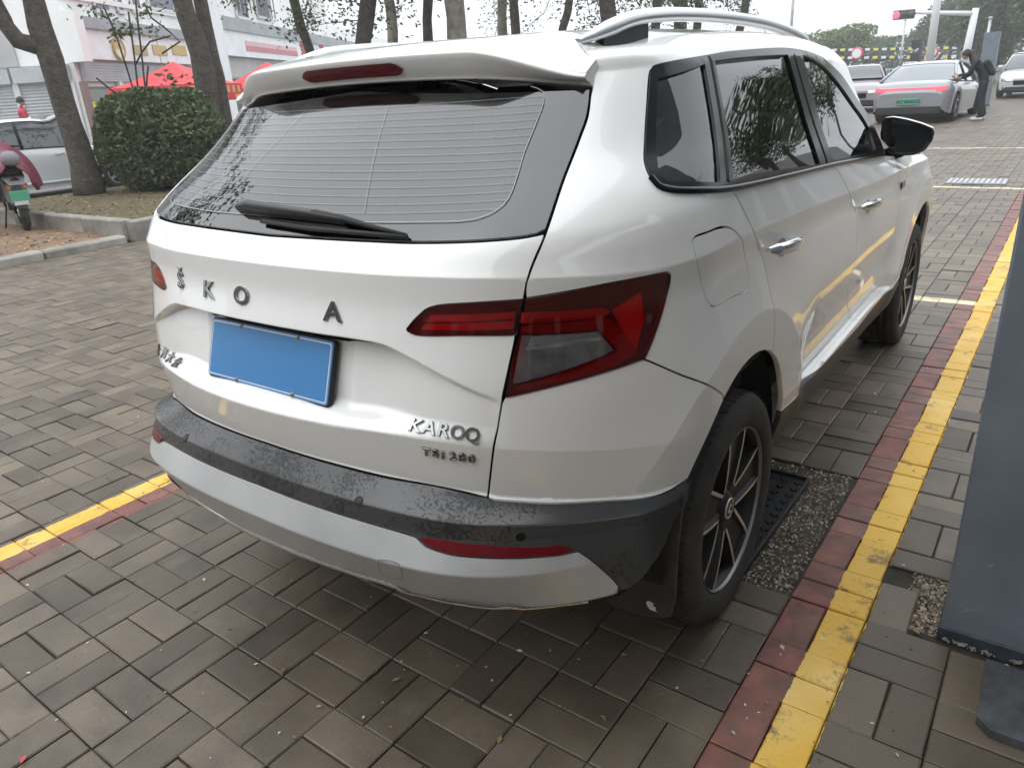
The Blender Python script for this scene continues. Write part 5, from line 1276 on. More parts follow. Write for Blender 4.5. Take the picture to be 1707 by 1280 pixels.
def leaves(name, C, size, mat, parent, seed, flat=.5, outw=None, aspect=.5):
    """kite-shaped leaves at points C"""
    g = np.random.default_rng(seed); n = len(C); d = g.normal(size=(n, 3)); d[:, 2] *= flat
    if outw is not None: d = d*.9+outw*.8
    d /= np.linalg.norm(d, axis=1)[:, None]; u = g.normal(size=(n, 3)); u -= d*(u*d).sum(1)[:, None]; u /= np.linalg.norm(u, axis=1)[:, None]
    nr = np.cross(d, u); s_ = size*g.uniform(.6, 1.3, n)[:, None]
    V = np.stack([C-d*s_*.5, C+u*s_*aspect*.5+nr*s_*.06, C+d*s_*.5, C-u*s_*aspect*.5+nr*s_*.06], 1).reshape(-1, 3)
    me = bpy.data.meshes.new(name); me.vertices.add(4*n); me.vertices.foreach_set('co', V.astype(np.float32).ravel())
    me.loops.add(4*n); me.loops.foreach_set('vertex_index', np.arange(4*n, dtype=np.int32)); me.polygons.add(n); me.polygons.foreach_set('loop_start', np.arange(0, 4*n, 4, dtype=np.int32))
    me.update(); me.validate(); a = me.attributes.new('tone', 'FLOAT', 'POINT'); a.data.foreach_set('value', np.repeat(g.uniform(0, 1, n), 4).astype(np.float32))
    me.materials.append(mat); return link(name, me, None, parent)
M_LBUSH = leaf_mat('bush_leaf', (.040, .060, .024), (.150, .190, .080), .25)
M_LTREE = leaf_mat('tree_leaf', (.045, .070, .020), (.120, .150, .050), .35)
M_LFAR = leaf_mat('far_leaf', (.060, .090, .045), (.125, .165, .075), .3)
M_LFAR2 = leaf_mat('far_leaf_light', (.080, .125, .035), (.17, .22, .06), .35)
M_BARK = pmat('bark', (.050, .040, .031), .9, col2=(.115, .098, .080), vscale=9, bump=1.0, bscale=26, bdist=.05)
M_BARKP = pmat('bark_pale', (.10, .088, .072), .9, col2=(.26, .235, .20), vscale=5, bump=.9, bscale=20, bdist=.03)
M_TWIG = pmat('twig', (.05, .042, .034), .9)
def bush(name, c, rx, ry, rz_, n, size, label, mat, seed, zb=.05, group=None):
    root = empty(name, (c[0], c[1], zb), 0, label, 'shrub', group); g = np.random.default_rng(seed)
    d = g.normal(size=(n, 3)); d[:, 2] = d[:, 2]; d /= np.linalg.norm(d, axis=1)[:, None]
    lob = g.normal(size=(26, 3)); lob /= np.linalg.norm(lob, axis=1)[:, None]
    bump_ = np.max(np.exp(-((d[:, None, :]-lob[None])**2).sum(2)/.09), axis=1)
    r_ = (.84+.16*bump_)*(1-.22*g.uniform(0, 1, n)**2.2)
    d = np.sign(d)*np.abs(d)**.90; C = d*r_[:, None]*np.array([rx, ry, rz_])+np.array([0, 0, rz_*.93]); C[:, 2] = np.maximum(C[:, 2], .02+.1*g.uniform(0, 1, n))
    leaves('foliage', C, size, mat, root, seed+1, .8, d)
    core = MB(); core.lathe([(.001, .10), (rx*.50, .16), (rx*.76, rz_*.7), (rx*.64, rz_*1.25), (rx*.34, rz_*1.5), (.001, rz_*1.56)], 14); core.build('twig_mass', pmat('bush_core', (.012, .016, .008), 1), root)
    return root
bl, br = gnd(175, 333), gnd(335, 333); bc_ = at_dist(262, 320, 14.9)
bush('round_bush', (bc_[0]-.3, bc_[1]+.5), 1.34, 1.25, .92, 21000, .105, 'large clipped dome-shaped bush with glossy dark leaves in the planting bed', M_LBUSH, 5, .12)
def limb(mb, a, b, r0, r1, seed, wob=.08, n=7, seg=7):
    g = random.Random(seed); a, b = Vector(a), Vector(b); L_ = (b-a).length; pts = []
    for i in range(n+1):
        t = i/n; p = a.lerp(b, t); k = wob*L_*math.sin(math.pi*t)
        pts.append(p+Vector((g.uniform(-1, 1), g.uniform(-1, 1), g.uniform(-.3, .6)))*k*.6)
    mb.tube(pts, [r0+(r1-r0)*i/n for i in range(n+1)], seg); return pts
def tree(trunks, crown_c, crown_r, nl, label, seed, group='street trees along the planting bed', mat=None, bark=None, lsize=.11, name='street_tree', limbs=(), low=0, flat=.55, cat='tree', hang=True):
    """trunks: list of (points, radii) in world space"""
    base = Vector(trunks[0][0][0]); root = empty(name, base, 0, label, cat, group); g = random.Random(seed)
    tips = []; cc = Vector(crown_c)-base; R_ = Vector(crown_r)
    for ti, (pts, rads) in enumerate(trunks):
        mb = MB(); P_ = [Vector(p)-base for p in pts]; C_ = [Vector(p) for p in crom([tuple(p) for p in P_], .30)]
        ta = np.interp(np.linspace(0, 1, len(C_)), np.linspace(0, 1, len(rads)), rads)
        mb.tube([p+Vector((g.uniform(-1, 1), g.uniform(-1, 1), 0))*.012 for p in C_], [float(r_)*(1+g.uniform(-.06, .06)) for r_ in ta], 12); mb.build('trunk', bark or M_BARK, root); tips.append((C_[-1], float(ta[-1])))
    for pts, rads in limbs:
        mb = MB(); C_ = [Vector(p)-base for p in pts]; mb.tube([Vector(p) for p in crom([tuple(p) for p in C_], .25)], list(np.interp(np.linspace(0, 1, len(crom([tuple(p) for p in C_], .25))), np.linspace(0, 1, len(rads)), rads)), 9); mb.build('limb', bark or M_BARK, root)
    # boughs and twigs carry the leaves
    br_ = MB(); cl = []
    nb = 9+int(nl/700)
    for k in range(nb):
        t0, r0 = tips[k % len(tips)]
        d = Vector((g.gauss(0, 1), g.gauss(0, 1), g.gauss(.1, .75))).normalized(); e = cc+Vector((d.x*R_.x, d.y*R_.y, d.z*R_.z))*g.uniform(.45, .95)
        st = t0+(cc-t0)*g.uniform(-.1, .5)
        pp = limb(br_, st, e, max(.02, r0*.32), .010, seed*31+k, .12, 6, 5)
        for q in range(4):
            i = g.randrange(2, 7); e2 = pp[i]+Vector((g.gauss(0, .5)*R_.x*.42, g.gauss(0, .5)*R_.y*.42, g.gauss(-.05, .4)*R_.z*.35)); p2 = limb(br_, pp[i], e2, .014, .004, seed*77+k*5+q, .1, 4, 4)
            cl += [(p2[-1], .24), (p2[2], .2)]
        cl.append((pp[-1], .3))
    br_.build('boughs', M_TWIG, root)
    gg = np.random.default_rng(seed); per = max(4, int(nl/len(cl))); C = []
    for p, s_ in cl:
        q = gg.normal(size=(per, 3))*np.array([s_, s_, s_*.7]); C.append(q+np.array(p))
    C = np.vstack(C); leaves('crown', C, lsize, mat or M_LTREE, root, seed+9, flat)
    return root
def wpts(px, d, z0=True): 
    out = [at_dist(x, y, d) for x, y in px]; 
    if z0: out[0][2] = .10
    return [tuple(p) for p in out]
D1 = 15.6
t1 = wpts([(152, 330), (146, 300), (128, 240), (106, 170), (86, 100), (68, 45), (50, -20), (28, -110), (0, -230)], D1)
tree([(t1, [.29, .22, .195, .185, .205, .16, .145, .12, .08])], (-14.2, 5.5, 7.4), (3.6, 3.6, 2.9), 6500, 'leaning thick tree with dark bark in front of the white parked saloon', 21, limbs=[(wpts([(86, 82), (60, 76), (30, 68), (8, 40), (-30, -30)], D1, False), [.13, .15, .13, .10, .07]), (wpts([(30, 68), (16, 30), (0, 0), (-10, -40)], D1, False), [.035, .03, .025, .02])])
D2 = 16.6
ta = wpts([(360, 310), (352, 230), (346, 160), (333, 90), (312, 30), (297, -20), (275, -110)], D2); tb = wpts([(388, 312), (378, 240), (366, 160), (354, 100), (342, 45), (334, 0), (325, -100)], D2+.3)
tree([(ta, [.24, .21, .215, .21, .18, .17, .11]), (tb, [.21, .19, .17, .16, .14, .12, .09])], (-13.2, 8.6, 7.2), (3.4, 3.4, 2.8), 6000, 'tree with two mossy leaning stems rising behind the round bush', 22)
# slender saplings and bare twigs between the stems
M_MOSS = pmat('moss', (.06, .075, .02), .95, var=.4, vscale=20)
tw = empty('sapling', at_dist(245, 200, 15.2)*np.array([1, 1, 0]), 0, 'thin twiggy sapling with few leaves growing out of the round bush', 'sapling'); b0_ = np.array(tw.location)
mb = MB(); cl = []
for k, pl in enumerate(([(232, 200), (222, 150), (205, 95), (190, 50), (172, 10)], [(235, 200), (228, 130), (222, 80), (214, 20)], [(250, 200), (240, 130), (236, 90), (230, 40), (226, 0)], [(246, 200), (244, 150), (247, 110)], [(238, 200), (215, 170), (185, 150), (160, 130)], [(225, 110), (250, 70), (285, 60)], [(270, 90), (300, 70), (252, 30), (240, 5)])):
    P_ = [Vector(at_dist(x, y, 15.2+.1*k)-b0_) for x, y in pl]; mb.tube([Vector(q) for q in crom([tuple(q) for q in P_], .2)], .016, 5); cl.append(np.array(P_[-1]))
mb.build('stem', M_TWIG, tw)
C = np.vstack([np.array(Vector(at_dist(x, y, 15.3)-b0_))+np.random.default_rng(int(x)).normal(size=(26, 3))*np.array([.12, .12, .07]) for x, y in ((152, 15), (205, 55), (212, 48), (198, 60), (252, 52), (275, 130), (300, 130), (240, 20), (185, 30), (262, 15))]); leaves('foliage', C, .10, M_LTREE, tw, 77)['kind'] = 'stuff'
# the row of trunks seen over the roof
rowdef = [  # px at the foot, px at y=0, trunk width px, distance, bark, crown leaves, label
 ((520, 96), (488, -5), 15, 20.0, 0, 2600, 'slim leaning tree in front of the red lettered shop sign'),
 ((604, 80), (615, -5), 25, 19.0, 0, 3600, 'leafy forked tree beside the white corner building'),
 ((655, 75), (648, -5), 17, 25.0, 1, 1500, 'pale straight trunk standing behind the leafy forked tree'),
 ((713, 70), (714, -5), 16, 20.5, 0, 1700, 'straight dark trunk over the middle of the SUV roof'),
 ((762, 65), (757, -5), 33, 18.0, 1, 1900, 'thick pale mottled trunk over the SUV roof'),
 ((838, 55), (838, -5), 16, 23.0, 1, 900, 'pale grey trunk next to a thinner dark one over the roof'),
 ((860, 55), (856, -5), 15, 25.0, 0, 2200, 'dark trunk close beside the pale grey one'),
 ((938, 48), (950, -5), 13, 24.0, 0, 2400, 'tree of thin slanting stems in front of the bright sky'),
 ((1018, 45), (1012, -5), 27, 20.0, 0, 4200, 'dark wide-limbed tree behind the rear end of the roof rail'),
 ((1092, 55), (1096, -5), 15, 25.0, 0, 4200, 'dark leafy tree behind the roof rail, next after the wide-limbed one'),
 ((1134, 55), (1136, -5), 20, 27.0, 0, 4200, 'stout dark tree behind the middle of the roof rail'),
 ((1162, 55), (1166, -5), 13, 28.0, 0, 3800, 'thin dark tree right beside the stout one behind the rail'),
 ((1232, 55), (1244, -5), 13, 31.0, 0, 4600, 'leafy tree at the end of the row, before the open sky'),
]
for k, (pf_, pt_, wpx, d, bk, nl, lab) in enumerate(rowdef):
    foot = at_dist(pf_[0], 150, d); dx = (pt_[0]-pf_[0])
    px = [(pf_[0]-dx*1.0, 150), (pf_[0], pf_[1]), ((pf_[0]+pt_[0])/2+((k*7) % 5-2), (pf_[1]+pt_[1])/2), pt_, (pt_[0]+dx*1.1, -110)]
    P_ = wpts(px, d); rr = wpx/FPX*d/2
    # trunk below the roof line goes straight down to the bed
    P_[0] = (P_[1][0], P_[1][1], .1)
    cz = P_[-1][2]; tree([(P_, [rr*1.15, rr, rr*.95, rr*.9, rr*.6])], (P_[-1][0], P_[-1][1], 1.45+d*.093+(.95 if nl > 2000 else 1.7)), (2.5, 2.5, 2.3 if nl > 2000 else 1.8), int(nl*1.9), lab, 40+k, bark=M_BARKP if bk else M_BARK, lsize=.105)
# trees standing further back and one out of view whose crown shows in the rear window
tree([([(-13.6, -1.6, .1), (-13.5, -1.5, 2.5), (-13.3, -1.4, 5)], [.22, .18, .10])], (-13.0, -1.2, 6.4), (3.4, 3.8, 2.9), 7500, 'broad tree at the near end of the brown pad', 91, lsize=.15)
tree([([(7.6, 6.5, 0), (7.6, 6.4, 2.2), (7.5, 6.4, 4)], [.17, .14, .08])], (7.5, 6.3, 5.0), (2.4, 2.6, 2.2), 4200, 'small street tree in front of the glass shop', 92, group='trees by the shop', lsize=.14)
for k, (x_, y_, h_) in enumerate(((4.6, 14.5, 4.3), (5.4, 21.0, 4.8), (4.9, 28.5, 4.6))):
    tree([([(x_, y_, 0), (x_+.05, y_, 2.0), (x_, y_+.1, 3.6)], [.17, .14, .08])], (x_, y_, h_), (2.3, 2.5, 2.0), 3000, ('young street tree between the shop and the paving, just past the blue pillar', 'young street tree half way along the glass shop', 'young street tree at the far end of the glass shop')[k], 93+k, group='trees by the shop', lsize=.16)
tree([([(-4.5, -10, 0), (-4.5, -10, 2.2), (-4.3, -10, 4)], [.2, .17, .1])], (-4.3, -10, 5.2), (2.6, 2.4, 2.1), 3200, 'tree added out of view in front of the office block for reflections', 97, group='added trees behind the camera', lsize=.18)  # unseen tree added behind the camera for the tailgate reflections
def far_tree(px, py_top, py_base, wpx, d, label, seed, mat, n=3800, name='background_tree', lsize=.35, group='trees beyond the crossing', trunk=True):
    top = at_dist(px, py_top, d); bot = at_dist(px, py_base, d); h = top[2]; rx = wpx/FPX*d/2; zb = max(.3, bot[2])
    root = empty(name, (top[0], top[1], 0), 0, label, 'tree', group); g = np.random.default_rng(seed); rz_ = (h-zb)/2
    m_ = 16; cn = g.normal(size=(m_, 3)); cn /= np.linalg.norm(cn, axis=1)[:, None]; cn *= g.uniform(.25, .72, (m_, 1))
    idx = g.integers(0, m_, n); d_ = g.normal(size=(n, 3)); d_ /= np.linalg.norm(d_, axis=1)[:, None]
    C = (cn[idx]+d_*.40*g.uniform(.5, 1, (n, 1))**.5)*np.array([rx, rx, rz_])+np.array([0, 0, zb+rz_])
    leaves('crown', C, lsize, mat, root, seed+1, .7)
    mb = MB(); mb.tube([(0, 0, -.02), (0, 0, zb), (.1, 0, zb+rz_)], [.18, .16, .10], 8); mb.build('trunk', M_BARK, root)
    return root
far_tree(1408, 38, 112, 110, 80, 'round green tree beyond the crossing, left of the traffic signal', 60, M_LFAR2, 5200)
far_tree(1372, 60, 115, 60, 84, 'lower darker tree half hidden by the SUV roof pillar', 61, M_LFAR, 2500)
far_tree(1468, 60, 118, 55, 92, 'hazy grey-green tree behind the striped barrier', 62, M_LFAR, 2400)
far_tree(1538, 34, 95, 44, 90, 'thin wispy tree between the signal and the lamp post', 63, M_LFAR, 900)
far_tree(1600, -20, 80, 95, 78, 'drooping conifer behind the signal gantry', 64, M_LFAR, 5200)
far_tree(1690, -90, 120, 130, 64, 'tall dense green tree above the white oncoming SUV', 65, M_LFAR, 9000, lsize=.36)
far_tree(1662, 40, 118, 70, 66, 'lighter leafy tree behind the person in black', 66, M_LFAR2, 3800, lsize=.34)
far_tree(1330, 40, 115, 70, 75, 'dim tree showing above the front end of the roof rail', 67, M_LFAR, 2600)
rb = random.Random(5)
hd = MB(); 
C = np.stack([np.random.default_rng(1).uniform(-24, 14, 9000), np.random.default_rng(2).uniform(96, 100, 9000), np.random.default_rng(3).uniform(0, 1, 9000)**.8*4.4], 1)
o = leaves('hedge', C, .6, M_LFAR, None, 8); tag(o, 'long far-off belt of green trees across the end of the street', 'trees', kind='stuff')
# clipped hedge between paving and road, further up the street
C = np.stack([np.random.default_rng(4).uniform(-9.5, -8.1, 15000), np.random.default_rng(5).uniform(15, 52, 15000), np.random.default_rng(6).uniform(.1, 1.1, 15000)], 1)
o = leaves('hedge', C, .13, M_LBUSH, None, 9); tag(o, 'low clipped hedge along the street bed', 'hedge', kind='stuff')
# ------------------------------------------------------------------ corner building with shutters and signs
FC = np.array([-24.2, 10.9, 0.0]); FU = np.array([-.520, .854, 0.0]); FW = np.array([-.854, -.520, 0.0])     # corner, front direction, side direction
FNRM = np.array([FU[1], -FU[0], 0.0]); FNRM = -FNRM if FNRM@(CAM-FC) < 0 else FNRM
SNRM = np.array([FW[1], -FW[0], 0.0]); SNRM = -SNRM if SNRM@(CAM-FC) < 0 else SNRM
def fac(px, py):
    p = on_plane(px, py, FC, FNRM)-FC; return float(p@FU), float(p[2])
def sid(px, py):
    p = on_plane(px, py, FC, SNRM)-FC; return float(p@FW), float(p[2])
BLD = empty('corner_building', FC, 0, 'white rendered corner building with roller shutters and shop signs', 'building')
M_REND = pmat('white_render', (.80, .80, .79), .85, var=.06, vscale=.7, detail=8)
M_RENDG = pmat('grey_band', (.33, .35, .37), .8, var=.12, vscale=1.5)
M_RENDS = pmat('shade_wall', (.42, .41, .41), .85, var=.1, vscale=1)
M_SHUT = pmat('shutter_steel', (.42, .44, .46), .5, metal=.25, var=.12, vscale=2)
M_SIGN = pmat('sign_white', (.74, .75, .77), .5, var=.08, vscale=2.5)
M_GOLD = pmat('sign_gold', (.50, .36, .13), .4, metal=.3)
M_REDS = pmat('sign_red', (.50, .035, .045), .5)
M_BWIN = pmat('building_window', (.045, .055, .10), .15, coat=.5)
M_FRAME = pmat('window_frame', (.62, .62, .62), .6)
def fbox(t0, t1, z0, z1, d0, d1, name, mat, parent=None, side=False):
    """box on the facade: t along the wall, z up, d outwards"""
    U_, N_ = (FW, SNRM) if side else (FU, FNRM); mb = MB(); vs = []
    for t in (t0, t1):
        for d in (d0, d1):
            for z in (z0, z1): vs.append(tuple(U_*t+N_*d+np.array([0, 0, z])))
    fs = [(0, 1, 3, 2), (4, 6, 7, 5), (0, 4, 5, 1), (2, 3, 7, 6), (0, 2, 6, 4), (1, 5, 7, 3)]
    return mb.add(vs, fs).build(name, mat, parent or BLD)
H_ = 10.5
# main volumes: front block ends where the sky begins, a lower wing carries on
tE, _ = fac(545, 30)
fbox(0, tE, 0, H_, -12, 0, 'wall', M_REND)
tE2, _ = fac(660, 60); zb2 = fac(560, 58)[1]
fbox(tE, tE2+3, 0, fac(600, 55)[1], -12, -.02, 'wall', M_REND)
fbox(.0, 9, 0, H_, -9.9, .0-.01, 'wall', M_REND, None, True) if False else None
# grey side face seen at the far left
ts, _ = sid(18, 60)
zs = sid(60, 110)[1]
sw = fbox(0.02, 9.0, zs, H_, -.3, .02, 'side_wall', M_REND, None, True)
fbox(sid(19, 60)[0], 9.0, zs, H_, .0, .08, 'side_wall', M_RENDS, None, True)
# shutters on the side wing: box, slats, guides
def shutter(t0, t1, z1, side, n):
    fbox(t0, t1, z1-.45, z1, .02, .22, 'shutter_box', M_SHUT, None, side)
    r_ = fbox(t0, t1, 0, z1-.45, .0, .035, 'roller_shutter', M_SHUT, None, side)
    zz = np.linspace(.05, z1-.5, n); U_, N_ = (FW, SNRM) if side else (FU, FNRM); sm_ = None
    for z in zz:
        h = (zz[1]-zz[0]); mb = MB(); a = [tuple(U_*t+N_*d+np.array([0, 0, z+dz])) for t in (t0+.04, t1-.04) for d, dz in ((.035, 0), (.06, h*.3), (.06, h*.55), (.035, h*.8))]
        mb.add(a, [(0, 1, 5, 4), (1, 2, 6, 5), (2, 3, 7, 6)]); mb.build('slat', M_SHUT, r_)
    for t in (t0, t1): fbox(t-.05, t+.05, 0, z1-.45, .03, .10, 'shutter_guide', M_FRAME, None, side)
zsh = sid(60, 112)[1]
ts1, ts2 = sid(33, 150)[0], sid(0, 150)[0]
shutter(.15, sid(80, 150)[0] if False else ts1, zsh, True, 26); shutter(ts1+.1, ts1+3.6, zsh, True, 26); shutter(ts1+3.7, ts1+7, zsh, True, 20)
# front: corner pier, sign boards, shop openings
z_sb, z_st = fac(200, 103)[1], fac(200, 57)[1]; t_s1 = fac(313, 80)[0]
zt2 = fac(200, 40)[1]
fbox(-.05, t_s1+.4, z_st, zt2, .02, .42, 'sign_hood', M_RENDG)
S1 = fbox(.10, t_s1, z_sb, z_st, .02, .30, 'sign_board', M_SIGN)
for a in (.28, .62): fbox(t_s1*a-.02, t_s1*a+.02, z_sb, z_st, .30, .312, 'board_joint', M_RENDG, S1)
fbox(-.20, .25, z_sb-.1, zt2+.1, .02, .5, 'pier_cap', M_REND)
te, ze = fac(182, 83); r_e = abs(fac(182, 66)[1]-ze)
mbx = MB(); N_ = 40
def fpt(t, z, d): return tuple(FU*t+FNRM*d+np.array([0, 0, z]))
mbx.add([fpt(te, ze, .36)]+[fpt(te+r_e*math.cos(a), ze+r_e*math.sin(a), .36) for a in np.linspace(0, 2*math.pi, N_, False)], [(0, 1+k, 1+(k+1) % N_) for k in range(N_)]); EM = mbx.build('round_emblem', pmat('emblem_cream', (.72, .66, .50), .5), S1)
mbx = MB(); mbx.grid([[fpt(te+r_e*k*math.cos(a), ze+r_e*k*math.sin(a), d) for a in np.linspace(0, 2*math.pi, N_+1)] for k, d in ((1.06, .31), (1.06, .39), (.88, .39), (.88, .36))], False); mbx.build('emblem_ring', M_GOLD, EM)
for k in range(9):                                             # rays fanning from the middle of the emblem
    a = R(20+k*17.5); mbx = MB(); mbx.add([fpt(te+r_e*.25*math.cos(a-.06), ze-.2*r_e+r_e*.25*math.sin(a-.06), .37), fpt(te+r_e*.25*math.cos(a+.06), ze-.2*r_e+r_e*.25*math.sin(a+.06), .37), fpt(te+r_e*.85*math.cos(a+.07), ze-.2*r_e+r_e*.85*math.sin(a+.07), .37), fpt(te+r_e*.85*math.cos(a-.07), ze-.2*r_e+r_e*.85*math.sin(a-.07), .37)], [(0, 1, 2, 3)]); mbx.build('emblem_ray', M_GOLD, EM)
for k in range(3):
    a, b = fac(206+33*k, 76), fac(206+33*k+27, 94); fbox(a[0], b[0], b[1], a[1], .30, .34, 'sign_plate', M_GOLD if k != 0 else pmat('sign_gold_dull', (.40, .31, .16), .5), S1)
# openings under the sign
zo = fac(170, 137)[1]
fbox(.2, t_s1, zo, z_sb-.08, .02, .12, 'shutter_box', M_SHUT)
for k in range(7): fbox(.25, t_s1-.05, zo+(z_sb-.1-zo)*(k+.1)/7, zo+(z_sb-.1-zo)*(k+.62)/7, .12, .15, 'slat', M_SHUT)
a, b = fac(140, 145), fac(216, 240)
fbox(a[0], b[0], 0, a[1], .005, .05, 'shop_opening', pmat('shop_dim', (.10, .12, .10), .6, var=.5, vscale=2))
a1, b1 = fac(148, 171), fac(212, 179); fbox(a1[0], b1[0], b1[1], a1[1], .06, .09, 'yellow_banner', pmat('banner_yellow', (.72, .66, .05), .5))
a1, b1 = fac(150, 181), fac(190, 186); fbox(a1[0], b1[0], b1[1], a1[1], .06, .08, 'blue_banner', pmat('banner_blue', (.10, .16, .26), .5))
a1, b1 = fac(141, 150), fac(210, 170); fbox(a1[0], b1[0], b1[1], a1[1], .055, .07, 'shop_window', pmat('shop_pane', (.20, .22, .20), .3))
fbox(a[0]-.25, a[0], 0, zo, .02, .15, 'door_post', pmat('post_red', (.22, .14, .13), .6)); fbox(b[0], b[0]+.2, 0, zo, .02, .15, 'door_post', M_FRAME)
# second sign run with red lettering
z2b, z2t = fac(480, 103)[1], fac(480, 69)[1]; z2h = fac(480, 52)[1]
tq = fac(352, 80)[0]
fbox(tq-1.0, tq+.2, 0, z2h+1.6, .02, .6, 'pier', M_SIGN)
S2 = fbox(tq+.2, tE2+2, z2b, z2t, .02, .35, 'sign_board', M_SIGN); fbox(tq+.2, tE2+2, z2t, z2h, .02, .45, 'sign_hood', M_RENDG)
fbox(tq+.2, tE2+2, z2b-.9, z2b-.06, .0, .10, 'lintel', M_RENDS)
fbox(tq+.4, tE2, 0, z2b-.95, .0, .04, 'shop_opening', pmat('shop_dark', (.06, .06, .06), .5))
a, b = fac(396, 69), fac(486, 95)
fbox(a[0], b[0], b[1], (a[1]+b[1])/2, .35, .38, 'sign_plate', pmat('sign_rose', (.48, .17, .20), .5), S2); fbox(a[0], b[0], (a[1]+b[1])/2+.01, a[1], .35, .37, 'sign_plate', pmat('sign_pink', (.62, .40, .42), .5), S2)
for ch, px in (('美', 495), ('容', 526), ('站', 547), ('吧', 564)):
    t, z = fac(px, 83); hgt = abs(fac(px, 72)[1]-fac(px, 97)[1])
    place_text(ch, hgt*1.02, .04, FU*t+FNRM*.37+np.array([0, 0, z]), FU, (0, 0, 1), 'sign_letter', M_REDS, S2, .01)
# upper windows
for (x0, y0, x1, y1) in ((146, -25, 182, 21), (184, -25, 206, 21), (209, -25, 235, 21), (238, -25, 290, 21)):
    a, b = fac(x0, y0), fac(x1, y1); w_ = fbox(a[0], b[0], b[1], a[1], .0, .03, 'window', M_BWIN); fbox(a[0]-.04, a[0]+.05, b[1], a[1], .03, .09, 'window_frame', M_FRAME, w_); fbox(a[0], b[0], b[1]-.08, b[1]+.03, .03, .12, 'sill', M_FRAME, w_)
for (x0, y0, x1, y1) in ((383, -30, 415, 33), (418, -30, 452, 33), (512, -10, 521, 12), (514, 24, 525, 37)):
    a, b = fac(x0, y0), fac(x1, y1); w_ = fbox(a[0], b[0], b[1], a[1], .0, .03, 'window', M_BWIN); fbox(a[0]-.05, a[0]+.04, b[1], a[1], .03, .10, 'window_frame', M_FRAME, w_); fbox(a[0], b[0], b[1]-.08, b[1]+.03, .03, .14, 'sill', M_FRAME, w_)
a, b = fac(383, 5), fac(452, 33)
for k in range(12): t = a[0]+(b[0]-a[0])*k/11; fbox(t-.02, t+.02, b[1], a[1]+.6, .22, .26, 'window_bar', pmat('bar_dark', (.09, .085, .08), .6) if 'bar_dark' not in MATS else MATS['bar_dark'])
z_b2 = fac(300, 24)[1]; fbox(0, tE, z_b2-.15, z_b2, .0, .10, 'string_course', M_REND)
# ------------------------------------------------------------------ red market tents
M_TENT = pmat('tent_red', (.62, .045, .055), .6, var=.12, vscale=1.5)
def tent(px_c, py_top, py_eave, d, half, label):
    c = at_dist(px_c, py_top, d); ze = at_dist(px_c, py_eave, d)[2]; r_ = empty('market_tent', (c[0], c[1], 0), R(32), label, 'tent', 'red market tents by the shops'); zt = c[2]
    mb = MB(); n = 10; ring = []
    for k in range(n+1):
        f = k/n; w_ = half*f; z = ze+(zt-ze)*(1-f)**1.35
        ring.append([(w_*a, w_*b, z) for a, b in ((-1, -1), (0, -1), (1, -1), (1, 0), (1, 1), (0, 1), (-1, 1), (-1, 0), (-1, -1))])
    ring.append([(p[0]*1.005, p[1]*1.005, ze-.32) for p in ring[-1]]); mb.grid(ring, False, True); mb.build('canopy', M_TENT, r_)
    for a in (-1, 1):
        for b in (-1, 1): MB().tube([(a*half*.97, b*half*.97, 0), (a*half*.97, b*half*.97, ze)], .03, 6).build('pole', M_GALV, r_)
    for k, (ax_, sg) in enumerate(((1, -1), (0, 1))):
        for j in range(6):
            t = (-.7+j*.28)*half; mb = MB(); o_ = half*1.012
            q = [(t, sg*o_), (t+.2, sg*o_)] if ax_ else [(sg*o_, t), (sg*o_, t+.2)]
            mb.add([(q[0][0], q[0][1], ze-.27), (q[1][0], q[1][1], ze-.27), (q[1][0], q[1][1], ze-.07), (q[0][0], q[0][1], ze-.07)], [(0, 1, 2, 3)]); mb.build('valance_mark', pmat('tent_gold', (.70, .42, .10), .6) if 'tent_gold' not in MATS else MATS['tent_gold'], r_)
    return r_
tent(288, 103, 144, 27, 1.45, 'red peaked market tent behind the round bush'); tent(444, 104, 147, 30, 1.6, 'red peaked market tent partly hidden by the SUV spoiler')

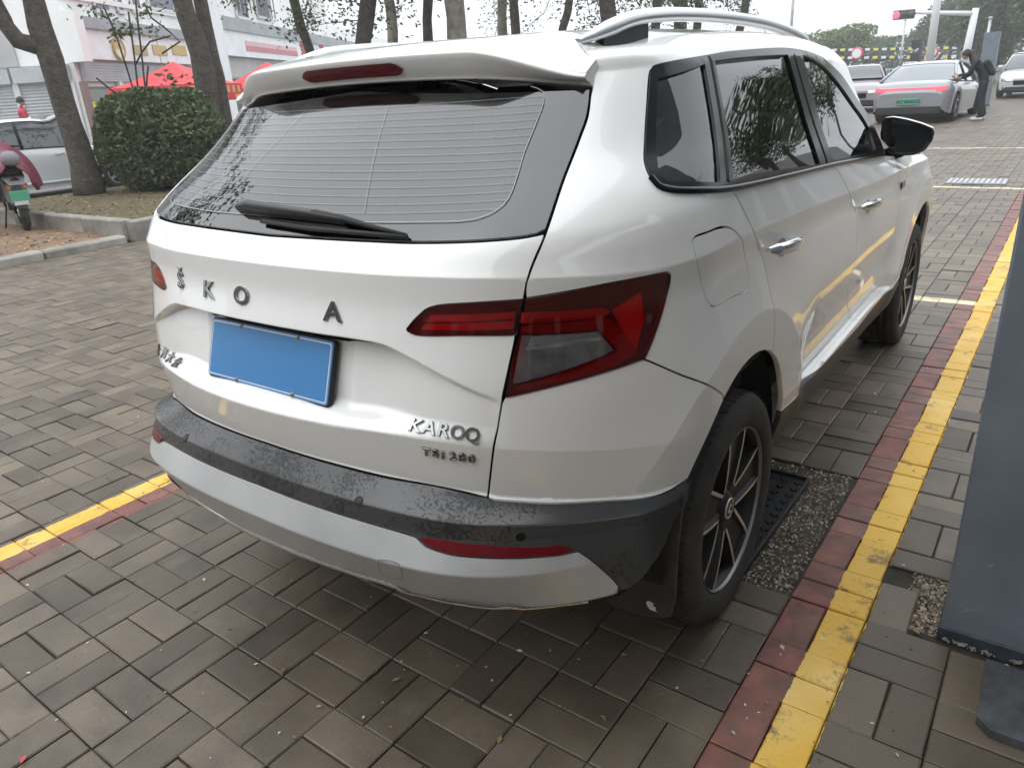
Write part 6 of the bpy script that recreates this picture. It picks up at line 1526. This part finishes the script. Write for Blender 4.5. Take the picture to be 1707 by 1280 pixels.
# ------------------------------------------------------------------ cars in the background
def tail_text(*a): return None
def car_body(name, L_, W_, H_, col, kind, label, loc, rz, group=None, rear=None, cat='car', glass=None, plate=None, detail=False):
    """car along +y (front at +y), origin at its middle on the ground"""
    root = empty(name, loc, rz, label, cat, group); hl = L_/2; w_ = W_/2
    M_B = pmat(name+'_paint', col, .3, coat=1.0, coat_r=.03)
    M_G = glass or M_CARG
    sed = kind == 'sedan'
    wr, wy = (.33, (-hl+.95, hl-.88))
    # stations: y, half width factor, shoulder height, lower edge
    st = [(-hl, .80, .72 if sed else .70, .38), (-hl+.05, .88, .86 if sed else .90, .30), (-hl+.22, .95, .96 if sed else 1.0, .25), (-hl+.6, .99, 1.0, .22), (-hl+1.2, 1.0, .985, .20), (-.3, 1.0, .955, .20), (.5, 1.0, .93, .20), (hl-1.35, .995, .90, .20), (hl-.75, .97, .84, .21), (hl-.30, .90, .76, .24), (hl-.06, .78, .66, .30), (hl, .70, .55, .36)]
    ys_ = np.linspace(-hl, hl, 57); q = np.array(st); top = cubtab(q[:, 0], q[:, 2], ys_); wf = cubtab(q[:, 0], q[:, 1], ys_)*w_; bt = np.interp(ys_, q[:, 0], q[:, 3])
    if kind == 'suv': top = top+.10; 
    G_ = []
    for y, t, a, b in zip(ys_, top, wf, bt):
        for yc_ in wy:                                     # wheel-arch cut
            dd = abs(y-yc_)
            if dd < .40: b = max(b, .34+math.sqrt(max(0, .40**2-dd*dd)))
        half = [(0, t+.035), (a*.45, t+.033), (a*.78, t+.018), (a*.905, t-.008), (a*.955, t-.06), (a*.985, t-.14), (a, t-.26), (a*.985, max(b+.02, .45)), (a*.965, b)]
        G_.append([(x, y, z) for x, z in half[::-1]]+[(-x, y, z) for x, z in half[1:]])
    mb = MB(); mb.grid(G_, True, True); n_ = len(G_[0]); mb.add(G_[0], [tuple(range(n_))]); mb.add(G_[-1], [tuple(range(n_))[::-1]]); BO = mb.build('body', M_B, root)
    MB().box((0, 0, .27), (W_*.86, L_*.93, .16)).build('floor_pan', M_DARK, root)
    # cabin: roof curve over the glasshouse
    if sed: ry = [(-hl+.62, 1.02), (-hl+1.0, 1.20), (-hl+1.5, H_-.06), (-hl+2.0, H_), (-.1, H_+.005), (.35, H_-.03), (.95, 1.18), (hl-1.28, .94)]
    else: ry = [(-hl+.16, 1.08), (-hl+.35, 1.32), (-hl+.62, H_-.05), (-hl+1.2, H_), (-.1, H_), (.45, H_-.04), (1.0, 1.26), (hl-1.20, 1.02)]
    q = np.array(ry); yy = np.linspace(q[0, 0], q[-1, 0], 40); zz = cubtab(q[:, 0], q[:, 1], yy); CG = []
    zsh_ = np.interp(yy, ys_, top)
    for y, z, zs_ in zip(yy, zz, zsh_):
        f = max(.02, (z-zs_)/(H_-.95)); xb = w_*.915; xt = xb-(.26*min(1, f))
        CG.append([(xb, y, zs_-.03), (xb-(xb-xt)*.55, y, zs_+(z-zs_)*.55), (xt+.03, y, z-.05*min(1, f)), (xt-.04, y, z-.012*min(1, f)), (xt*.5, y, z+.004), (0, y, z+.010)])
    full = [r_+[(-p[0], p[1], p[2]) for p in r_[::-1][1:]] for r_ in CG]
    mb = MB(); mb.grid(full, True, True); CB = mb.build('glasshouse', M_G, root)
    # roof skin and pillars lie over the glass
    i0 = min(range(40), key=lambda i: abs(yy[i]-q[2, 0])); i1 = min(range(40), key=lambda i: abs(yy[i]-q[5, 0]))
    up_ = lambda p, d=.008: (p[0]*1.008, p[1], p[2]+d)
    mb = MB(); mb.grid([[up_(full[i][j]) for j in range(2, 9)] for i in range(i0, i1+1)], True, True); mb.build('roof', M_B, root)
    for sg in (1, -1):
        for ia_, ib_ in ((0, i0), (i1, 39)):
            mb = MB(); mb.tube([(sg*(CG[i][2][0]+.004), CG[i][2][1], CG[i][2][2]+.012) for i in range(ia_, ib_+1, 2)]+[(sg*(CG[ib_][2][0]+.004), CG[ib_][2][1], CG[ib_][2][2]+.012)], .032, 6); mb.build('pillar', M_B, root)
        im = (i0+i1)//2
        mb = MB(); mb.tube([(sg*(CG[im][k][0]+.004), CG[im][k][1]+.03*k, CG[im][k][2]) for k in (0, 1, 2)], .028, 5); mb.build('pillar', M_TRIMB, root)
        mb = MB(); mb.tube([(sg*(CG[i][0][0]+.006), CG[i][0][1], CG[i][0][2]+.022) for i in range(2, 38, 3)], .012, 5); mb.build('belt_trim', M_TRIMB, root)
        mb = MB(); mb.box((sg*(w_+.09), hl-1.55, 1.02 if sed else 1.12), (.20, .12, .13), None, .035); mb.build('mirror', M_B, root)
        if detail:
            for y0 in (-.55, .55):
                i = min(range(57), key=lambda k: abs(ys_[k]-y0)); mb = MB(); mb.tube([(sg*(p[0]+.002), p[1], p[2]) for p in G_[i][0:6]], .006, 4); mb.build('door_seam', M_DARK, root)
                mb = MB(); mb.tube([(sg*(w_+.004), y0-.26, .80), (sg*(w_+.03), y0-.18, .805), (sg*(w_+.004), y0-.08, .805)], [.012, .018, .012], 6); mb.build('door_handle', M_B, root)
            mb = MB(); mb.tube([(sg*(w_*.985), y, .30) for y in np.linspace(-1.0, 1.1, 12)], .03, 6); mb.build('sill_trim', M_B, root)
    # wheels
    for yc_ in wy:
        for sg in (1, -1):
            wh = empty('wheel', (sg*(w_-.11), yc_, wr)); wh.parent = root
            mb = MB(); mb.lathe([(.20, .09), (.25, .105), (.31, .10), (wr, .07), (wr, -.07), (.31, -.10), (.2, -.09)], 28, 'x'); mb.build('tyre', M_TYRE, wh)
            mb = MB(); mb.lathe([(0, .075), (.05, .08), (.07, .06)], 16, 'x'); mb.lathe([(.195, .095), (.215, .10), (.215, -.08)], 28, 'x')
            for k in range(5):
                a = 2*math.pi*k/5; mb.box((.07, .13*math.cos(a), .13*math.sin(a)), (.02, .045, .17), (a-math.pi/2, 0, 0))
            mb.build('rim', M_RIMS, wh); mb = MB(); mb.lathe([(0, .02), (.2, .02)], 20, 'x'); mb.build('rim_well', M_DARK, wh)
            if sg < 0: wh.rotation_euler = (0, 0, math.pi)
    def rear_pt(x, z, d=.012):
        # point on the rear end of the body at lateral x and height z
        a = abs(x)/w_; y = -hl+.05*a*a+.20*max(0, a-.8)*3+.12*max(0, (z-.75))
        return (x, y-d, z)
    yF = np.linspace(-hl, hl, 1400); topF = np.interp(yF, ys_, top); wfF = np.interp(yF, ys_, wf)
    def patch(nm, x0, x1, z0, z1, mat, sgy=-1, d=.014, n=9):
        mb = MB(); g_ = []
        for z in (z0, (z0+z1)/2, z1):
            row = []
            for x in np.linspace(x0, x1, n):
                # march to the body: find the outermost y whose section contains the point
                ok_ = (wfF*.985 >= abs(x)) & (topF-.005 >= z); k_ = np.nonzero(ok_)[0]
                yb = float(yF[k_[0] if sgy < 0 else k_[-1]]) if len(k_) else sgy*hl*.9
                row.append((x, yb+sgy*d, z))
            g_.append(row)
        mb.grid(g_, True, sgy > 0); return mb.build(nm, mat, root)
    patch('bumper_black', -w_*.80, w_*.80, .26, .42, M_BLK, -1, .02); patch('bumper_black', -w_*.74, w_*.74, .26, .40, M_BLK, 1, .02)
    if rear == 'bar':
        patch('light_bar', -w_*.84, w_*.84, .835, .875, M_LIT, -1, .03, 13)
        for sg in (-1, 1): patch('tail_lamp', sg*w_*.62, sg*w_*.88, .79, .88, M_LIT, -1, .024, 6)
    else:
        for sg in (-1, 1): patch('tail_lamp', sg*w_*.58, sg*w_*.86, .78, .92, M_REFL, -1, .02, 6)
    for sg in (-1, 1): patch('headlight', sg*w_*.42, sg*w_*.82, .60, .70, M_LCHR, 1, .02, 6)
    patch('grille', -w_*.38, w_*.38, .46, .62, M_TRIMB, 1, .02)
    if plate:
        c_, txt = plate; yb = -hl-.035; mb = MB(); mb.box((0, yb, .55), (.48, .012, .15), None, .004); PL = mb.build('number_plate', c_, root)
        place_text(txt, .115, .002, (0, yb-.009, .55), (1, 0, 0), (0, 0, 1), 'plate_text', M_RUB, PL, .002, 1.0)
    return root
M_CARG = pmat('car_glass', (.020, .024, .028), .05, coat=1.0, coat_r=.01)
M_CARGL = pmat('car_glass_pale', (.10, .115, .125), .06, coat=1.0, coat_r=.01)
M_LIT = pmat('lit_tail_bar', (.6, .03, .05), .3, emit=(1.0, .06, .10), estr=1.3)
M_PLGR = pmat('plate_green', (.10, .42, .27), .4)
wc = at_dist(75, 300, 18.2)
car_body('parked_saloon', 4.6, 1.80, 1.47, (.66, .67, .68), 'sedan', 'white saloon car parked behind the leaning tree and the round bush', (wc[0]-.1, 5.05, -.008), R(-2), detail=True)
sd = gnd(1532, 206)
SED = car_body('saloon', 4.75, 1.90, 1.47, (.25, .26, .28), 'sedan', 'silver fastback saloon with a lit red light bar and green plate', (-1.88, 23.0, 0), R(-4), rear='bar', plate=(M_PLGR, 'AC·06423U'), glass=M_CARGL)
q = gnd(1700, 166)
car_body('oncoming_suv', 4.6, 1.92, 1.62, (.55, .58, .60), 'suv', 'white SUV facing down the street behind the person in black', (-.15, 36.5, 0), R(180-3), glass=M_CARGL)
car_body('hatchback', 4.2, 1.80, 1.50, (.34, .30, .32), 'suv', 'pinkish silver hatchback standing beside the silver fastback saloon', (-5.05, 29.0, 0), R(190), glass=M_CARGL)
car_body('hatchback', 4.2, 1.80, 1.52, (.62, .63, .64), 'suv', 'white hatchback half hidden by the windscreen pillar of the parked SUV', (-5.5, 24.3, 0), R(186), glass=M_CARGL)
car_body('far_car', 4.3, 1.80, 1.55, (.62, .63, .65), 'suv', 'small white car far up the street with headlights toward us', (-7.3, 55, 0), R(188), glass=M_CARGL)
car_body('far_car', 4.3, 1.80, 1.50, (.07, .09, .16), 'suv', 'dark blue car far up the street beside the small white one', (-5.2, 57, 0), R(184), glass=M_CARGL)

# ------------------------------------------------------------------ people
M_SKIN = pmat('skin', (.42, .25, .18), .55); M_HAIR = pmat('hair', (.012, .010, .009), .6)
def skin_body(name, J, E, mat, parent, root_i=0, lv=2):
    """J: joints (x,y,z,rx,ry)"""
    me = bpy.data.meshes.new(name); me.from_pydata([j[:3] for j in J], E, []); o = link(name, me, mat, parent)
    m = o.modifiers.new('skin', 'SKIN'); m.use_smooth_shade = True
    sv_ = me.skin_vertices[0].data
    for i, j in enumerate(J): sv_[i].radius = (j[3], j[4] if len(j) > 4 else j[3])
    sv_[root_i].use_root = True; s_ = o.modifiers.new('sub', 'SUBSURF'); s_.levels = lv; s_.render_levels = lv
    return o
def head(parent, c, r_, turn=0.0, name='head'):
    mb = MB(); rows_ = []
    for i in range(11):
        t = math.pi*i/10; row = []
        for k in range(17):
            a = 2*math.pi*k/16; x = math.sin(t)*math.cos(a)*.80; y = math.sin(t)*math.sin(a)*.94; z = math.cos(t)*1.18
            if y > .55 and -.35 < z < .05 and abs(x) < .22: y += .22
            if z < -.6: x *= .82; y = y*.85+.10
            row.append((c[0]+r_*(x*math.cos(turn)-y*math.sin(turn)), c[1]+r_*(x*math.sin(turn)+y*math.cos(turn)), c[2]+r_*z))
        rows_.append(row)
    mb.grid(rows_, True, False); h = mb.build(name, M_SKIN, parent)
    mb = MB(); rows_ = []
    for i in range(7):
        t = math.pi*i/10; rows_.append([(c[0]+r_*1.08*(math.sin(t)*math.cos(a)*.84*math.cos(turn)-(math.sin(t)*math.sin(a)*.96-.10)*math.sin(turn)), c[1]+r_*1.08*(math.sin(t)*math.cos(a)*.84*math.sin(turn)+(math.sin(t)*math.sin(a)*.96-.10)*math.cos(turn)), c[2]+r_*(math.cos(t)*1.22+.10*(1 if math.sin(a) > 0.3 else 0)*(i > 4))) for a in np.linspace(0, 2*math.pi, 17)])
    mb.grid(rows_, True, False); mb.build('hair', M_HAIR, h)
    for sx in (-.32, .32):
        mb = MB(); mb.lathe([(0, .08), (.08, .05), (.1, 0)], 8, 'y', (0, 0, 0)); mb.v = [(c[0]+r_*((p[0]+sx)*math.cos(turn)-(p[1]+.84)*math.sin(turn)), c[1]+r_*((p[0]+sx)*math.sin(turn)+(p[1]+.84)*math.cos(turn)), c[2]+r_*(p[2]*1.0+.10)) for p in mb.v]; mb.build('eye', M_HAIR, h)
    return h
M_BLKC = pmat('black_cloth', (.010, .010, .012), .8, var=.3, vscale=8); M_TRS = pmat('dark_trousers', (.018, .019, .024), .8, var=.3, vscale=10)
pp_ = gnd(1629, 201)
PER = empty('person', (pp_[0], pp_[1], 0), R(97), 'person in black jacket and dark trousers with pale shoes, stooping at the car window', 'person')
# local: +y is the way the person faces (towards the car on the left)
J = [(0, -.02, .92, .15, .13), (0, .02, 1.10, .145, .12), (0, .16, 1.30, .16, .12), (0, .27, 1.44, .11, .09), (0, .34, 1.50, .055), (0, .40, 1.55, .05),
     (-.10, -.02, .86, .10), (-.105, .03, .48, .068), (-.11, -.05, .10, .05), (-.11, .06, .05, .045, .035), (.10, -.02, .86, .10), (.115, -.02, .48, .068), (.12, -.12, .10, .05), (.12, 0.0, .05, .045, .035),
     (-.19, .26, 1.36, .065), (-.25, .36, 1.12, .05), (-.20, .58, 1.10, .04), (.19, .26, 1.36, .065), (.26, .30, 1.10, .05), (.22, .50, 1.02, .04)]
E_ = [(0, 1), (1, 2), (2, 3), (3, 4), (4, 5), (0, 6), (6, 7), (7, 8), (8, 9), (0, 10), (10, 11), (11, 12), (12, 13), (3, 14), (14, 15), (15, 16), (3, 17), (17, 18), (18, 19)]
skin_body('body', J, E_, M_BLKC, PER)
head(PER, (0, .47, 1.585), .105, 0.0)
for sx, y0 in ((-.11, .02), (.12, -.05)):
    mb = MB(); mb.box((sx, y0+.02, .045), (.10, .28, .085), None, .03); mb.build('shoe', pmat('white_shoe', (.62, .62, .62), .6) if 'white_shoe' not in MATS else MATS['white_shoe'], PER)
for sx, y0, z0 in ((-.20, .61, 1.09), (.22, .53, 1.01)):
    hb = MB(); hb.box((sx, y0, z0), (.035, .09, .08), None, .014); HD = hb.build('hand', M_SKIN, PER)
    for k in range(4): MB().tube([(sx-.002, y0+.03, z0+.028-.019*k), (sx, y0+.075+.006*(1.5-abs(k-1.5)), z0+.026-.019*k), (sx+.012, y0+.10+.008*(1.5-abs(k-1.5)), z0+.022-.019*k)], [.010, .009, .007], 6).build('finger', M_SKIN, HD)
    MB().tube([(sx, y0-.01, z0+.04), (sx+.02, y0+.03, z0+.062), (sx+.028, y0+.055, z0+.068)], [.011, .010, .008], 6).build('thumb', M_SKIN, HD)
mb = MB(); mb.box((0, -.08, 1.24), (.30, .16, .42), (-.55, 0, 0), .05); mb.build('backpack', M_BLKC, PER)
mb = MB()
for sx, pts in ((-1, [(-.10, -.02, .95), (-.107, .03, .50), (-.11, -.05, .12)]), (1, [(.10, -.02, .95), (.117, -.02, .50), (.12, -.12, .12)])): mb.tube([Vector(q) for q in crom(pts, .06)], list(np.linspace(.105, .068, len(crom(pts, .06)))), 10)
mb.build('trousers', M_TRS, PER)
# seated person in red beyond the white saloon
rp_ = at_dist(40, 205, 26.0); M_REDC = pmat('red_shirt', (.42, .03, .05), .8, var=.2, vscale=6)
ter = MB(); ter.box((rp_[0]-.5, rp_[1]-.5, .21), (5, 4, .44)); tag(ter.build('shop_terrace', M_CONC, None, None), kind='structure')
PE2 = empty('person', (rp_[0], rp_[1], .43), R(-30), 'person in a red shirt sitting on a parked motor scooter by the shutters', 'person')
zs0 = .80
J = [(0, 0, zs0, .15, .12), (0, .02, zs0+.22, .15, .11), (0, .03, zs0+.44, .16, .10), (0, .04, zs0+.52, .055), (0, .05, zs0+.60, .05), (-.10, .10, zs0-.02, .085), (-.15, .45, zs0-.03, .065), (-.15, .42, .36, .05), (-.15, .50, .30, .04), (.10, .10, zs0-.02, .085), (.15, .45, zs0-.03, .065), (.15, .42, .36, .05), (.15, .50, .30, .04), (-.19, .04, zs0+.42, .06), (-.25, .12, zs0+.20, .048), (-.26, .40, zs0+.16, .038), (.19, .04, zs0+.42, .06), (.25, .12, zs0+.20, .048), (.26, .40, zs0+.16, .038)]
E_ = [(0, 1), (1, 2), (2, 3), (3, 4), (0, 5), (5, 6), (6, 7), (7, 8), (0, 9), (9, 10), (10, 11), (11, 12), (2, 13), (13, 14), (14, 15), (2, 16), (16, 17), (17, 18)]
skin_body('body', J, E_, M_REDC, PE2); head(PE2, (0, .07, zs0+.70), .105, 0)
for sx in (-.26, .26):
    hb = MB(); hb.box((sx, .44, zs0+.155), (.035, .09, .07), None, .014); HD = hb.build('hand', M_SKIN, PE2)
    for k in range(4): MB().tube([(sx, .47, zs0+.18-.018*k), (sx, .51, zs0+.178-.018*k), (sx, .53, zs0+.160-.018*k)], [.010, .009, .007], 5).build('finger', M_SKIN, HD)
    MB().tube([(sx, .43, zs0+.19), (sx+.02, .47, zs0+.205), (sx+.024, .49, zs0+.205)], [.011, .010, .008], 5).build('thumb', M_SKIN, HD)
def scooter(name, loc, rz, label, cover=None, plate=False, group=None):
    """step-through electric scooter along +y"""
    r_ = empty(name, loc, rz, label, 'scooter', group)
    M_S = pmat(name+'_body', (.16, .17, .19), .4, coat=.5)
    for y in (-.60, .62):
        wh = empty('wheel', (0, y, .24)); wh.parent = r_
        MB().lathe([(.15, .045), (.19, .055), (.235, .035), (.24, 0), (.235, -.035), (.19, -.055), (.15, -.045)], 26, 'x').build('tyre', M_TYRE, wh); MB().lathe([(.02, .05), (.05, .05), (.06, .02), (.15, .03), (.15, -.03), (.06, -.02), (.05, -.05), (.02, -.05)], 22, 'x').build('rim', M_RIMS, wh)
    mb = MB(); mb.grid([[(x*w_, y, z) for x in (-1, -.8, 0, .8, 1)] for y, z, w_ in ((-.92, .62, .08), (-.75, .70, .13), (-.45, .74, .15), (-.10, .70, .13), (.0, .50, .12), (.05, .34, .14), (.38, .34, .14), (.46, .55, .17), (.50, .85, .16), (.46, .98, .10))], True); bo = mb.build('body_shell', M_S, r_)
    mb = MB(); mb.box((0, -.52, .52), (.24, .50, .34), (.12, 0, 0), .06); mb.build('tail_fairing', M_S, r_)
    mb = MB(); mb.box((0, -.38, .78), (.28, .66, .10), None, .04); mb.build('seat', M_RUB, r_)
    mb = MB(); mb.tube([(0, .46, .95), (0, .40, 1.06)], .03, 8); mb.tube([(-.33, .30, 1.05), (-.15, .38, 1.07), (.15, .38, 1.07), (.33, .30, 1.05)], .014, 8); mb.build('handlebar', M_RIMD, r_)
    for y0, y1 in ((.46, .62), (-.45, -.60)):
        for sx in (-.07, .07): MB().tube([(sx, y0, .62 if y0 > 0 else .45), (sx, y1, .24)], .018, 6).build('fork', M_RIMD, r_)
    mb = MB(); mb.grid([[(x, -.60+.29*math.cos(a), .24+.29*math.sin(a)) for x in (-.06, -.04, .04, .06)] for a in np.linspace(R(40), R(165), 10)], True); mb.build('mudguard', M_RUB, r_)
    MB().tube([(-.12, -.1, .30), (-.20, -.14, .02)], .012, 6).build('side_stand', M_RIMD, r_)
    mb = MB(); mb.lathe([(0, .03), (.05, .02), (.055, 0)], 14, 'y', (0, -.84, .66)); mb.build('tail_lamp', M_REFL, r_)
    for sx in (-.10, .10): MB().lathe([(0, .02), (.025, .014), (.03, 0)], 10, 'y', (sx, -.84, .60)).build('indicator', pmat('amber', (.6, .2, .02), .3) if 'amber' not in MATS else MATS['amber'], r_)
    if plate:
        mb = MB(); mb.box((0, -.89, .47), (.22, .008, .15), (.25, 0, 0), .01); mb.build('number_plate', M_PLGR, r_); MB().box((0, -.885, .385), (.16, .006, .05), (.25, 0, 0)).build('plate_label', M_PLW, r_)
    if cover:
        g_ = []; rg = random.Random(2)
        for i, y in enumerate(np.linspace(-.78, .62, 22)):
            top_ = np.interp(y, [-.78, -.6, -.2, .2, .45, .62], [.86, .95, .98, 1.06, 1.18, 1.02]); wd_ = np.interp(y, [-.78, -.4, .2, .5, .62], [.16, .24, .28, .40, .30]); row = []
            for k in range(13):
                a = math.pi*k/12; dr = np.interp(y, [-.78, -.3, .4, .62], [.30, .45, .70, .60]); zz_ = top_-(1-math.sin(a))**1.0*dr; x = math.cos(a)*wd_*(1+.18*abs(math.cos(a)))
                row.append((x+.018*math.sin(i*1.7+k), float(y)+.012*math.sin(k*2.1), zz_+.012*math.sin(i*2.3+k*1.3)))
            g_.append(row)
        mb = MB(); mb.grid(g_, True); cv = mb.build('rain_cover', cover, r_); m = cv.modifiers.new('th', 'SOLIDIFY'); m.thickness = .012; subsurf(cv, 1)
        MB().lathe([(0, .11), (.06, .10), (.11, .05), (.115, 0), (.10, -.06), (0, -.08)], 16, 'z', (.02, -.80, .93)).build('storage_bag', pmat('bag_grey', (.20, .19, .21), .6), r_)
    return r_
es = gnd(46, 384, .045)
scooter('electric_scooter', (es[0]-.6*math.sin(R(74)), es[1]+.6*math.cos(R(74)), .045), R(74), 'electric scooter under a burgundy rain cover with a green plate', pmat('cover_burgundy', (.16, .022, .045), .55, var=.25, vscale=5), True)
scooter('motor_scooter', (rp_[0], rp_[1], .43), R(-30), 'dark motor scooter carrying the person in the red shirt')
# ------------------------------------------------------------------ street furniture far right
M_POLE = pmat('white_pole', (.62, .63, .63), .5); M_BLKP = pmat('black_pole', (.02, .02, .022), .5)
dG = 56.0
gt = at_dist(1627, 14, dG); gb = at_dist(1604, 112, dG); ga = at_dist(1489, 25, dG)
GN = empty('signal_gantry', (gb[0], gb[1], 0), 0, 'white cantilever pole carrying a horizontal traffic signal showing red', 'traffic signal'); o0 = Vector((gb[0], gb[1], 0))
MB().tube([(0, 0, 0), tuple(Vector(gt)-o0)], [.24, .18], 10).build('mast', M_POLE, GN)
MB().tube([tuple(Vector(gt)-o0-Vector((0, 0, .3))), tuple(Vector(ga)-o0+Vector((0, 0, .15)))], [.15, .08], 8).build('arm', M_POLE, GN)
sA, sB = at_dist(1489, 25, dG), at_dist(1525, 25, dG); cS = (sA+sB)/2; wS = np.linalg.norm(sB-sA)
azS = math.atan2(sB[1]-sA[1], sB[0]-sA[0])
HS = empty('signal_head', tuple(Vector(cS)-o0), azS); HS.parent = GN
MB().box((0, 0, 0), (wS, .25, .52), None, .04).build('signal_case', M_BLKP, HS)
for k in range(3):
    mb = MB(); mb.lathe([(0, -.15), (.20, -.14), (.21, -.10)], 18, 'y', (-wS*.36+k*wS*.36, 0, 0)); mb.build('signal_lens', pmat('signal_red', (.8, .03, .05), .4, emit=(1, .04, .10), estr=3.0) if k == 0 else (MATS.get('signal_off') or pmat('signal_off', (.03, .03, .03), .4)), HS)
lp0, lp1 = at_dist(1548, 110, 50), at_dist(1564, -40, 50); LP = empty('lamp_post', (lp0[0], lp0[1], 0), 0, 'tall white lamp post left of the signal gantry mast', 'lamp post'); o0 = Vector((lp0[0], lp0[1], 0))
MB().tube([(0, 0, 0), (0, 0, lp1[2]+3)], [.23, .15], 10).build('mast', M_POLE, LP); MB().box((-.8, 0, lp1[2]+3), (1.6, .2, .12), None, .04).build('lamp_head', M_POLE, LP); MB().lathe([(.4, 0), (.4, .06), (.26, .08), (.26, .4), (.22, .42)], 14).build('base_flange', M_POLE, LP)
for px, pt_, pb_, d, lab in ((1500, 34, 110, 70, 'thin grey pole with a wire bundle below the traffic signal'), (1318, -10, 60, 45, 'slim grey pole standing against the sky past the roof rail'), (1640, 30, 100, 46, 'slim white pole in front of the tall dense tree')):
    a, b = at_dist(px, pt_, d), at_dist(px, pb_, d); r_ = empty('utility_pole', (b[0], b[1], 0), 0, lab, 'pole'); MB().tube([(0, 0, 0), (0, 0, a[2]+(3 if pt_ < 0 else 0))], [.09, .06], 8).build('shaft', M_GALV, r_); MB().lathe([(.07, 0), (.09, .02), (.09, .10), (.05, .12)], 8, 'z', (0, 0, a[2]-.1)).build('collar', M_GALV, r_)
a, b = at_dist(1533, 68, 46), at_dist(1531, 112, 46); PS = empty('pedestrian_signal', (b[0], b[1], 0), 0, 'short black post with a small dark pedestrian signal', 'signal post')
MB().tube([(0, 0, 0), (0, 0, a[2])], .10, 8).build('post', M_BLKP, PS)
for z in (a[2]-.15, a[2]-.75): MB().box((-.22, 0, z), (.42, .25, .42), None, .03).build('signal_case', M_BLKP, PS)
# striped height barrier, railing, blue-grey pillar further up
dB = 74.0; a, b = at_dist(1385, 84, dB), at_dist(1600, 80, dB); HB_ = empty('height_barrier', tuple(np.array([a[0], a[1], 0])), 0, 'long black height barrier with yellow and white blocks and round signs', 'barrier'); o0 = Vector((a[0], a[1], 0)); va, vb = Vector(a)-o0, Vector(b)-o0
for dz in (0, -.62):
    MB().tube([va+Vector((0, 0, dz)), vb+Vector((0, 0, dz))], .10, 6).build('beam', M_BLKP, HB_)
    for k in range(15):
        t = (k+.5)/15; p = va.lerp(vb, t)+Vector((0, -.14, dz)); MB().box(tuple(p), (.36, .06, .19)).build('block', (MATS.get('block_yellow') or pmat('block_yellow', (.75, .62, .10), .5)) if k % 2 else M_PLW, HB_)
for t in (.22, .80):
    p = va.lerp(vb, t)+Vector((0, -.2, -.3)); mb = MB(); mb.lathe([(0, -.04), (.48, -.03), (.50, 0)], 20, 'y', tuple(p)); SG = mb.build('round_sign', pmat('sign_rim_red', (.6, .05, .07), .5) if 'sign_rim_red' not in MATS else MATS['sign_rim_red'], HB_); MB().lathe([(0, -.06), (.36, -.055)], 20, 'y', tuple(p)).build('sign_face', M_PLW, SG)
for t in (0, .5, 1): p = va.lerp(vb, t); MB().tube([(p.x, p.y, 0), (p.x, p.y, p.z+.1)], .12, 8).build('leg', M_BLKP, HB_)
dF = 66.0; a, b = at_dist(1440, 118, dF), at_dist(1640, 112, dF); FN_ = empty('railing', (a[0], a[1], 0), 0, 'pale blue-white street railing across the junction', 'railing'); o0 = Vector((a[0], a[1], 0)); ln_ = Vector((b[0], b[1], 0))-o0; M_RAILB = pmat('railing_blue', (.35, .42, .46), .5)
for z in (.25, 1.15): MB().tube([(0, 0, z), (ln_.x, ln_.y, z)], .05, 5).build('rail', M_RAILB, FN_)
for k in range(45): p = ln_*(k/44); MB().tube([(p.x, p.y, 0), (p.x, p.y, 1.2)], .03 if k % 6 else .07, 5).build('bar', M_RAILB, FN_)
q = at_dist(1643, 130, 31); pillar(q[0]-.22, q[0]+.22, q[1]-.2, q[1]+.2, at_dist(1646, 56, 31)[2], 'free-standing blue-grey pillar behind the person in black')
# ------------------------------------------------------------------ damp air
hz = MB(); hz.box((-6, 47, 7), (140, 116, 17)); hzo = hz.build('haze', None)
hm = bpy.data.materials.new('haze_air'); hm.use_nodes = True; nd, lk = nodes_of(hm); nd.remove(nd['Principled BSDF']); pv_ = nd.new('ShaderNodeVolumePrincipled'); pv_.inputs['Color'].default_value = (.93, .95, .97, 1); pv_.inputs['Density'].default_value = .0020; pv_.inputs['Anisotropy'].default_value = .2
lk.new(pv_.outputs['Volume'], nd['Material Output'].inputs['Volume']); hzo.data.materials.append(hm); tag(hzo, kind='stuff')
